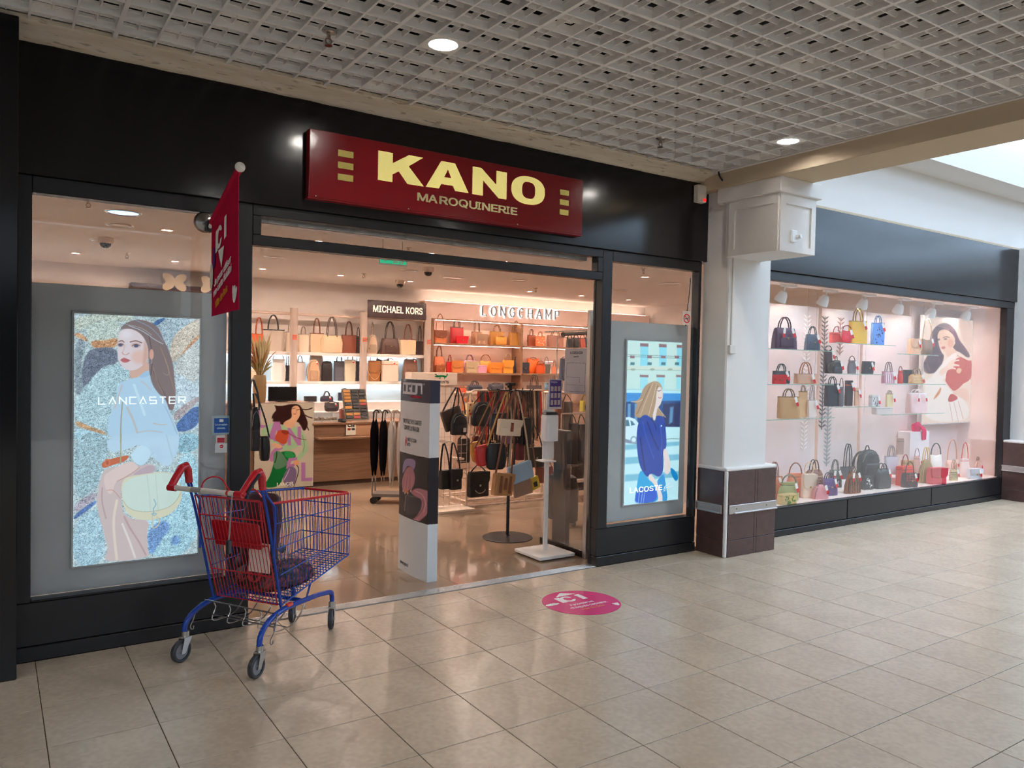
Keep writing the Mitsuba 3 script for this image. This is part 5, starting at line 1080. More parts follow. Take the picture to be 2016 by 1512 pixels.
        if opt == 'dots':
            for _ in range(16):
                u, v = q.uniform(-.78, .78), q.uniform(.1, .8); dy = -hd*(1.0 if style in ('boxy', 'clutch') else 1.0-.5*v)-.002
                ms.append(extrude(sa.scale(sg.Point(0, 0).buffer(w*q.uniform(.03, .055), 3), 1, q.uniform(.7, 1.3)), .004).apply_transform(FRONT((u*hw, dy+.004, v*h))))
        else:
            for j in range(5): ms.append(box(hw*(-.8+.4*j)-.004, hw*(-.8+.4*j)+.004, -hd*1.02-.0085, -hd*1.02-.006, h*.44, h*.97))
            for j in range(3): ms.append(box(-hw*.95, hw*.95, -hd*1.02-.0085, -hd*1.02-.006, h*(.52+.16*j)-.003, h*(.52+.16*j)+.003))
        P(k, 'print', cat(ms), tc, sm=False, kind='stuff')
    for t in range(tag):
        xx = hw*(.30 if t == 0 else -.35); top = h*(.92 if hh < .03 else .98)
        L_ = 0.105 if grp == 'w' else 0.05
        P0 = np.array([xx, -hd*.55, top]); dv = np.array([.35 if t == 0 else -.15, -.25 if h > .12 else -.1, -1.0]); dv /= np.linalg.norm(dv)
        side = np.array([1, 0, .35 if t == 0 else -.15]); yb_ = -hd*1.03-.014; 
        a0 = np.array([xx, yb_, top]); a1 = a0+dv*[1, 0.12, 1]*L_*.58; a2_ = a0+dv*[1, .12, 1]*L_
        tg = P(k, 'price_tag', strap([a0, (a0+a1)/2, a1], .030 if grp == 'w' else .024, .0015, side), (244, 236, 230), 'm_satin', False, label='white paper tag')
        P(tg, 'red_end', strap([a1, (a1+a2_)/2, a2_], .030 if grp == 'w' else .026, .0016, side), (214, 30, 40), 'm_satin', False, label='red end of the tag')
    return k
# ================================================================ the display window on the right
struct('vitrine', 'shallow display case behind the long window')
put('vitrine', cat(box(6.05, 11.60, 0.055, 0.66, 0.285, 0.301)), 'm_satin', (246, 226, 214))
part('vitrine', 'ceiling_board', box(6.05, 11.62, 0.095, 0.30, 2.615, 2.66), 'm_satin', (240, 214, 198))
part('vitrine', 'side_wall', box(11.52, 11.60, 0.095, 0.66, 0.30, 2.66), 'm_satin', (238, 212, 202)); part('vitrine', 'side_wall', box(6.0, 6.05, 0.095, 0.66, 0.30, 2.66), 'm_satin', (232, 220, 216))
for a, b in ((6.05, 6.95), (7.00, 8.18), (8.24, 9.05), (9.11, 10.2), (10.2, 11.52)):
    part('vitrine', 'back_panel', cbox(a, b, 0.63, 0.66, 0.30, 2.46 if a < 10 else 2.60, 0.002), 'm_satin', (222, 206, 204) if a > 6.96 else (198, 204, 204))
k0 = None
def pendant(x, z, tilt, label, y=0.26):
    k = thing('cone_spotlight', label, 'spotlight', 'white cone spotlights in the display window')
    R_ = np.eye(4); R_[:3, :3] = trimesh.transformations.euler_matrix(0.50, -tilt, 0)[:3, :3]; R_[:3, 3] = (x, y, z+.075)
    part(k, 'shade', moved(lathe([(0.018, 0.0), (0.030, -0.004), (0.050, -0.035), (0.062, -0.085), (0.066, -0.118), (0.062, -0.118), (0.058, -0.085), (0.045, -0.035), (0.026, -0.008)], 28), R_), 'm_satin', (232, 232, 230), smooth=40)
    part(k, 'lamp', moved(disc(0.052, 20), R_ @ M((1, 0, 0), (0, 1, 0), (0, 0, -0.10))), 'm_matte', (255, 250, 244), emit=[150, 124, 108])
    part(k, 'arm', cyl((x, y, z+.07), (x, y-.02, 2.64), 0.010, 10), 'm_satin', (224, 222, 220)); part(k, 'gear_box', cbox(x-.10, x+.12, y-.075, y-.02, 2.588, 2.616, .003), 'm_satin', (226, 216, 210))
for (x, z), t, l in zip(((7.03, 2.476), (7.77, 2.480), (8.52, 2.49), (9.28, 2.475), (10.05, 2.465), (10.95, 2.48)), (0, 0, .25, .35, .2, .1), ('nearest the pillar', 'second from the pillar', 'third from the pillar, above the yellow tote', 'fourth from the pillar', 'left of the lit poster', 'at the right end of the window')):
    pendant(x, z, t, 'white cone spotlight '+l)
def glass_shelf(x0, x1, z, label):
    k = thing('glass_shelf', label, 'shelf', 'glass shelves hung in the display window')
    part(k, 'sheet', trimesh.Trimesh([(x0, .15, z-.004), (x1, .15, z-.004), (x1, .42, z-.004), (x0, .42, z-.004)], [(0, 1, 2), (0, 2, 3)]), 'm_shelfglass')
    part(k, 'front_edge', box(x0, x1, .147, .151, z-.009, z-.001), 'm_gloss', (150, 176, 160), label='greenish front edge')
for a, b, z, l in ((6.60, 7.76, 1.93, 'top glass shelf of the left column'), (6.60, 7.80, 1.56, 'second glass shelf of the left column'), (6.60, 7.83, 1.19, 'lowest glass shelf of the left column'), (7.80, 9.02, 2.03, 'top glass shelf of the middle column'), (7.82, 8.80, 1.68, 'second glass shelf of the middle column'), (7.84, 8.72, 1.305, 'lowest glass shelf of the middle column'), (9.05, 10.0, 1.935, 'short glass shelf left of the lit poster'), (8.83, 10.2, 1.57, 'middle glass shelf of the right column'), (8.76, 10.2, 1.20, 'lowest glass shelf of the right column')):
    glass_shelf(a, b, z, l)
for x, z, l in ((6.64, 1.18, 'left end of the left column'), (7.70, 1.18, 'right end of the left column'), (7.86, 1.295, 'left end of the middle column'), (8.70, 1.295, 'right end of the middle column'), (8.86, 1.19, 'left end of the right column'), (10.15, 1.19, 'right end of the right column')):
    one('shelf_cable', 'thin steel cable at the %s of glass shelves' % l, 'cable', cyl((x, .435, z), (x, .435, 2.655), .0015, 6), 'm_metal', (170, 168, 166), group='cables of the glass shelves')
# risers that lift the back row on the deck
for a, b, y0, z, l in ((8.05, 8.75, .40, .11, 'low white riser under the black backpack'), (8.75, 9.25, .33, .11, 'low white riser under the pale lilac tote'), (9.38, 10.9, .36, .075, 'long low white riser at the right end of the deck')):
    one('display_riser', l, 'display stand', cbox(a, b, y0, .60, .302, .302+z, .003), 'm_satin', (240, 228, 222), group='white risers on the window deck')
k = thing('window_poster', 'lit poster of a dark haired woman holding a red bag', 'poster')
(a, b, z0, z1, y), ops = PICS['window_poster']
mesh, col = picture_mesh(ops, b-a, z1-z0, 170, 0.00105, FRONT((a, 0.462, z0)))
part(k, 'light_box', cbox(a-.015, b+.012, .464, .52, z0-.015, z1+.015, .003), 'm_satin', (196, 190, 186))
part(k, 'print', mesh, 'm_satin', glow(col, 0.24), emit={'type': 'mesh_attribute', 'name': 'vertex_color'}, label='lit picture')
# leaf cut-outs on the back panels
lr = random.Random(9)
def frond(x, z0, z1, col, wid, y=0.626):
    ms = [cyl((x, y, z0), (x, y, z1), .004, 6)]; n = int((z1-z0)/.05)
    for i in range(n):
        for s in (-1, 1):
            g = sg.Polygon([(0, 0), (wid*.5, .016), (wid, .045), (wid*.45, .034)]); g = sa.scale(g, s, 1, origin=(0, 0)); ms.append(extrude(g, .002).apply_transform(FRONT((x, y, z0+.05*i+.02))))
    return cat(ms)
for x, z0, z1, c, l in ((7.96, .75, 2.35, (250, 242, 236), 'white leaf spray decoration nearest the left column'), (8.30, 1.0, 2.36, (90, 84, 84), 'dark leaf spray decoration behind the yellow tote'), (8.42, .55, 1.5, (150, 160, 164), 'grey leaf spray decoration behind the dark grey tote'), (8.62, 1.9, 2.36, (150, 120, 110), 'brown leaf spray decoration right of the yellow tote')):
    one('leaf_decoration', l, 'decoration', frond(x, z0, z1, c, .075), 'm_matte', c, group='leaf decorations on the back panels')
k = thing('white_stand', 'white box stand with a pink scarf under the lit poster', 'display stand'); part(k, 'box', cbox(9.95, 10.42, .45, .62, .38, .93, .004), 'm_satin', (236, 226, 226))
sc = loft([(0, .05, .045), (.05, .075, .05), (.09, .07, .05), (.11, .04, .03)], 18, .8); sc.apply_transform(M((1, 0, 0), (0, 1, 0), (10.18, .50, .925)))
one('scarf', 'bright pink scarf draped over the white box stand', 'scarf', cat(sc, strap(smoothpath([(10.2, .46, 1.0), (10.24, .43, .95), (10.26, .435, .88), (10.27, .44, .82)], 10), .09, .012, (1, 0, 0)), strap(smoothpath([(10.05, .47, .99), (10.12, .45, 1.03), (10.2, .46, 1.0)], 8), .06, .02, (0, .3, 1))), 'm_matte', (226, 44, 96), smooth=40)
for r in BAGS: make_bag(r)
# ================================================================ shop front sign, flag, stickers
k = thing('shop_sign', 'dark red shop sign with large yellow capital letters and short yellow bars', 'sign')
SX0, SX1, SZ0, SZ1, SY = 1.698, 3.962, 2.771, 3.208, -0.10
part(k, 'panel', cbox(SX0, SX1, SY, -0.035, SZ0, SZ1, 0.004), 'm_signred'); part(k, 'frame_edge', cat(cbox(SX0-.004, SX1+.004, SY+.004, -0.03, SZ0-.012, SZ0, .002)), 'm_signred')
YEL = (246, 232, 132)
def letter(g, nm='letter', lab=None): return part(k, nm, extrude(g, 0.008).apply_transform(FRONT((0, SY-0.0005, 0))), 'm_gloss', YEL, label=lab, **({'emit': [.16, .135, .05]} if lab else {}))
letter(sg.Polygon([(2.176, 3.143), (2.281, 3.143), (2.281, 3.074), (2.403, 3.149), (2.514, 3.149), (2.402, 3.072), (2.521, 2.950), (2.398, 2.950), (2.331, 3.027), (2.281, 2.998), (2.281, 2.946), (2.176, 2.946)]), lab='yellow letter K')
letter(sg.Polygon([(2.660, 3.150), (2.771, 3.150), (2.887, 2.955), (2.779, 2.955), (2.759, 2.989), (2.660, 2.989), (2.643, 2.954), (2.541, 2.952)], [[(2.716, 3.104), (2.746, 3.040), (2.684, 3.040)]]), lab='yellow letter A')
letter(sg.Polygon([(2.923, 3.153), (2.993, 3.153), (3.130, 3.045), (3.130, 3.153), (3.219, 3.153), (3.219, 2.953), (3.153, 2.953), (3.010, 3.070), (3.010, 2.953), (2.923, 2.953)]), lab='yellow letter N')
def sup(cx, cz, rx, rz, e): t = np.linspace(0, 2*np.pi, 49)[:-1]; return [(cx+rx*np.sign(math.cos(a))*abs(math.cos(a))**e, cz+rz*np.sign(math.sin(a))*abs(math.sin(a))**e) for a in t]
letter(sg.Polygon(sup(3.421, 3.048, .155, .106, .86), [sup(3.424, 3.050, .064, .064, .72)]), lab='yellow letter O')
for z in (3.060, 2.982, 2.904):
    letter(sg.box(1.890, z, 1.996, z+.041), 'bar'); letter(sg.box(3.727, z, 3.812, z+.041), 'bar')
x = 2.466; wd = {'M': 1.2, 'A': 1.05, 'R': 1, 'O': 1.1, 'Q': 1.1, 'U': 1.0, 'I': .42, 'N': 1.0, 'E': .86}; s_ = 'MAROQUINERIE'; unit = 0.853/sum(wd[c] for c in s_)
for c in s_:
    part(k, 'small_letter', text(c, 0.053, 0.005, True, width=wd[c]*unit*.90).apply_transform(FRONT((x, SY-0.0005, 2.848))), 'm_gloss', (244, 234, 176)); x += wd[c]*unit
for x in (1.745, 2.41, 3.33): part(k, 'screw', cyl((x, SY-.003, SZ0+.008), (x, SY, SZ0+.008), .005, 8), 'm_metal', (220, 220, 220))
# flag
k = thing('flag', 'crimson banner flag on a slanted white pole beside the doorway', 'flag')
F0, F1 = np.array([1.100, -0.045, 2.505]), np.array([1.132, -0.615, 2.766])
part(k, 'pole', cyl(F0, F1, 0.011, 14), 'm_satin', (222, 216, 208)); part(k, 'knob', trimesh.creation.icosphere(2, 0.028).apply_translation(F1), 'm_satin', (226, 220, 212), smooth=True)
kn = part(k, 'sucker', lathe([(0.0, 0), (.058, 0), (.064, .010), (.055, .030), (.03, .040), (.0, .042)], 28).apply_transform(M((1, 0, 0), (0, 0, 1), (1.085, 0.026, 2.545))), 'm_metal', (150, 146, 142), smooth=40, label='chrome suction cup'); part(k, 'bracket', cat(cbox(1.085, 1.115, -.06, -.01, 2.48, 2.55, .004)), 'm_satin', (24, 24, 26))
nu, nv = 14, 30; V = []; top = lambda t: F0+(F1-F0)*(0.10+0.86*t)
def fl(t, v):       # t along the pole, v downwards
    p = top(t); zb = 1.965+0.02*t; q = np.array([p[0]+.010*t*v+.003*math.sin(3.2*t+2.2*v)*v, p[1]+.006*math.sin(5*v), p[2]+(zb-p[2])*v]); return q
for j in range(nv+1):
    for i in range(nu+1): V.append(fl(i/nu, j/nv))
n1 = nu+1; F = [];
for j in range(nv):
    for i in range(nu): a = j*n1+i; F += [(a, a+1, a+n1+1), (a, a+n1+1, a+n1)]
V = np.array(V); m_ = len(V); V2 = np.vstack([V+[.002, 0, 0], V-[.002, 0, 0]]); F = np.array(F); E_ = []
rim = [j*n1 for j in range(nv+1)]+[nv*n1+i for i in range(1, n1)]+[j*n1+nu for j in range(nv-1, -1, -1)]+list(range(nu-1, 0, -1))
for a, b in zip(rim, rim[1:]+rim[:1]): E_ += [(a, b, b+m_), (a, b+m_, a+m_)]
cloth = part(k, 'cloth', trimesh.Trimesh(V2, np.vstack([F, F[:, ::-1]+m_, E_]), process=False), 'm_matte', (176, 30, 62), smooth=50)
part(k, 'hem_sleeve', cyl(top(0.0), top(1.0), .019, 12), 'm_matte', (186, 36, 66))
# drawing on the flag: the face towards -x; u runs from the pole tip (left when read) to the wall
FM = lambda y, z: M((.072, -.9974, 0), (0, 0, 1), (1.0935+.072*(-.06-y), y, z))     # reads along -y seen from -x
def ftext(s, h, y, z, w, c): part(k, 'lettering', text(s, h, .0015, True, width=w).apply_transform(FM(y, z) @ np.array([[1, 0, 0, 0], [.42, 1, 0, 0], [0, 0, 1, 0], [0, 0, 0, 1]])), 'm_matte', c)
ici = lambda h, w: unary_union([sg.box(0, 0, .19*w, h), sg.box(.81*w, 0, w, h), sa.translate(sa.scale(sg.Point(0, 0).buffer(1, 24).difference(sa.scale(sg.Point(0, 0).buffer(1, 24), .52, .62)).difference(sg.box(.1, -.36, 1.2, .36)), .25*w, h*.52), .51*w, h*.5)])
part(k, 'lettering', extrude(ici(.125, .19), .0015).apply_transform(FM(-.20, 2.335) @ np.array([[1, 0, 0, 0], [.42, 1, 0, 0], [0, 0, 1, 0], [0, 0, 0, 1]])), 'm_matte', (232, 226, 220)); ftext('Je peux utiliser', .040, -.175, 2.135, .30, (230, 216, 216)); ftext('ma carte fidélité', .040, -.165, 2.075, .32, (230, 216, 216)); ftext('Ville du Bois', .042, -.20, 2.005, .22, (206, 140, 50))
part(k, 'print', moved(extrude(sg.Polygon([(-.052, .0), (.052, .02), (.008, -.10)]), .0015), FM(-.30, 2.345)), 'm_matte', (228, 222, 216), label='pale arrow')
part(k, 'print', moved(extrude(sa.scale(sg.Point(0, 0).buffer(.05, 10), .42, 1.25), .0015), FM(-.165, 2.31)), 'm_matte', (92, 52, 120), label='purple patch')
part(k, 'print', moved(extrude(unary_union([sa.rotate(sa.scale(sg.Point(.0, .0).buffer(.05, 8), .3, 1.0), a_, origin=(0, -.05)) for a_ in (-28, -8, 12)]), .0015), FM(-.535, 2.075)), 'm_matte', (228, 226, 222), label='white crown')
part(k, 'print', moved(extrude(sa.scale(sg.Point(0, 0).buffer(.05, 10), .55, 1.6), .0015), FM(-.122, 2.205)), 'm_matte', (222, 214, 206), label='pale patch')
# alarm sensor
k = thing('alarm_sensor', 'small white alarm sensor box with a red light under the moulding', 'sensor')
part(k, 'case', cbox(5.295, 5.405, -.10, -.035, 3.215, 3.372, .008), 'm_satin', (216, 206, 192)); part(k, 'light', cbox(5.355, 5.395, -.104, -.098, 3.225, 3.25, .002), 'm_gloss', (200, 20, 26), emit=[.5, .01, .01]); part(k, 'cable', tube(smoothpath([(5.41, -.06, 3.27), (5.44, -.06, 3.30), (5.465, -.05, 3.33), (5.44, -.05, 3.40)], 12), .005, 6), 'm_satin', (200, 196, 190))
one('black_cable', 'black cable hanging down the side of the pillar', 'cable', tube(smoothpath([(5.37, -.26, 3.47), (5.42, -.30, 3.36), (5.47, -.33, 3.30), (5.50, -.315, 3.10), (5.505, -.305, 2.9), (5.50, -.30, 2.72)], 30), .008, 8), 'm_satin', (22, 22, 24), smooth=True)
k = thing('cable_duct', 'thin white cable duct with a small socket box on the pillar', 'cable duct')
part(k, 'duct', cbox(5.555, 5.572, -.297, -.285, 1.92, 2.70, .002), 'm_satin', (206, 200, 192)); part(k, 'socket_box', cbox(5.525, 5.60, -.315, -.285, 1.845, 1.925, .004), 'm_satin', (214, 208, 202)); part(k, 'cord', tube(smoothpath([(5.56, -.30, 2.95), (5.545, -.30, 2.8), (5.565, -.30, 2.68)], 12), .006, 6), 'm_satin', (220, 214, 206))
k = thing('plug_socket', 'white plug in the front of the pillar box', 'socket')
part(k, 'plate', cbox(5.63, 5.70, by0-.022, by0-.0005, 2.80, 2.90, .004), 'm_satin', (236, 236, 236)); part(k, 'plug', cyl((5.70, by0-.022, 2.845), (5.705, by0-.055, 2.85), .022, 14, .016), 'm_satin', (232, 232, 232)); 
# stickers on the left window
def sticker(lab, x0, x1, z0, z1, c, y=.0285): return one('window_sticker', lab, 'sticker', box(x0, x1, y-.001, y, z0, z1), 'm_satin', c, group=None)
k = thing('window_sticker', 'blue notice with a pale border stuck on the left window', 'sticker'); part(k, 'border', box(1.142, 1.254, .0275, .0285, 1.232, 1.352), 'm_satin', (150, 170, 180)); part(k, 'field', box(1.157, 1.244, .0265, .0275, 1.244, 1.336), 'm_satin', (30, 80, 156))
part(k, 'lettering', cat(text('Information', .011, .0004, True, width=.074).apply_transform(FRONT((1.162, .0264, 1.290))), text('clients', .011, .0004, True, width=.05).apply_transform(FRONT((1.172, .0264, 1.268)))), 'm_matte', (190, 210, 230)); part(k, 'logo', box(1.188, 1.212, .026, .0265, 1.312, 1.328), 'm_matte', (220, 226, 230))
k = thing('window_sticker', 'small red and white label below the blue notice', 'sticker'); part(k, 'paper', box(1.170, 1.224, .0275, .0285, 1.178, 1.228), 'm_satin', (214, 206, 206)); part(k, 'field', box(1.176, 1.220, .0265, .0275, 1.182, 1.212), 'm_satin', (176, 40, 56))
k = thing('window_sticker', 'white card with a red round mark, lowest on the left window', 'sticker'); part(k, 'paper', box(1.164, 1.236, .0275, .0285, 1.118, 1.176), 'm_satin', (206, 206, 208)); part(k, 'mark', moved(extrude(sg.Point(0, 0).buffer(.011, 10).difference(sg.box(-.008, -.002, .008, .002)), .0005), FRONT((1.202, .0275, 1.158))), 'm_matte', (196, 30, 50))
k = thing('no_smoking_sticker', 'white sticker with a red no smoking circle on the right window', 'sticker'); part(k, 'paper', box(5.265, 5.375, .0275, .0285, 2.11, 2.235), 'm_satin', (214, 196, 186)); part(k, 'ban_ring', moved(extrude(unary_union([sg.Point(0, 0).buffer(.042, 20).difference(sg.Point(0, 0).buffer(.033, 20)), sa.rotate(sg.box(-.036, -.004, .036, .004), -45)]), .0005), FRONT((5.32, .027, 2.165))), 'm_matte', (206, 40, 44)); part(k, 'cigarette', moved(extrude(unary_union([sg.box(-.022, -.004, .022, .003), sg.LineString([(.018, .006), (.02, .014), (.012, .018)]).buffer(.0015)]), .0005), FRONT((5.32, .0266, 2.163))), 'm_matte', (40, 40, 44))
one('hanging_cable', 'thin black cable hanging inside the right window', 'cable', tube(smoothpath([(5.43, .10, 2.55), (5.42, .10, 2.40), (5.40, .10, 2.25), (5.385, .10, 2.10)], 14), .004, 6), 'm_satin', (20, 20, 22))
# floor sticker
k = thing('floor_sticker', 'round magenta floor sticker with white lettering in front of the doorway', 'floor sticker')
fx, fy = 3.545, -0.705
part(k, 'disc', extrude(sg.Point(0, 0).buffer(.285, 48), .0012).apply_translation((fx, fy, .0004)), 'm_satin', (190, 44, 104))
def fl_text(s, h, dx, dy, w, c): part(k, 'lettering', text(s, h, .0006, True, width=w).apply_transform(M((1, 0, 0), (0, 1, 0), (fx+dx, fy+dy, .0017))), 'm_matte', c)
part(k, 'lettering', extrude(ici(.115, .23), .0006).apply_translation((fx-.125, fy+.05, .0017)), 'm_matte', (226, 216, 214)); fl_text("J'accepte les", .036, -.125, -.035, .22, (226, 196, 206)); fl_text('chèques cadeaux', .036, -.16, -.092, .33, (226, 196, 206)); fl_text('Ville du Bois', .034, -.105, -.146, .21, (216, 130, 110))
part(k, 'print', extrude(sg.Polygon([(-.09, .185), (.09, .185), (0, .255)]), .0006).apply_translation((fx, fy, .0017)), 'm_matte', (226, 216, 214), label='white arrow'); part(k, 'print', extrude(unary_union([sa.rotate(sa.scale(sg.Point(0, 0).buffer(.03, 8), .3, 1), a_, origin=(0, -.03)) for a_ in (-30, -10, 10)]), .0006).apply_translation((fx+.19, fy-.16, .0017)), 'm_matte', (226, 222, 220), label='white crown'); part(k, 'print', extrude(sa.scale(sg.Point(0, 0).buffer(.06, 10), 1, .35), .0006).apply_translation((fx-.215, fy+.06, .0017)), 'm_matte', (222, 216, 214), label='white patch')
# ================================================================ in the doorway
k = thing('display_totem', 'slim curved cardboard totem with a picture of hands holding a card case', 'display stand')
TX, TY0, TY1 = 2.815, 0.297, 0.813
def totem_part(z0, z1, col, nm, lab, t=0.0):
    ys = np.linspace(TY1, TY0, 13); u = np.linspace(-1, 1, 13); fr = [(TX-.020*(1-v*v)+t, y_) for y_, v in zip(ys, u)]; bk = [(TX+.088+.020*(1-v*v), y_) for y_, v in zip(ys[::-1], u)]
    g = sg.Polygon([(a_, b_) for a_, b_ in fr+bk]); m = extrude(g, z1-z0); m.apply_translation((0, 0, z0)); return part(k, nm, m, 'm_satin', col, label=lab)
totem_part(0, .452, (206, 212, 214), 'base_section', 'white lower section'); totem_part(.452, .972, (26, 20, 28), 'picture_section', 'black picture section'); totem_part(.972, 1.395, (214, 212, 212), 'text_section', 'white section with print'); totem_part(1.395, 1.572, (48, 46, 66), 'head_section', 'dark violet head')
(u0, u1, z0, z1, xx), ops = PICS['totem_picture']
mesh, col = picture_mesh(ops, .50, .505, 110, .00093, np.eye(4)); v = mesh.vertices.copy(); uu = v[:, 0]/.50*2-1
mesh = trimesh.Trimesh(np.c_[TX-.020*(1-(uu*.97)**2)-.0012, TY1-.008-v[:, 0], .459+v[:, 1]], mesh.faces, process=False); part(k, 'picture', mesh, 'm_satin', col, label='picture of two hands')
def tot(m, y, z, c, nm='lettering', bend=True):      # drawing in x (to the right when read) and y (up), lying on the curved front
    m = m.copy(); v = m.vertices; yy = y-v[:, 0]; u_ = (TY1-yy)/(TY1-TY0)*2-1
    m = trimesh.Trimesh(np.c_[TX-.020*(1-u_**2)-.0004-v[:, 2], yy, z+v[:, 1]], m.faces, process=False); part(k, nm, m, 'm_matte', c)
og = stroke_text('ÖGOn', .075, .072, .016, .019, .001); tot(og, TY1-.065, 1.462, (226, 224, 230)); tot(text('Smart Wallets', .020, .001, True, width=.17), TY1-.22, 1.428, (206, 60, 80)); tot(extrude(sg.Point(0, 0).buffer(.009).difference(sg.Point(0, 0).buffer(.006)), .001), TY1-.435, 1.54, (220, 220, 226))
tot(text('PROTÉGEZ VOS CARTES', .036, .001, False, width=.33), TY1-.075, 1.215, (66, 62, 66)); tot(text('CONTRE LA FRAUDE', .036, .001, False, width=.275), TY1-.10, 1.162, (66, 62, 66)); tot(text('PROTECTION', .030, .001, False, width=.155), TY1-.175, 1.072, (80, 74, 80)); tot(text('RFID', .026, .001, False, width=.052), TY1-.175, 1.035, (80, 74, 80))
tot(extrude(unary_union([sa.scale(sg.Point(0, 0).buffer(.04, 10), .32, 1).difference(sa.scale(sg.Point(0, 0).buffer(.032, 10), .30, 1)), sa.scale(sg.Point(0, 0).buffer(.02, 10), .3, 1)]), .001), TY1-.145, 1.068, (200, 60, 76), 'emblem'); tot(text('www.ogon.fr', .030, .001, False, width=.17), TY1-.06, .055, (90, 90, 96))
# hand sanitiser stand
k = thing('sanitiser_stand', 'white hand sanitiser dispenser on a slim post with a flat square foot', 'dispenser')
part(k, 'foot_plate', cbox(3.945, 4.33, .355, .755, 0.012, .040, .004), 'm_satin', (226, 222, 218)); part(k, 'post', cbox(4.145, 4.185, .572, .598, .04, 1.45, .003), 'm_satin', (222, 218, 214)); part(k, 'back_plate', cbox(4.100, 4.225, .560, .575, .86, 1.31, .004), 'm_satin', (226, 222, 220))
part(k, 'dispenser', loft([(0, .068, .050), (.01, .072, .055), (.22, .072, .055), (.235, .066, .05)], 22, .5).apply_transform(M((1, 0, 0), (0, 1, 0), (4.125, .50, 1.035))), 'm_satin', (228, 224, 224), smooth=40); part(k, 'cap', loft([(0, .07, .056), (.02, .06, .048)], 22, .5).apply_transform(M((1, 0, 0), (0, 1, 0), (4.125, .50, 1.272))), 'm_satin', (40, 34, 34), smooth=40, label='dark cap')
part(k, 'drip_tray', cat(cbox(4.02, 4.15, .42, .56, .855, .868, .004), cbox(4.10, 4.17, .52, .575, .84, .875, .004)), 'm_satin', (228, 224, 222))
q = part(k, 'notice_board', cbox(4.155, 4.300, .560, .572, 1.315, 1.585, .002), 'm_satin', (206, 200, 206)); part(q, 'print', box(4.163, 4.290, .5585, .560, 1.335, 1.575), 'm_matte', (96, 76, 140), label='violet print')
part(q, 'lettering', text('Protégeons', .013, .0005, True, width=.07).apply_transform(FRONT((4.172, .5584, 1.552))), 'm_matte', (220, 214, 230)); 
for i in range(3):
    for j in range(3): part(q, 'pictogram', box(4.174+.039*i, 4.202+.039*i, .5575, .5585, 1.352+.062*j, 1.396+.062*j), 'm_matte', (200, 180, 176))
# security antenna and glass leaf with notice
k = thing('security_antenna', 'dark grey anti theft antenna standing beside the glass leaf', 'security gate'); part(k, 'post', cbox(4.40, 4.46, .60, .80, 0.0, 1.10, .006), 'm_satin', (64, 60, 60)); part(k, 'cap', cbox(4.402, 4.458, .605, .795, 1.10, 1.108, .003), 'm_satin', (170, 164, 160))
k = thing('glass_leaf', 'open glass door leaf with a pale metal edge post in the doorway', 'glass door')
part(k, 'edge_post', cbox(4.365, 4.405, .255, .30, 0.0, 2.20, .003), 'm_brushed', (190, 180, 172)); part(k, 'bottom_rail', cbox(4.37, 4.40, .30, .95, 0, .06, .003), 'm_brushed', (70, 64, 60)); part(k, 'pane', trimesh.Trimesh([(4.385, .30, .06), (4.385, .95, .06), (4.385, .95, 2.02), (4.385, .30, 2.02)], [(0, 1, 2), (0, 2, 3)]), 'm_glass'); part(k, 'top_rail', cbox(4.38, 4.392, .30, .95, 2.02, 2.03, .002), 'm_brushed', (150, 146, 142))
k = thing('door_notice', 'pale grey printed notice on the glass door leaf', 'notice'); part(k, 'sheet', cbox(4.376, 4.382, .308, .625, 1.455, 1.865, .001), 'm_satin', (172, 166, 172))
NM = lambda y, z: M((0, -1, 0), (0, 0, 1), (4.3758, y-.05, z))
part(k, 'lettering', cat(text('AUTORISATION', .022, .0005, True, width=.18).apply_transform(NM(.60, 1.815)), text('MAGASIN', .012, .0005, True, width=.07).apply_transform(NM(.545, 1.785))), 'm_matte', (70, 66, 74)); part(k, 'plan', moved(extrude(unary_union([sg.box(0, 0, .27, .26).difference(sg.box(.003, .003, .267, .257)), sg.box(.0, .13, .19, .133), sg.box(.19, .08, .193, .133), sg.box(0, .06, .27, .062)]), .0006), NM(.645, 1.475)), 'm_matte', (110, 106, 116))
# ================================================================ shopping trolley (local u forwards, v to the left, z up)
CA = 0.5921; CM = np.eye(4); CM[:2, :2] = [[math.cos(CA), -math.sin(CA)], [math.sin(CA), math.cos(CA)]]; CM[:3, 3] = (1.045, -0.635, 0)
k = thing('shopping_trolley', 'blue and red wire shopping trolley parked before the left window', 'shopping trolley')
BLUE, RED, STEEL = (24, 62, 150), (186, 34, 44), (190, 188, 184)
def C_(par, nm, mesh, c, bs='m_gloss', sm=40, **kw): return part(par, nm, moved(mesh, CM), bs, c, sm, **kw)
rod = lambda a_, b_, r=.0022, n=6: cyl(a_, b_, r, n)
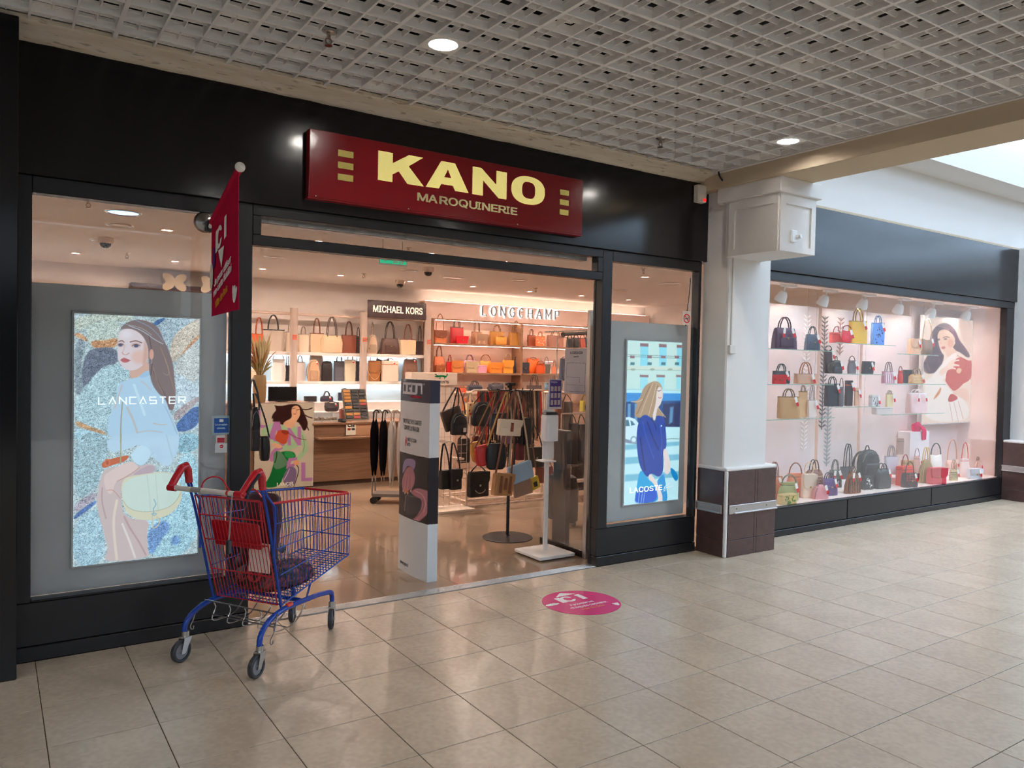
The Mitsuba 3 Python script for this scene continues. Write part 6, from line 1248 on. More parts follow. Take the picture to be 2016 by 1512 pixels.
# basket side as a bilinear patch between rear and front edges
def half(u): return .250-.055*np.clip((u-.16)/.79, 0, 1)
def top(u): return .918-.066*np.clip((u-.14)/.81, 0, 1)
def bot(u): return .325+.120*np.clip((u-.23)/.73, 0, 1)
def ub(s): return .23+.73*s            # bottom u at fraction s
def ut(s): return .12+.835*s           # top u at fraction s
for s_ in (-1, 1):
    q = C_(k, 'side_grille', cat(tube([(ub(0), s_*half(ub(0))*.96, bot(.23)), (ub(1), s_*half(.96)*.96, bot(.96))], .004, 8)), BLUE, label='blue wire side')
    for i in range(25):
        s = i/24; a_ = (ub(s), s_*half(ub(s))*.96, bot(ub(s))); b_ = (ut(s), s_*half(ut(s)), top(ut(s)))
        C_(q, 'wire', rod(a_, b_), BLUE)
    for f in (.30, .56, .80):
        P0 = (ub(0)+(ut(0)-ub(0))*f, s_*(half(.2)), bot(.23)+(top(.12)-bot(.23))*f); P1 = (ub(1)+(ut(1)-ub(1))*f, s_*half(.96), bot(.96)+(top(.95)-bot(.96))*f); C_(q, 'rail_wire', rod(P0, P1, .0036, 8), BLUE)
    C_(k, 'rim', tube([(ut(0), s_*half(.12), top(.12)), (ut(.25), s_*half(ut(.25)), top(ut(.25))), (ut(1)-.03, s_*half(.92), top(.93)), (ut(1), s_*(half(.95)-.03), top(.95))], .0075, 10), RED if s_ < 0 else BLUE, label='rounded top rim')
q = C_(k, 'front_grille', rod((ub(1), -.18, bot(.96)), (ub(1), .18, bot(.96)), .004, 8), BLUE, label='blue wire front')
C_(k, 'rim', tube([(ut(1), -.17, top(.95)), (ut(1), .17, top(.95))], .0075, 10), RED)
for i in range(13):
    v = -.18+.36*i/12; C_(q, 'wire', rod((ub(1), v*.98, bot(.96)), (ut(1), v, top(.95))), BLUE)
for f in (.30, .56, .80): C_(q, 'rail_wire', rod((ub(1)+(ut(1)-ub(1))*f, -.19, bot(.96)+(top(.95)-bot(.96))*f), (ub(1)+(ut(1)-ub(1))*f, .19, bot(.96)+(top(.95)-bot(.96))*f), .0036, 8), BLUE)
q = C_(k, 'floor_grille', rod((ub(0), -.24, bot(.23)), (ub(0), .24, bot(.23)), .0045, 8), BLUE, label='blue wire floor')
for i in range(24):
    u = ub(i/23); h_ = half(u)*.96; C_(q, 'wire', rod((u, -h_, bot(u)), (u, h_, bot(u))), BLUE)
for i in range(9):
    f = -1+2*i/8; C_(q, 'wire', rod((ub(0), f*half(.23)*.96, bot(.23)-.003), (ub(1), f*half(.96)*.96, bot(.96)-.003)), BLUE)
# rear frame and red flap
for s_ in (-1, 1):
    C_(k, 'rear_post', tube(smoothpath([(.215, s_*.245, .30), (.16, s_*.25, .52), (.10, s_*.255, .76), (.045, s_*.258, .95), (.02, s_*.258, 1.01)], 14), .0075, 8), BLUE)
    C_(k, 'rear_brace', tube([(.12, s_*.262, .62), (.125, s_*.268, .82), (.12, s_*.268, .90), (.06, s_*.262, .97), (.035, s_*.26, 1.03)], .0065, 8), BLUE)
q = C_(k, 'rear_flap', tube([(.215, -.215, .325), (.215, .215, .325), (.05, .235, .935), (.05, -.235, .935)], .0045, 8, closed=True), RED, label='red wire flap')
for i in range(19):
    f = -1+2*i/18; C_(q, 'wire', rod((.213, f*.215, .327), (.052, f*.235, .935)), RED)
for f in (.28, .58, .82): C_(q, 'rail_wire', rod((.215-.165*f, -.225, .325+.61*f), (.215-.165*f, .225, .325+.61*f), .0036, 8), RED)
cs = C_(k, 'child_seat', tube([(.165, -.165, .66), (.165, .165, .66), (.10, .18, .93), (.10, -.18, .93)], .004, 8, closed=True), RED, label='folded red child seat')
C_(cs, 'seat_board', moved(extrude(sg.box(-.165, 0, .165, .150).buffer(-.012).buffer(.012), .012), M((0, -1, 0), (-.22, 0, .975), (.150, 0, .650))), (176, 26, 38), label='red plastic seat board')
C_(cs, 'top_wire', tube(smoothpath([(.09, -.20, .955), (.10, -.13, .99), (.115, -.06, .965), (.115, .04, .965), (.11, .10, 1.03), (.09, .17, 1.035), (.07, .205, .96)], 30), .0045, 8), RED)
# handle
C_(k, 'handle_bar', rod((-.118, -.205, 1.003), (-.118, .225, 1.003), .0145, 16), (206, 196, 186), label='cream handle bar')
for s_ in (-1, 1):
    g = C_(k, 'grip', tube([(-.118, s_*.245, 1.000), (-.075, s_*.250, 1.050), (-.030, s_*.255, 1.098), (.003, s_*.258, 1.106), (.020, s_*.258, 1.080), (.030, s_*.258, 1.010)], [.020, .021, .023, .024, .022, .020], 12), RED, 'm_gloss', label='red plastic grip')
    C_(g, 'collar', rod((-.118, s_*.205, 1.002), (-.118, s_*.255, 1.002), .0185, 16), RED)
    if s_ < 0: C_(g, 'rubber_inlay', tube([(-.105, -.270, 1.012), (-.06, -.274, 1.062), (-.022, -.278, 1.100)], .009, 8), (40, 40, 48), label='black inlay')
C_(k, 'maker_label', rod((-.118, .02, 1.0035), (-.118, .09, 1.0035), .0148, 16), (150, 140, 136), label='worn print on the handle bar'); C_(k, 'maker_label', rod((-.118, -.165, 1.0035), (-.118, -.15, 1.0035), .0148, 16), (196, 60, 56), label='red mark on the handle bar')
lk = C_(k, 'lock_chain', tube(smoothpath([(-.118, -.185, .99), (-.10, -.16, .90), (-.085, -.14, .80), (-.08, -.13, .74)], 14), .004, 6), (150, 148, 146), 'm_metal', label='chain of the coin lock'); C_(lk, 'plug', cbox(-.094, -.068, -.142, -.118, .672, .745, .004), (40, 40, 44))
# chassis
for s_ in (-1, 1):
    C_(k, 'chassis_tube', tube(smoothpath([(.012, s_*.264, .165), (.022, s_*.262, .215), (.075, s_*.256, .262), (.16, s_*.250, .290), (.265, s_*.243, .300), (.42, s_*.225, .290), (.62, s_*.19, .268), (.755, s_*.165, .245), (.818, s_*.155, .222), (.832, s_*.150, .19), (.832, s_*.150, .165)], 40), .0155, 12), BLUE, label='bent blue chassis tube')
    C_(k, 'floor_strut', tube([(.50, s_*.20, .285), (.53, s_*.205, .365)], .006, 8), BLUE)
C_(k, 'cross_tube', tube([(.45, -.22, .285), (.45, .22, .285)], .012, 12), BLUE)
C_(k, 'buffer', cbox(.255, .30, -.262, -.238, .305, .325, .004), (220, 74, 60), label='orange plastic buffer')
# wire crate rack under the basket
rk = C_(k, 'lower_rack', tube([(.16, -.262, .295), (.165, .262, .305)], .0045, 8), STEEL, 'm_metal', label='steel wire rack under the basket')
for v in (-.25, -.14, -.03, .08, .19):
    C_(rk, 'wire', tube(smoothpath([(.16, v, .298), (.155, v-.005, .245), (.13, v-.012, .215), (.20, v-.012, .195), (.36, v, .215), (.42, v, .28)], 18), .0036, 6), STEEL, 'm_metal')
for u_, z_ in ((.14, .228), (.24, .198)): C_(rk, 'wire', rod((u_, -.262, z_), (u_, .18, z_+.01), .0036, 6), STEEL, 'm_metal')
for s_ in (-1, 1): C_(rk, 'hook', tube(smoothpath([(.16, s_*.262, .297), (.12, s_*.285, .26), (.095, s_*.285, .20), (.075, s_*.283, .165), (.09, s_*.283, .15), (.10, s_*.283, .17)], 16), .0036, 6), STEEL, 'm_metal')
# castors
def caster(u, v, ang, drop):
    R_ = np.eye(4); R_[:2, :2] = [[math.cos(ang), -math.sin(ang)], [math.sin(ang), math.cos(ang)]]; R_[:3, 3] = (u, v, 0); r_ = .0625; off = -.030
    c = C_(k, 'caster', moved(cat(cyl((0, 0, .135), (0, 0, .168), .021, 14), cbox(-.028, .028, -.022, .022, .128, .138, .002)), R_), STEEL, 'm_metal', label='steel castor')
    for s_ in (-1, 1): C_(c, 'fork', moved(extrude(sg.Polygon([(-.024, .132), (.026, .132), (off+.014, .050), (off-.014, .050)]), .003), R_ @ M((1, 0, 0), (0, 0, 1), (0, s_*.021+.0015, 0))), STEEL, 'm_metal')
    wh = C_(c, 'tyre', moved(lathe([(.045, -.013), (.057, -.015), (.0625, -.009), (.0625, .009), (.057, .015), (.045, .013)], 36).apply_transform(M((1, 0, 0), (0, 0, 1), (off, 0, r_))), R_), (52, 52, 56), 'm_satin', label='dark rubber tyre')
    C_(c, 'wheel_hub', moved(lathe([(.0, -.014), (.012, -.016), (.014, -.009), (.045, -.008), (.046, .008), (.014, .009), (.012, .016), (0, .014)], 28).apply_transform(M((1, 0, 0), (0, 0, 1), (off, 0, r_))), R_), (120, 120, 126), 'm_satin')
caster(.018, .262, -.08, 0); caster(.018, -.262, .08, 0); caster(.832, .150, .45, 0); caster(.832, -.150, .5, 0)
# shopping bag left in the trolley, with its upright handles part
def C2(kk, nm, mesh, c, bs='m_satin', sm=45, **kw): return part(kk, nm, moved(mesh, CM), bs, c, sm, **kw)
k2 = thing('shopping_bag', 'black and brick red patterned shopping bag lying in the trolley', 'bag')
b_ = loft([(0, .21, .175), (.03, .235, .195), (.10, .225, .185), (.16, .17, .14), (.19, .09, .07)], 30, .75); b_ = b_.subdivide().subdivide().subdivide(); n_ = meshkit.fbm(b_.vertices*13, 3)-.5
b_.vertices += np.c_[n_*.035, np.roll(n_, 7)*.02, n_*.05*(b_.vertices[:, 2] > .03)]; b_.vertices[:, 2] *= 1-.45*np.clip((b_.vertices[:, 0]+.05)/.3, 0, 1)
pt = meshkit.fbm(b_.vertices*26+9, 2); bc = np.where((np.abs(pt-.5) < .045)[:, None], lin((128, 52, 52)), np.where((pt > .66)[:, None], lin((86, 36, 40)), lin((30, 24, 27)))); b_.apply_transform(M((1, 0, 0), (0, 1, 0), (.46, .0, .368))); b_.apply_transform(CM)
part(k2, 'body', b_, 'm_satin', bc, True)
def lump(c, r, sq, col, nm, lab=None):
    m = trimesh.creation.icosphere(3, 1.0); m.apply_scale(np.array(r)); m.vertices += (meshkit.fbm(m.vertices*18+c[0], 3)-.5)[:, None]*.025; m.apply_translation(c); C2(k2, nm, m, col, label=lab)
lump((.33, .05, .50), (.05, .14, .06), 1, (44, 30, 32), 'fold'); lump((.60, .02, .47), (.09, .12, .035), 1, (118, 46, 48), 'red_fold', 'brick red printed fold'); lump((.50, .06, .545), (.12, .05, .035), 1, (52, 58, 66), 'fold')
rm = unary_union([sg.Point(0, 0).buffer(.068, 24).difference(sg.Point(0, 0).buffer(.060, 24))]+[sa.rotate(sg.Polygon([(-.006, .01), (.006, .01), (0, .042)]), 45*i, origin=(0, 0)) for i in range(8)])
C2(k2, 'emblem', cat(moved(extrude(sg.Point(0, 0).buffer(.066, 24), .004), M((0, -1, 0), (.2, 0, .98), (.246, -.03, .485)))), (168, 66, 66), label='round brick red emblem'); C2(k2, 'emblem_star', moved(extrude(rm, .003), M((0, -1, 0), (.2, 0, .98), (.2415, -.03, .486))), (60, 26, 30), label='dark star of the emblem')
k3 = thing('folded_bag', 'dark wine red folded bag standing upright behind the red flap of the trolley', 'bag')
b3 = loft([(0, .022, .10), (.05, .035, .125), (.30, .034, .13), (.40, .024, .11), (.42, .012, .08)], 24, .6).subdivide(); b3.vertices += (meshkit.fbm(b3.vertices*16, 3)-.5)[:, None]*[.02, .012, .0]; b3.apply_transform(M((.98, 0, -.15), (0, 1, 0), (.262, -.03, .52)))
part(k3, 'body', moved(b3, CM), 'm_satin', (62, 28, 36), 45); part(k3, 'white_panel', moved(cbox(.225, .229, -.15, .0, .49, .66, .001), CM), 'm_satin', (226, 214, 196), label='cream paper panel')
HUNG = [
 ('flap',(224,206,182),4.038,1.02,1.039,0.24,0.09,0.154,4.093,1.457,-4,'cream flap bag with a brown leather tab on the round stand','s',(130,64,44)),
 ('hobo',(42,46,56),4.0,1.14,1.06,0.198,0.09,0.186,4.132,1.452,0,'slate black soft bag behind the cream flap bag on the round stand','s',None),
 ('hobo',(200,140,52),3.794,1.2,0.783,0.115,0.09,0.193,3.995,1.437,10,'ochre shoulder bag on the left of the round stand','s',(150,100,50)),
 ('hobo',(190,44,42),3.8,1.1,0.761,0.165,0.09,0.191,4.023,1.446,10,'red shoulder bag between the ochre bag and a black bag','s',(120,50,40)),
 ('bucket',(26,26,30),3.918,1.05,0.726,0.227,0.09,0.243,4.021,1.448,0,'large black bag with gold trim in the middle of the round stand','s',(190,150,80)),
 ('boxy',(150,176,196),4.206,1.06,0.594,0.277,0.05,0.171,4.151,1.447,14,'light blue flat bag hanging low on the round stand','s',None),
 ('flap',(172,122,76),3.964,1.0,0.487,0.205,0.09,0.205,4.069,1.445,-5,'tan satchel with brown straps, lowest on the round stand','s',(120,70,44)),
 ('boxy',(152,122,102),4.302,1.16,0.435,0.218,0.04,0.157,4.23,1.442,12,'taupe flat bag below the light blue bag','s',None),
 ('boxy',(204,178,52),4.49,1.22,0.476,0.102,0.04,0.123,4.303,1.44,18,'yellow and black bag, lowest on the right of the round stand','s',None),
 ('boxy',(30,28,32),4.357,1.22,0.925,0.12,0.09,0.26,4.325,1.444,0,'black upright bag right of the cream flap bag','s',None),
 ('hobo',(140,100,130),4.164,1.25,0.939,0.117,0.09,0.098,4.174,1.439,0,'mauve bag under the cream flap bag','s',None),
 ('boxy',(110,44,44),4.324,1.26,0.77,0.08,0.09,0.162,4.288,1.438,0,'dark red narrow bag behind the light blue bag','s',None),
 ('boxy',(84,72,64),4.406,2.75,0.952,0.259,0.06,0.241,4.454,1.433,20,'large brown black envelope bag right of the totem','k',None),
 ('backpack',(26,26,28),4.434,2.65,0.892,0.203,0.09,0.244,4.421,1.426,0,'black backpack with a white tag below the brown envelope bag','k',None),
 ('backpack',(32,32,34),4.775,2.7,0.982,0.264,0.09,0.277,4.806,1.382,0,'black backpack on the white frame rack','k',None),
 ('flap',(34,32,34),4.343,2.55,0.288,0.138,0.09,0.231,4.306,0.818,0,'black cross body bag with a long strap, low beside the totem','k',None),
 ('boxy',(28,28,30),4.239,2.6,0.293,0.131,0.09,0.211,4.218,0.806,0,'black flat bag next to the totem','k',None),
 ('flap',(24,22,24),4.8,2.8,0.131,0.27,0.09,0.298,4.787,0.505,0,'black flap bag with a curved chain on the low white rack','k',None),
 ('satchel',(44,46,40),5.69,2.9,0.42,0.271,0.09,0.252,5.665,0.948,0,'dark green satchel with metal studs behind the sanitiser','k',None),
 ('tote',(120,62,42),5.846,2.9,0.214,0.277,0.09,0.197,5.83,0.597,0,'brown tote behind the sanitiser post','k',None),
 ('boxy',(50,34,32),4.71,3.0,0.518,0.144,0.09,0.29,4.697,0.858,0,'dark brown suitcase shaped bag inside the white frame','k',None),
 ('tote',(200,104,56),4.789,3.1,1.133,0.088,0.09,0.155,4.782,1.354,0,'orange tan bundle bag left of the white frame','k',None),
 ('boxy',(230,200,150),4.798,3.0,1.073,0.129,0.09,0.165,4.787,1.358,0,'pale patterned bag with red flowers','k',None),
 ('tote',(126,70,50),6.136,3.0,0.88,0.116,0.09,0.367,6.132,1.33,0,'brown tote seen through the glass leaf','g',None),
 ('tote',(70,62,56),6.352,3.1,0.841,0.168,0.09,0.387,6.329,1.324,0,'grey brown tote seen through the glass leaf','g',None),
 ('tote',(30,28,32),6.058,2.6,0.446,0.133,0.09,0.538,6.033,1.098,0,'long black bag seen through the glass leaf','g',None),
 ('tote',(24,24,28),6.282,2.7,0.48,0.158,0.09,0.479,6.259,1.087,0,'black bag with chains beside the glass leaf post','g',None),
 ('boxy',(22,20,24),6.246,2.7,0.12,0.205,0.09,0.374,6.259,0.598,0,'black bag low behind the glass leaf','g',None),
 ('boxy',(190,170,60),6.398,2.8,1.113,0.112,0.09,0.142,6.393,1.337,0,'yellow trimmed pouch behind the glass leaf','g',None),
 ('backpack',(30,28,34),1.846,1.6,0.937,0.076,0.09,0.369,1.821,1.535,0,'black rucksack hanging just inside the doorway on the left','m',None),
 ('hobo',(24,22,28),1.958,1.7,0.835,0.09,0.09,0.212,1.866,1.416,0,'black pouch hanging beside the black rucksack','m',None),
 ('tote',(30,28,36),6.597,3.4,1.953,0.087,0.09,0.124,6.593,2.133,0,'dark pouch first on the upper rail','u',None),
 ('tote',(44,34,36),6.708,3.4,1.956,0.103,0.09,0.125,6.704,2.138,0,'black and orange pouch second on the upper rail','u',None),
 ('tote',(236,108,80),6.82,3.4,1.959,0.089,0.09,0.126,6.817,2.142,0,'coral pouch third on the upper rail','u',None),
 ('tote',(76,92,110),6.918,3.4,1.962,0.09,0.09,0.127,6.914,2.146,0,'grey blue pouch last on the upper rail','u',None),
 ('tote',(40,48,74),6.43,3.3,1.504,0.122,0.09,0.298,6.432,1.824,0,'tall navy bag with a long strap left of the door notice','u',None),
]
# ================================================================ hanging bags, racks and furniture in the middle of the shop
HG = {'s': 'bags hanging on the round stand', 'k': 'bags hanging on the white racks', 'g': 'bags hanging behind the glass leaf', 'm': 'bags hanging inside the doorway on the left', 'u': 'pouches on the upper rail'}
def make_hung(r):
    style, col, x, y, z, w, d, h, hx, hz, tilt, label, grp, trim = r
    t = 'backpack' if style == 'backpack' else 'handbag'
    k = thing(t, label, 'backpack' if t == 'backpack' else 'bag', HG[grp])
    a_ = math.radians(-tilt); m = np.eye(4); m[:3, :3] = [[math.cos(a_), 0, math.sin(a_)], [0, 1, 0], [-math.sin(a_), 0, math.cos(a_)]]
    o = np.array([x, y, z+h/2]); m[:3, 3] = o - m[:3, :3] @ np.array([0, 0, h/2]); hw, hd = w/2, d/2; sc_ = trim or random.Random(label).choice([(44, 36, 36), (116, 78, 56), (186, 166, 138), (40, 34, 36)]) if grp == 's' else shade(col, .8)
    def P(nm, mesh, c, bs='m_leather', sm=38, **kw): return part(k, nm, moved(mesh, m), bs, c, sm, **kw)
    if style in ('hobo', 'bucket'): P('body', loft([(0, hw*.62, hd*.7), (h*.08, hw*.84, hd), (h*.45, hw, hd), (h*.8, hw*.92, hd*.75), (h, hw*.72, hd*.4)], e=.7), col)
    elif style == 'tote': P('body', loft([(0, hw*.92, hd*.8), (h*.05, hw, hd*.9), (h*.9, hw*.94, hd*.5), (h, hw*.92, hd*.4)], e=.4), col)
    elif style == 'backpack':
        P('body', loft([(0, hw*.88, hd*.9), (h*.06, hw, hd), (h*.6, hw*.98, hd), (h*.85, hw*.80, hd*.8), (h, hw*.45, hd*.4)], e=.55), col)
        P('front_pocket', loft([(h*.08, hw*.74, hd*.3, -hd*.85), (h*.14, hw*.8, hd*.42, -hd*.85), (h*.44, hw*.78, hd*.4, -hd*.85), (h*.50, hw*.66, hd*.2, -hd*.85)], 18, .5), shade(col, 1.25)); P('zip', tube([(-hw*.9, -hd*.95, h*.56), (-hw*.6, -hd*.9, h*.82), (0, -hd*.8, h*.92), (hw*.6, -hd*.9, h*.82), (hw*.9, -hd*.95, h*.56)], .003, 6), (140, 136, 130), 'm_metal')
    else: P('body', loft([(0, hw*.95, hd*.9), (h*.06, hw, hd), (h*.92, hw*.99, hd*.9), (h, hw*.95, hd*.7)], e=.32), col)
    if style in ('flap', 'satchel'):
        P('flap', moved(extrude(sg.Polygon(chaikin([(-hw*.99, h*1.0), (-hw, h*.62), (-hw*.7, h*.48), (hw*.7, h*.48), (hw, h*.62), (hw*.99, h*1.0)], False, 2)), .006), FRONT((0, -hd*1.02, 0))), shade(col, .96))
        if trim: P('tab', cbox(-.014, .014, -hd-.016, -hd-.006, h*.28, h*.80, .003), trim)
        else: P('clasp', cbox(-.013, .013, -hd-.014, -hd-.006, h*.42, h*.50, .002), (190, 186, 180), 'm_metal')
        if 'curved chain' in label: P('chain', tube(arc((0, -hd-.012, h*.36), hw*.55, math.pi*1.1, math.pi*1.9, 16, ry=h*.2), .005, 6), (190, 188, 184), 'm_metal')
        if trim and 'satchel' in label:
            for s in (-1, 1): P('front_strap', cbox(s*hw*.5-.012, s*hw*.5+.012, -hd-.017, -hd-.007, h*.12, h*.9, .003), trim)
    if 'yellow' in label or 'orange pouch' in label: P('dark_patch', cbox(-hw*.5, hw*.3, -hd-.004, -hd+.001, h*.2, h*.6, .001), (40, 36, 40))
    if 'white tag' in label: P('paper_tag', cbox(hw*.2, hw*.6, -hd*1.45-.006, -hd*1.45-.003, h*.14, h*.34, .001), (226, 222, 216))
    if 'patterned' in label:
        q = random.Random(4); P('print', cat([extrude(sg.Point(q.uniform(-.8, .8)*hw, q.uniform(.1, .9)*h).buffer(.012, 4), .002).apply_transform(FRONT((0, -hd*.99-.001, 0))) for _ in range(9)]), (196, 50, 50), sm=False, kind='stuff')
    for s in (-1, 1):
        top_ = (m @ np.array([s*hw*.86, 0, h*.93, 1]))[:3]; hk = np.array([hx+s*.012, y+.01*s, hz])
        mid = (top_+hk)/2+np.array([s*.012, -.006, 0]); part(k, 'strap', strap(smoothpath([top_, mid, hk], 8), .020 if style in ('flap', 'boxy', 'satchel') else .014, .004, (1, .25*s, 0)), 'm_leather', sc_)
for r in HUNG: make_hung(r)
# round stand
k = thing('round_stand', 'black hat stand with a round foot and hook arms, carrying bags', 'display stand')
px_, py_ = 4.232, 1.30
part(k, 'foot', lathe([(0.0, 0.0), (.245, 0.0), (.247, .006), (.235, .012), (.03, .020), (.02, .03), (0, .03)], 48, (px_, py_, 0)), 'm_satin', (26, 22, 22), smooth=30); part(k, 'pole', cyl((px_, py_, .02), (px_, py_, 1.50), .016, 16), 'm_satin', (24, 22, 22), smooth=40)
part(k, 'top_cap', cat(cbox(px_-.05, px_+.05, py_-.03, py_+.03, 1.50, 1.53, .008), cyl((px_-.03, py_-.02, 1.515), (px_-.06, py_-.05, 1.49), .012, 10)), 'm_satin', (22, 20, 22))
for i in range(8):
    a_ = i*math.pi/4+.3; part(k, 'hook_arm', tube([(px_, py_, 1.455), (px_+.20*math.cos(a_), py_+.25*math.sin(a_), 1.452), (px_+.215*math.cos(a_), py_+.27*math.sin(a_), 1.475)], .006, 8), 'm_satin', (24, 22, 24))
# white tube racks
def rack(label, tubes, r=.012, c=(236, 214, 194)):
    k = thing('white_rack', label, 'rack', 'white tube racks')
    for t in tubes: part(k, 'tube', tube(t, r, 8), 'm_satin', c)
    return k
def frame(x0, x1, y, z0, z1): return [[(x0, y, z0), (x0, y, z1-.05), (x0+.015, y, z1-.015), (x0+.05, y, z1), (x1-.05, y, z1), (x1-.015, y, z1-.015), (x1, y, z1-.05), (x1, y, z0)]]
rack('tall white frame rack behind the round stand', frame(4.80, 5.90, 3.02, .03, 1.385)+[[(4.80, 3.02, .03), (4.80, 3.55, .03)], [(5.9, 3.02, .03), (5.9, 3.55, .03)], [(4.80, 3.02, .85), (5.9, 3.02, .85)], [(4.80, 3.02, .03), (5.9, 3.02, .03)]])
rack('low white rack with a looped end at floor level', [[(4.60, 3.12, .02), (4.60, 3.12, .40), (4.62, 3.06, .435), (4.66, 2.88, .42), (4.672, 2.85, .39), (4.672, 2.85, .02)], [(4.672, 2.85, .015), (6.9, 2.85, .015)], [(4.672, 2.85, .085), (6.9, 2.85, .085)], [(4.60, 3.12, .02), (4.672, 2.85, .015)], [(4.50, 2.845, .585), (4.62, 2.845, .585), (4.62, 3.12, .57), (4.60, 3.12, .40)], [(4.60, 3.30, .10), (6.9, 3.30, .10)]]+[[(x, 2.85, .015), (x, 2.85, .085)] for x in (5.1, 5.53, 6.0, 6.5)])
k = thing('wire_grid_stand', 'pale wire grid stand right of the totem, hung with black bags', 'rack')
for i in range(7): part(k, 'wire', cyl((4.22+.075*i, 2.86, .03), (4.22+.075*i, 2.86, 1.46), .003, 6), 'm_satin', (206, 186, 168))
for i in range(15): part(k, 'wire', cyl((4.22, 2.864, .05+.1*i), (4.67, 2.864, .05+.1*i), .003, 6), 'm_satin', (206, 186, 168))
for x in (4.43, 4.45, 4.22, 4.31): part(k, 'hook', cyl((x, 2.86, 1.43 if x > 4.4 else .815), (x, 2.52, 1.435 if x > 4.4 else .82), .004, 6), 'm_metal', (180, 176, 170))
part(k, 'foot', cbox(4.18, 4.66, 2.62, 3.0, 0, .03, .004), 'm_satin', (226, 206, 186))
one('mounting_rail', 'dark rail fixed high beyond the glass leaf, hung with pouches', 'rail', cat(cyl((6.50, 3.40, 2.135), (7.6, 3.40, 2.215), .025, 14), cyl((6.50, 3.40, 2.135), (6.47, 3.40, 2.12), .034, 14)), 'm_satin', (40, 30, 28), smooth=40)
k = thing('side_rack', 'pale metal wall rack beyond the glass leaf', 'rack')
for t in ([(6.40, 3.42, 0), (6.40, 3.42, 2.09), (7.6, 3.42, 2.09)], [(5.95, 3.10, 1.345), (7.2, 3.10, 1.345)], [(7.2, 3.1, 0), (7.2, 3.1, 1.345)], [(5.95, 3.1, 0), (5.95, 3.1, 1.345)], [(5.95, 2.70, 1.10), (7.2, 2.70, 1.10)], [(5.95, 2.70, 0), (5.95, 2.70, 1.10)], [(7.2, 2.7, 0), (7.2, 2.7, 1.1)]): part(k, 'bar', tube(t, .010, 8), 'm_satin', (176, 160, 148))
part(k, 'header', cbox(6.15, 6.42, 3.30, 3.36, 1.38, 1.47, .003), 'm_satin', (86, 112, 128)); part(k, 'shelf', cbox(5.95, 7.0, 2.55, 3.0, .24, .27, .003), 'm_satin', (216, 196, 180))
ORD = 'first second third fourth fifth sixth seventh eighth ninth tenth eleventh twelfth thirteenth fourteenth fifteenth sixteenth seventeenth eighteenth nineteenth twentieth'.split()
def ordn(i): return ORD[i] if i < 20 else 'twenty '+ORD[i-20] if i < 29 else 'thirtieth'
def cname(c): return 'black' if max(c) < 60 else 'red' if c[0] > 2.2*c[1] else 'tan' if c[0] > 150 else 'brown' if c[0] > 1.25*c[2] else 'grey'
# belts and straps on the tall frame
br = random.Random(12)
for i in range(30):
    x = 4.92+.032*i; c = br.choice([(30, 26, 28), (46, 36, 34), (120, 70, 46), (150, 36, 44), (196, 170, 140), (90, 84, 84), (64, 44, 36), (206, 60, 40)]); L_ = br.uniform(.42, .72); w_ = br.uniform(.016, .030)
    k = thing('belt', '%s belt or strap on the tall white frame rack, %s from the left' % (cname(c), ordn(i)), 'belt', 'belts on the tall white frame rack')
    part(k, 'strap', strap(smoothpath([(x-.006, 3.035, 1.34-L_), (x-.003, 3.037, 1.1), (x, 3.03, 1.396), (x+.004, 3.003, 1.1), (x+.008, 2.998, 1.36-L_*1.05)], 12), w_, .004, (1, 0, 0)), 'm_leather', c)
    part(k, 'buckle', cbox(x-.006, x+.02, 2.992, 2.998, 1.34-L_*1.05, 1.37-L_*1.05, .001), 'm_metal', (196, 176, 140))
for i in range(16):
    x = 4.98+.055*i; c = br.choice([(30, 26, 30), (60, 50, 46), (180, 150, 124), (86, 40, 40), (44, 48, 44)]); z = br.uniform(.80, 1.0)
    k = thing('small_purse', 'small %s purse hanging behind the belts, %s from the left' % (cname(c), ordn(i)), 'purse', 'purses hanging behind the belts')
    part(k, 'body', loft([(0, .050, .018), (.01, .056, .022), (.11, .054, .018), (.13, .048, .010)], 18, .4).apply_translation((x, 3.16, z-.30)), 'm_leather', c, 38); part(k, 'strap', strap(smoothpath([(x-.04, 3.16, z-.18), (x-.01, 3.13, z+.1), (x, 3.02, 1.392)], 8), .010, .003, (1, 0, 0)), 'm_leather', shade(c, .8))
# brand box with a green crocodile emblem
k = thing('brand_box', 'cream sign box with a green crocodile emblem behind the totem', 'sign')
part(k, 'box', cbox(4.60, 5.295, 4.20, 4.40, 1.40, 1.575, .004), 'm_satin', (236, 214, 194)); part(k, 'stand', cbox(4.63, 5.26, 4.22, 4.38, 0, 1.40, .004), 'm_satin', (226, 204, 186))
croc = unary_union([sg.LineString([(-.075, .012), (-.03, .02), (.02, .018), (.05, .008)]).buffer(.0115), sg.LineString([(.05, .01), (.075, .028), (.070, .046)]).buffer(.006), sg.LineString([(-.07, .02), (-.105, .04)]).buffer(.006), sg.LineString([(-.07, .012), (-.11, .010)]).buffer(.005), sg.LineString([(-.03, .01), (-.04, -.014)]).buffer(.005), sg.LineString([(.03, .008), (.035, -.014)]).buffer(.005)])
part(k, 'emblem', extrude(croc, .003).apply_transform(FRONT((5.06, 4.1995, 1.512))), 'm_matte', (20, 100, 60), label='green crocodile emblem'); part(k, 'lettering', text('LACOSTE', .036, .002, True, width=.22).apply_transform(FRONT((4.94, 4.1995, 1.43))), 'm_matte', (40, 36, 36))
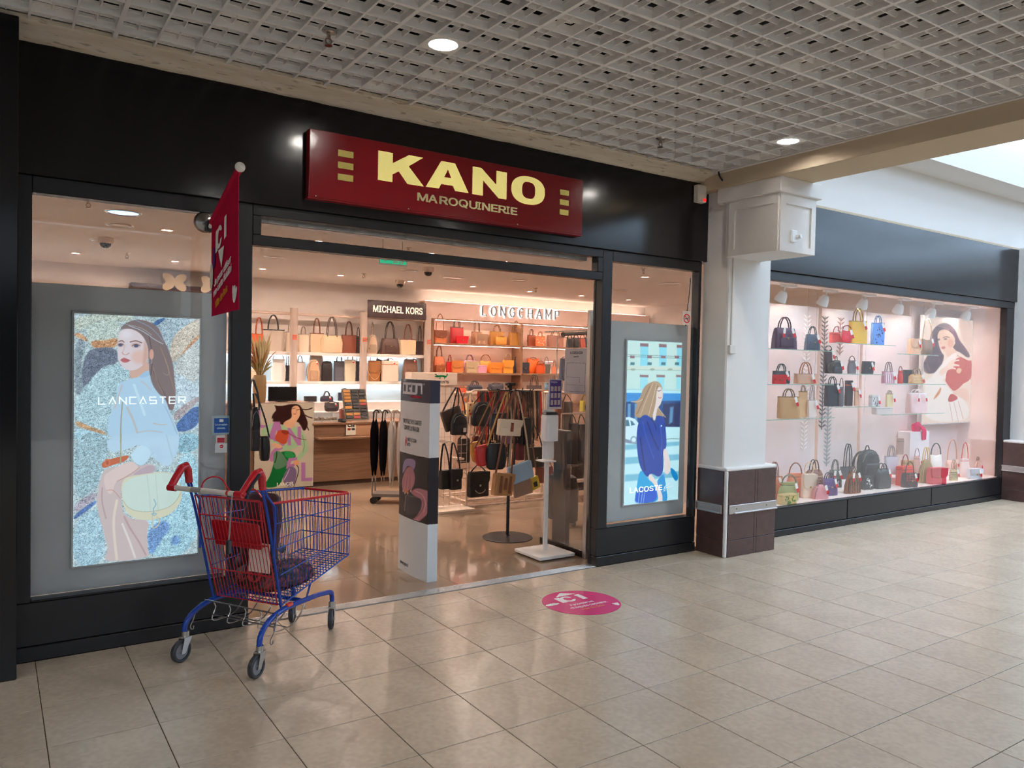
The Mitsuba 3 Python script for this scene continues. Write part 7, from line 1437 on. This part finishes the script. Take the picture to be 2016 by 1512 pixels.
# umbrella rack
k = thing('umbrella_rack', 'low trolley rack on black wheels for hanging umbrellas', 'rack')
for t in ([(3.80, 3.60, .10), (3.80, 3.60, 1.10), (4.18, 3.35, 1.10), (4.18, 3.35, .10)], [(3.92, 3.78, .10), (3.92, 3.78, 1.10), (4.30, 3.53, 1.10), (4.30, 3.53, .10)], [(3.80, 3.60, 1.10), (3.92, 3.78, 1.10)], [(4.18, 3.35, 1.10), (4.30, 3.53, 1.10)]): part(k, 'tube', tube(t, .009, 8), 'm_satin', (120, 114, 110))
part(k, 'tray', extrude(sg.Polygon([(3.79, 3.58), (4.18, 3.33), (4.32, 3.54), (3.93, 3.80)]), .035).apply_translation((0, 0, .085)), 'm_satin', (110, 100, 94)); 
for x, y in ((3.82, 3.59), (4.18, 3.37), (3.95, 3.77), (4.30, 3.55)): part(k, 'wheel', cyl((x-.016, y-.02, .042), (x+.010, y+.012, .042), .042, 18), 'm_satin', (20, 18, 18), 40)
def umbrella(x, y, ztop, L_, col, hcol, label, r_=.034):
    k = thing('umbrella', label, 'umbrella', 'folded umbrellas on the trolley rack')
    part(k, 'canopy', lathe([(.006, ztop-.10), (.020, ztop-.14), (r_, ztop-.22), (r_*1.05, ztop-.40), (r_*.8, ztop-.62*L_-.1), (.010, ztop-L_+.08), (.003, ztop-L_+.06)], 12, (x, y, 0)), 'm_matte', col, smooth=True)
    part(k, 'tip', cyl((x, y, ztop-L_), (x, y, ztop-L_+.09), .004, 8), 'm_metal', (190, 186, 180)); part(k, 'crook', tube(np.vstack([[(x, y, ztop-.10)], arc((x+.032, y-.01, ztop-.02), .032, math.pi, -.2, 12)]), .0085, 8), 'm_satin', hcol)
ur = random.Random(2)
for i, (c, hc_, l) in enumerate((((18, 16, 20), (30, 26, 26), 'black folded umbrella, first from the counter'), ((20, 18, 22), (150, 140, 130), 'black folded umbrella with a grey crook, second from the counter'), ((22, 20, 24), (40, 34, 34), 'black folded umbrella, third from the counter'), ((24, 22, 26), (150, 146, 140), 'black folded umbrella, fourth from the counter'),
    ((186, 176, 168), (190, 170, 150), 'pale grey folded umbrella, fifth from the counter'), ((196, 186, 178), (186, 160, 140), 'pale grey folded umbrella, sixth from the counter'), ((180, 168, 160), (150, 120, 100), 'grey folded umbrella, seventh from the counter'), ((196, 166, 146), (120, 100, 170), 'beige folded umbrella with a violet crook'), ((206, 180, 160), (180, 150, 130), 'beige folded umbrella nearest the totem'), ((40, 36, 40), (60, 50, 50), 'dark folded umbrella behind the beige ones'))):
    t = i/9; umbrella(3.79+.40*t, 3.57-.25*t+(.05 if i % 2 else 0), 1.115, .84 if i < 4 else .92, c, hc_, l)
# wallet display on the counter
k = thing('wallet_display', 'slanted olive display board of card wallets on the counter', 'display stand')
WB = M((1, 0, 0), (0, .34, .94), (4.10, 5.25, .875)); part(k, 'board', moved(extrude(sg.box(0, 0, .36, .46), .012), WB), 'm_satin', (104, 96, 76))
for j in range(9):
    for i in range(3): part(k, 'wallet', moved(cbox(.02+.112*i, .118+.112*i, .02+.048*j, .058+.048*j, .012, .026, .003), WB), 'm_leather', [(30, 28, 30), (40, 34, 36), (176, 60, 56), (206, 140, 60), (60, 56, 58), (36, 34, 40)][(i*2+j*(1 if i else 3)) % 6 if j < 6 else (3 if i == 0 else 0)])
k = thing('acrylic_box', 'clear acrylic box with small goods on the counter top', 'box'); part(k, 'tray', cbox(3.62, 4.02, 5.25, 5.50, .863, .875, .002), 'm_satin', (206, 200, 196))
for x0, x1, y0, y1 in ((3.62, 3.625, 5.25, 5.5), (4.015, 4.02, 5.25, 5.5)): part(k, 'wall', box(x0, x1, y0, y1, .875, .97), 'm_gloss', (196, 196, 196))
part(k, 'wall', box(3.62, 4.02, 5.495, 5.5, .875, .97), 'm_gloss', (196, 196, 196)); part(k, 'goods', cat([cbox(3.65+.06*i, 3.70+.06*i, 5.30, 5.42, .876, .90+.01*(i % 3), .003) for i in range(6)]), 'm_satin', (120, 110, 96), kind='stuff')
one('card_reader', 'black card terminal on the counter top', 'card terminal', cat(loft([(0, .035, .075), (.02, .04, .08), (.045, .032, .06)], 18, .4).apply_translation((4.02, 5.15, .863))), 'm_satin', (24, 22, 24), smooth=40)
# back counter and wall table that carry the low bags
k = thing('back_counter', 'low white back counter behind the cash desk', 'counter'); part(k, 'body', cbox(3.3, 5.6, 5.90, 6.70, 0, .953, .004), 'm_satin', (226, 222, 218)); part(k, 'riser', cbox(3.3, 5.6, 6.20, 6.70, .954, 1.075, .003), 'm_satin', (230, 222, 214))
k = thing('wall_table', 'long pale gondola table in front of the peach shelves', 'table'); part(k, 'top', cbox(6.0, 8.6, 5.76, 6.25, 1.205, 1.235, .003), 'm_satin', (226, 200, 180)); part(k, 'body', cbox(6.05, 8.55, 5.80, 6.22, 0, 1.205, .003), 'm_satin', (206, 170, 150))
for i in range(14):
    c = br.choice([(60, 40, 36), (120, 70, 46), (40, 36, 40), (170, 120, 80), (90, 50, 44)]); k = thing('small_purse', 'small %s purse hanging on the gondola table front, %s from the left' % (cname(c), ordn(i)), 'purse', 'purses on the gondola front'); x = 6.15+.17*i
    part(k, 'body', loft([(0, .060, .02), (.01, .066, .026), (.15, .064, .02), (.17, .05, .01)], 18, .45).apply_translation((x, 5.775, .62+.05*(i % 3))), 'm_leather', c, 38); part(k, 'strap', strap([(x-.04, 5.775, .77), (x, 5.78, 1.0), (x, 5.79, 1.12)], .010, .003, (1, 0, 0)), 'm_leather', shade(c, .8)); part(k, 'strap', strap([(x+.04, 5.775, .77), (x+.005, 5.78, 1.0), (x, 5.79, 1.12)], .010, .003, (1, 0, 0)), 'm_leather', shade(c, .8))
k = thing('suitcase', 'black upright suitcase on the floor beside the door jamb', 'suitcase'); part(k, 'shell', loft([(.04, .07, .16), (.06, .10, .19), (.40, .105, .19), (.52, .08, .17), (.545, .05, .12)], 26, .45).apply_translation((5.10, 1.55, 0)), 'm_satin', (24, 22, 24), 38)
for dx in (-.06, .06): part(k, 'wheel', cyl((5.10+dx-.01, 1.42, .025), (5.10+dx+.01, 1.42, .025), .025, 14), 'm_satin', (30, 30, 30))
# bracket that carries the bags just inside the doorway on the left
one('wall_bracket', 'black bracket bar inside the doorway on the left', 'bracket', cat(cyl((1.60, .9, 1.54), (1.83, 1.62, 1.54), .010, 10), cyl((1.60, .9, 0), (1.60, .9, 1.545), .012, 10), cyl((1.83, 1.62, 1.535), (1.90, 1.72, 1.42), .008, 8), cyl((1.60, .9, .0), (1.60, .9, .012), .16, 28)), 'm_satin', (24, 22, 24))
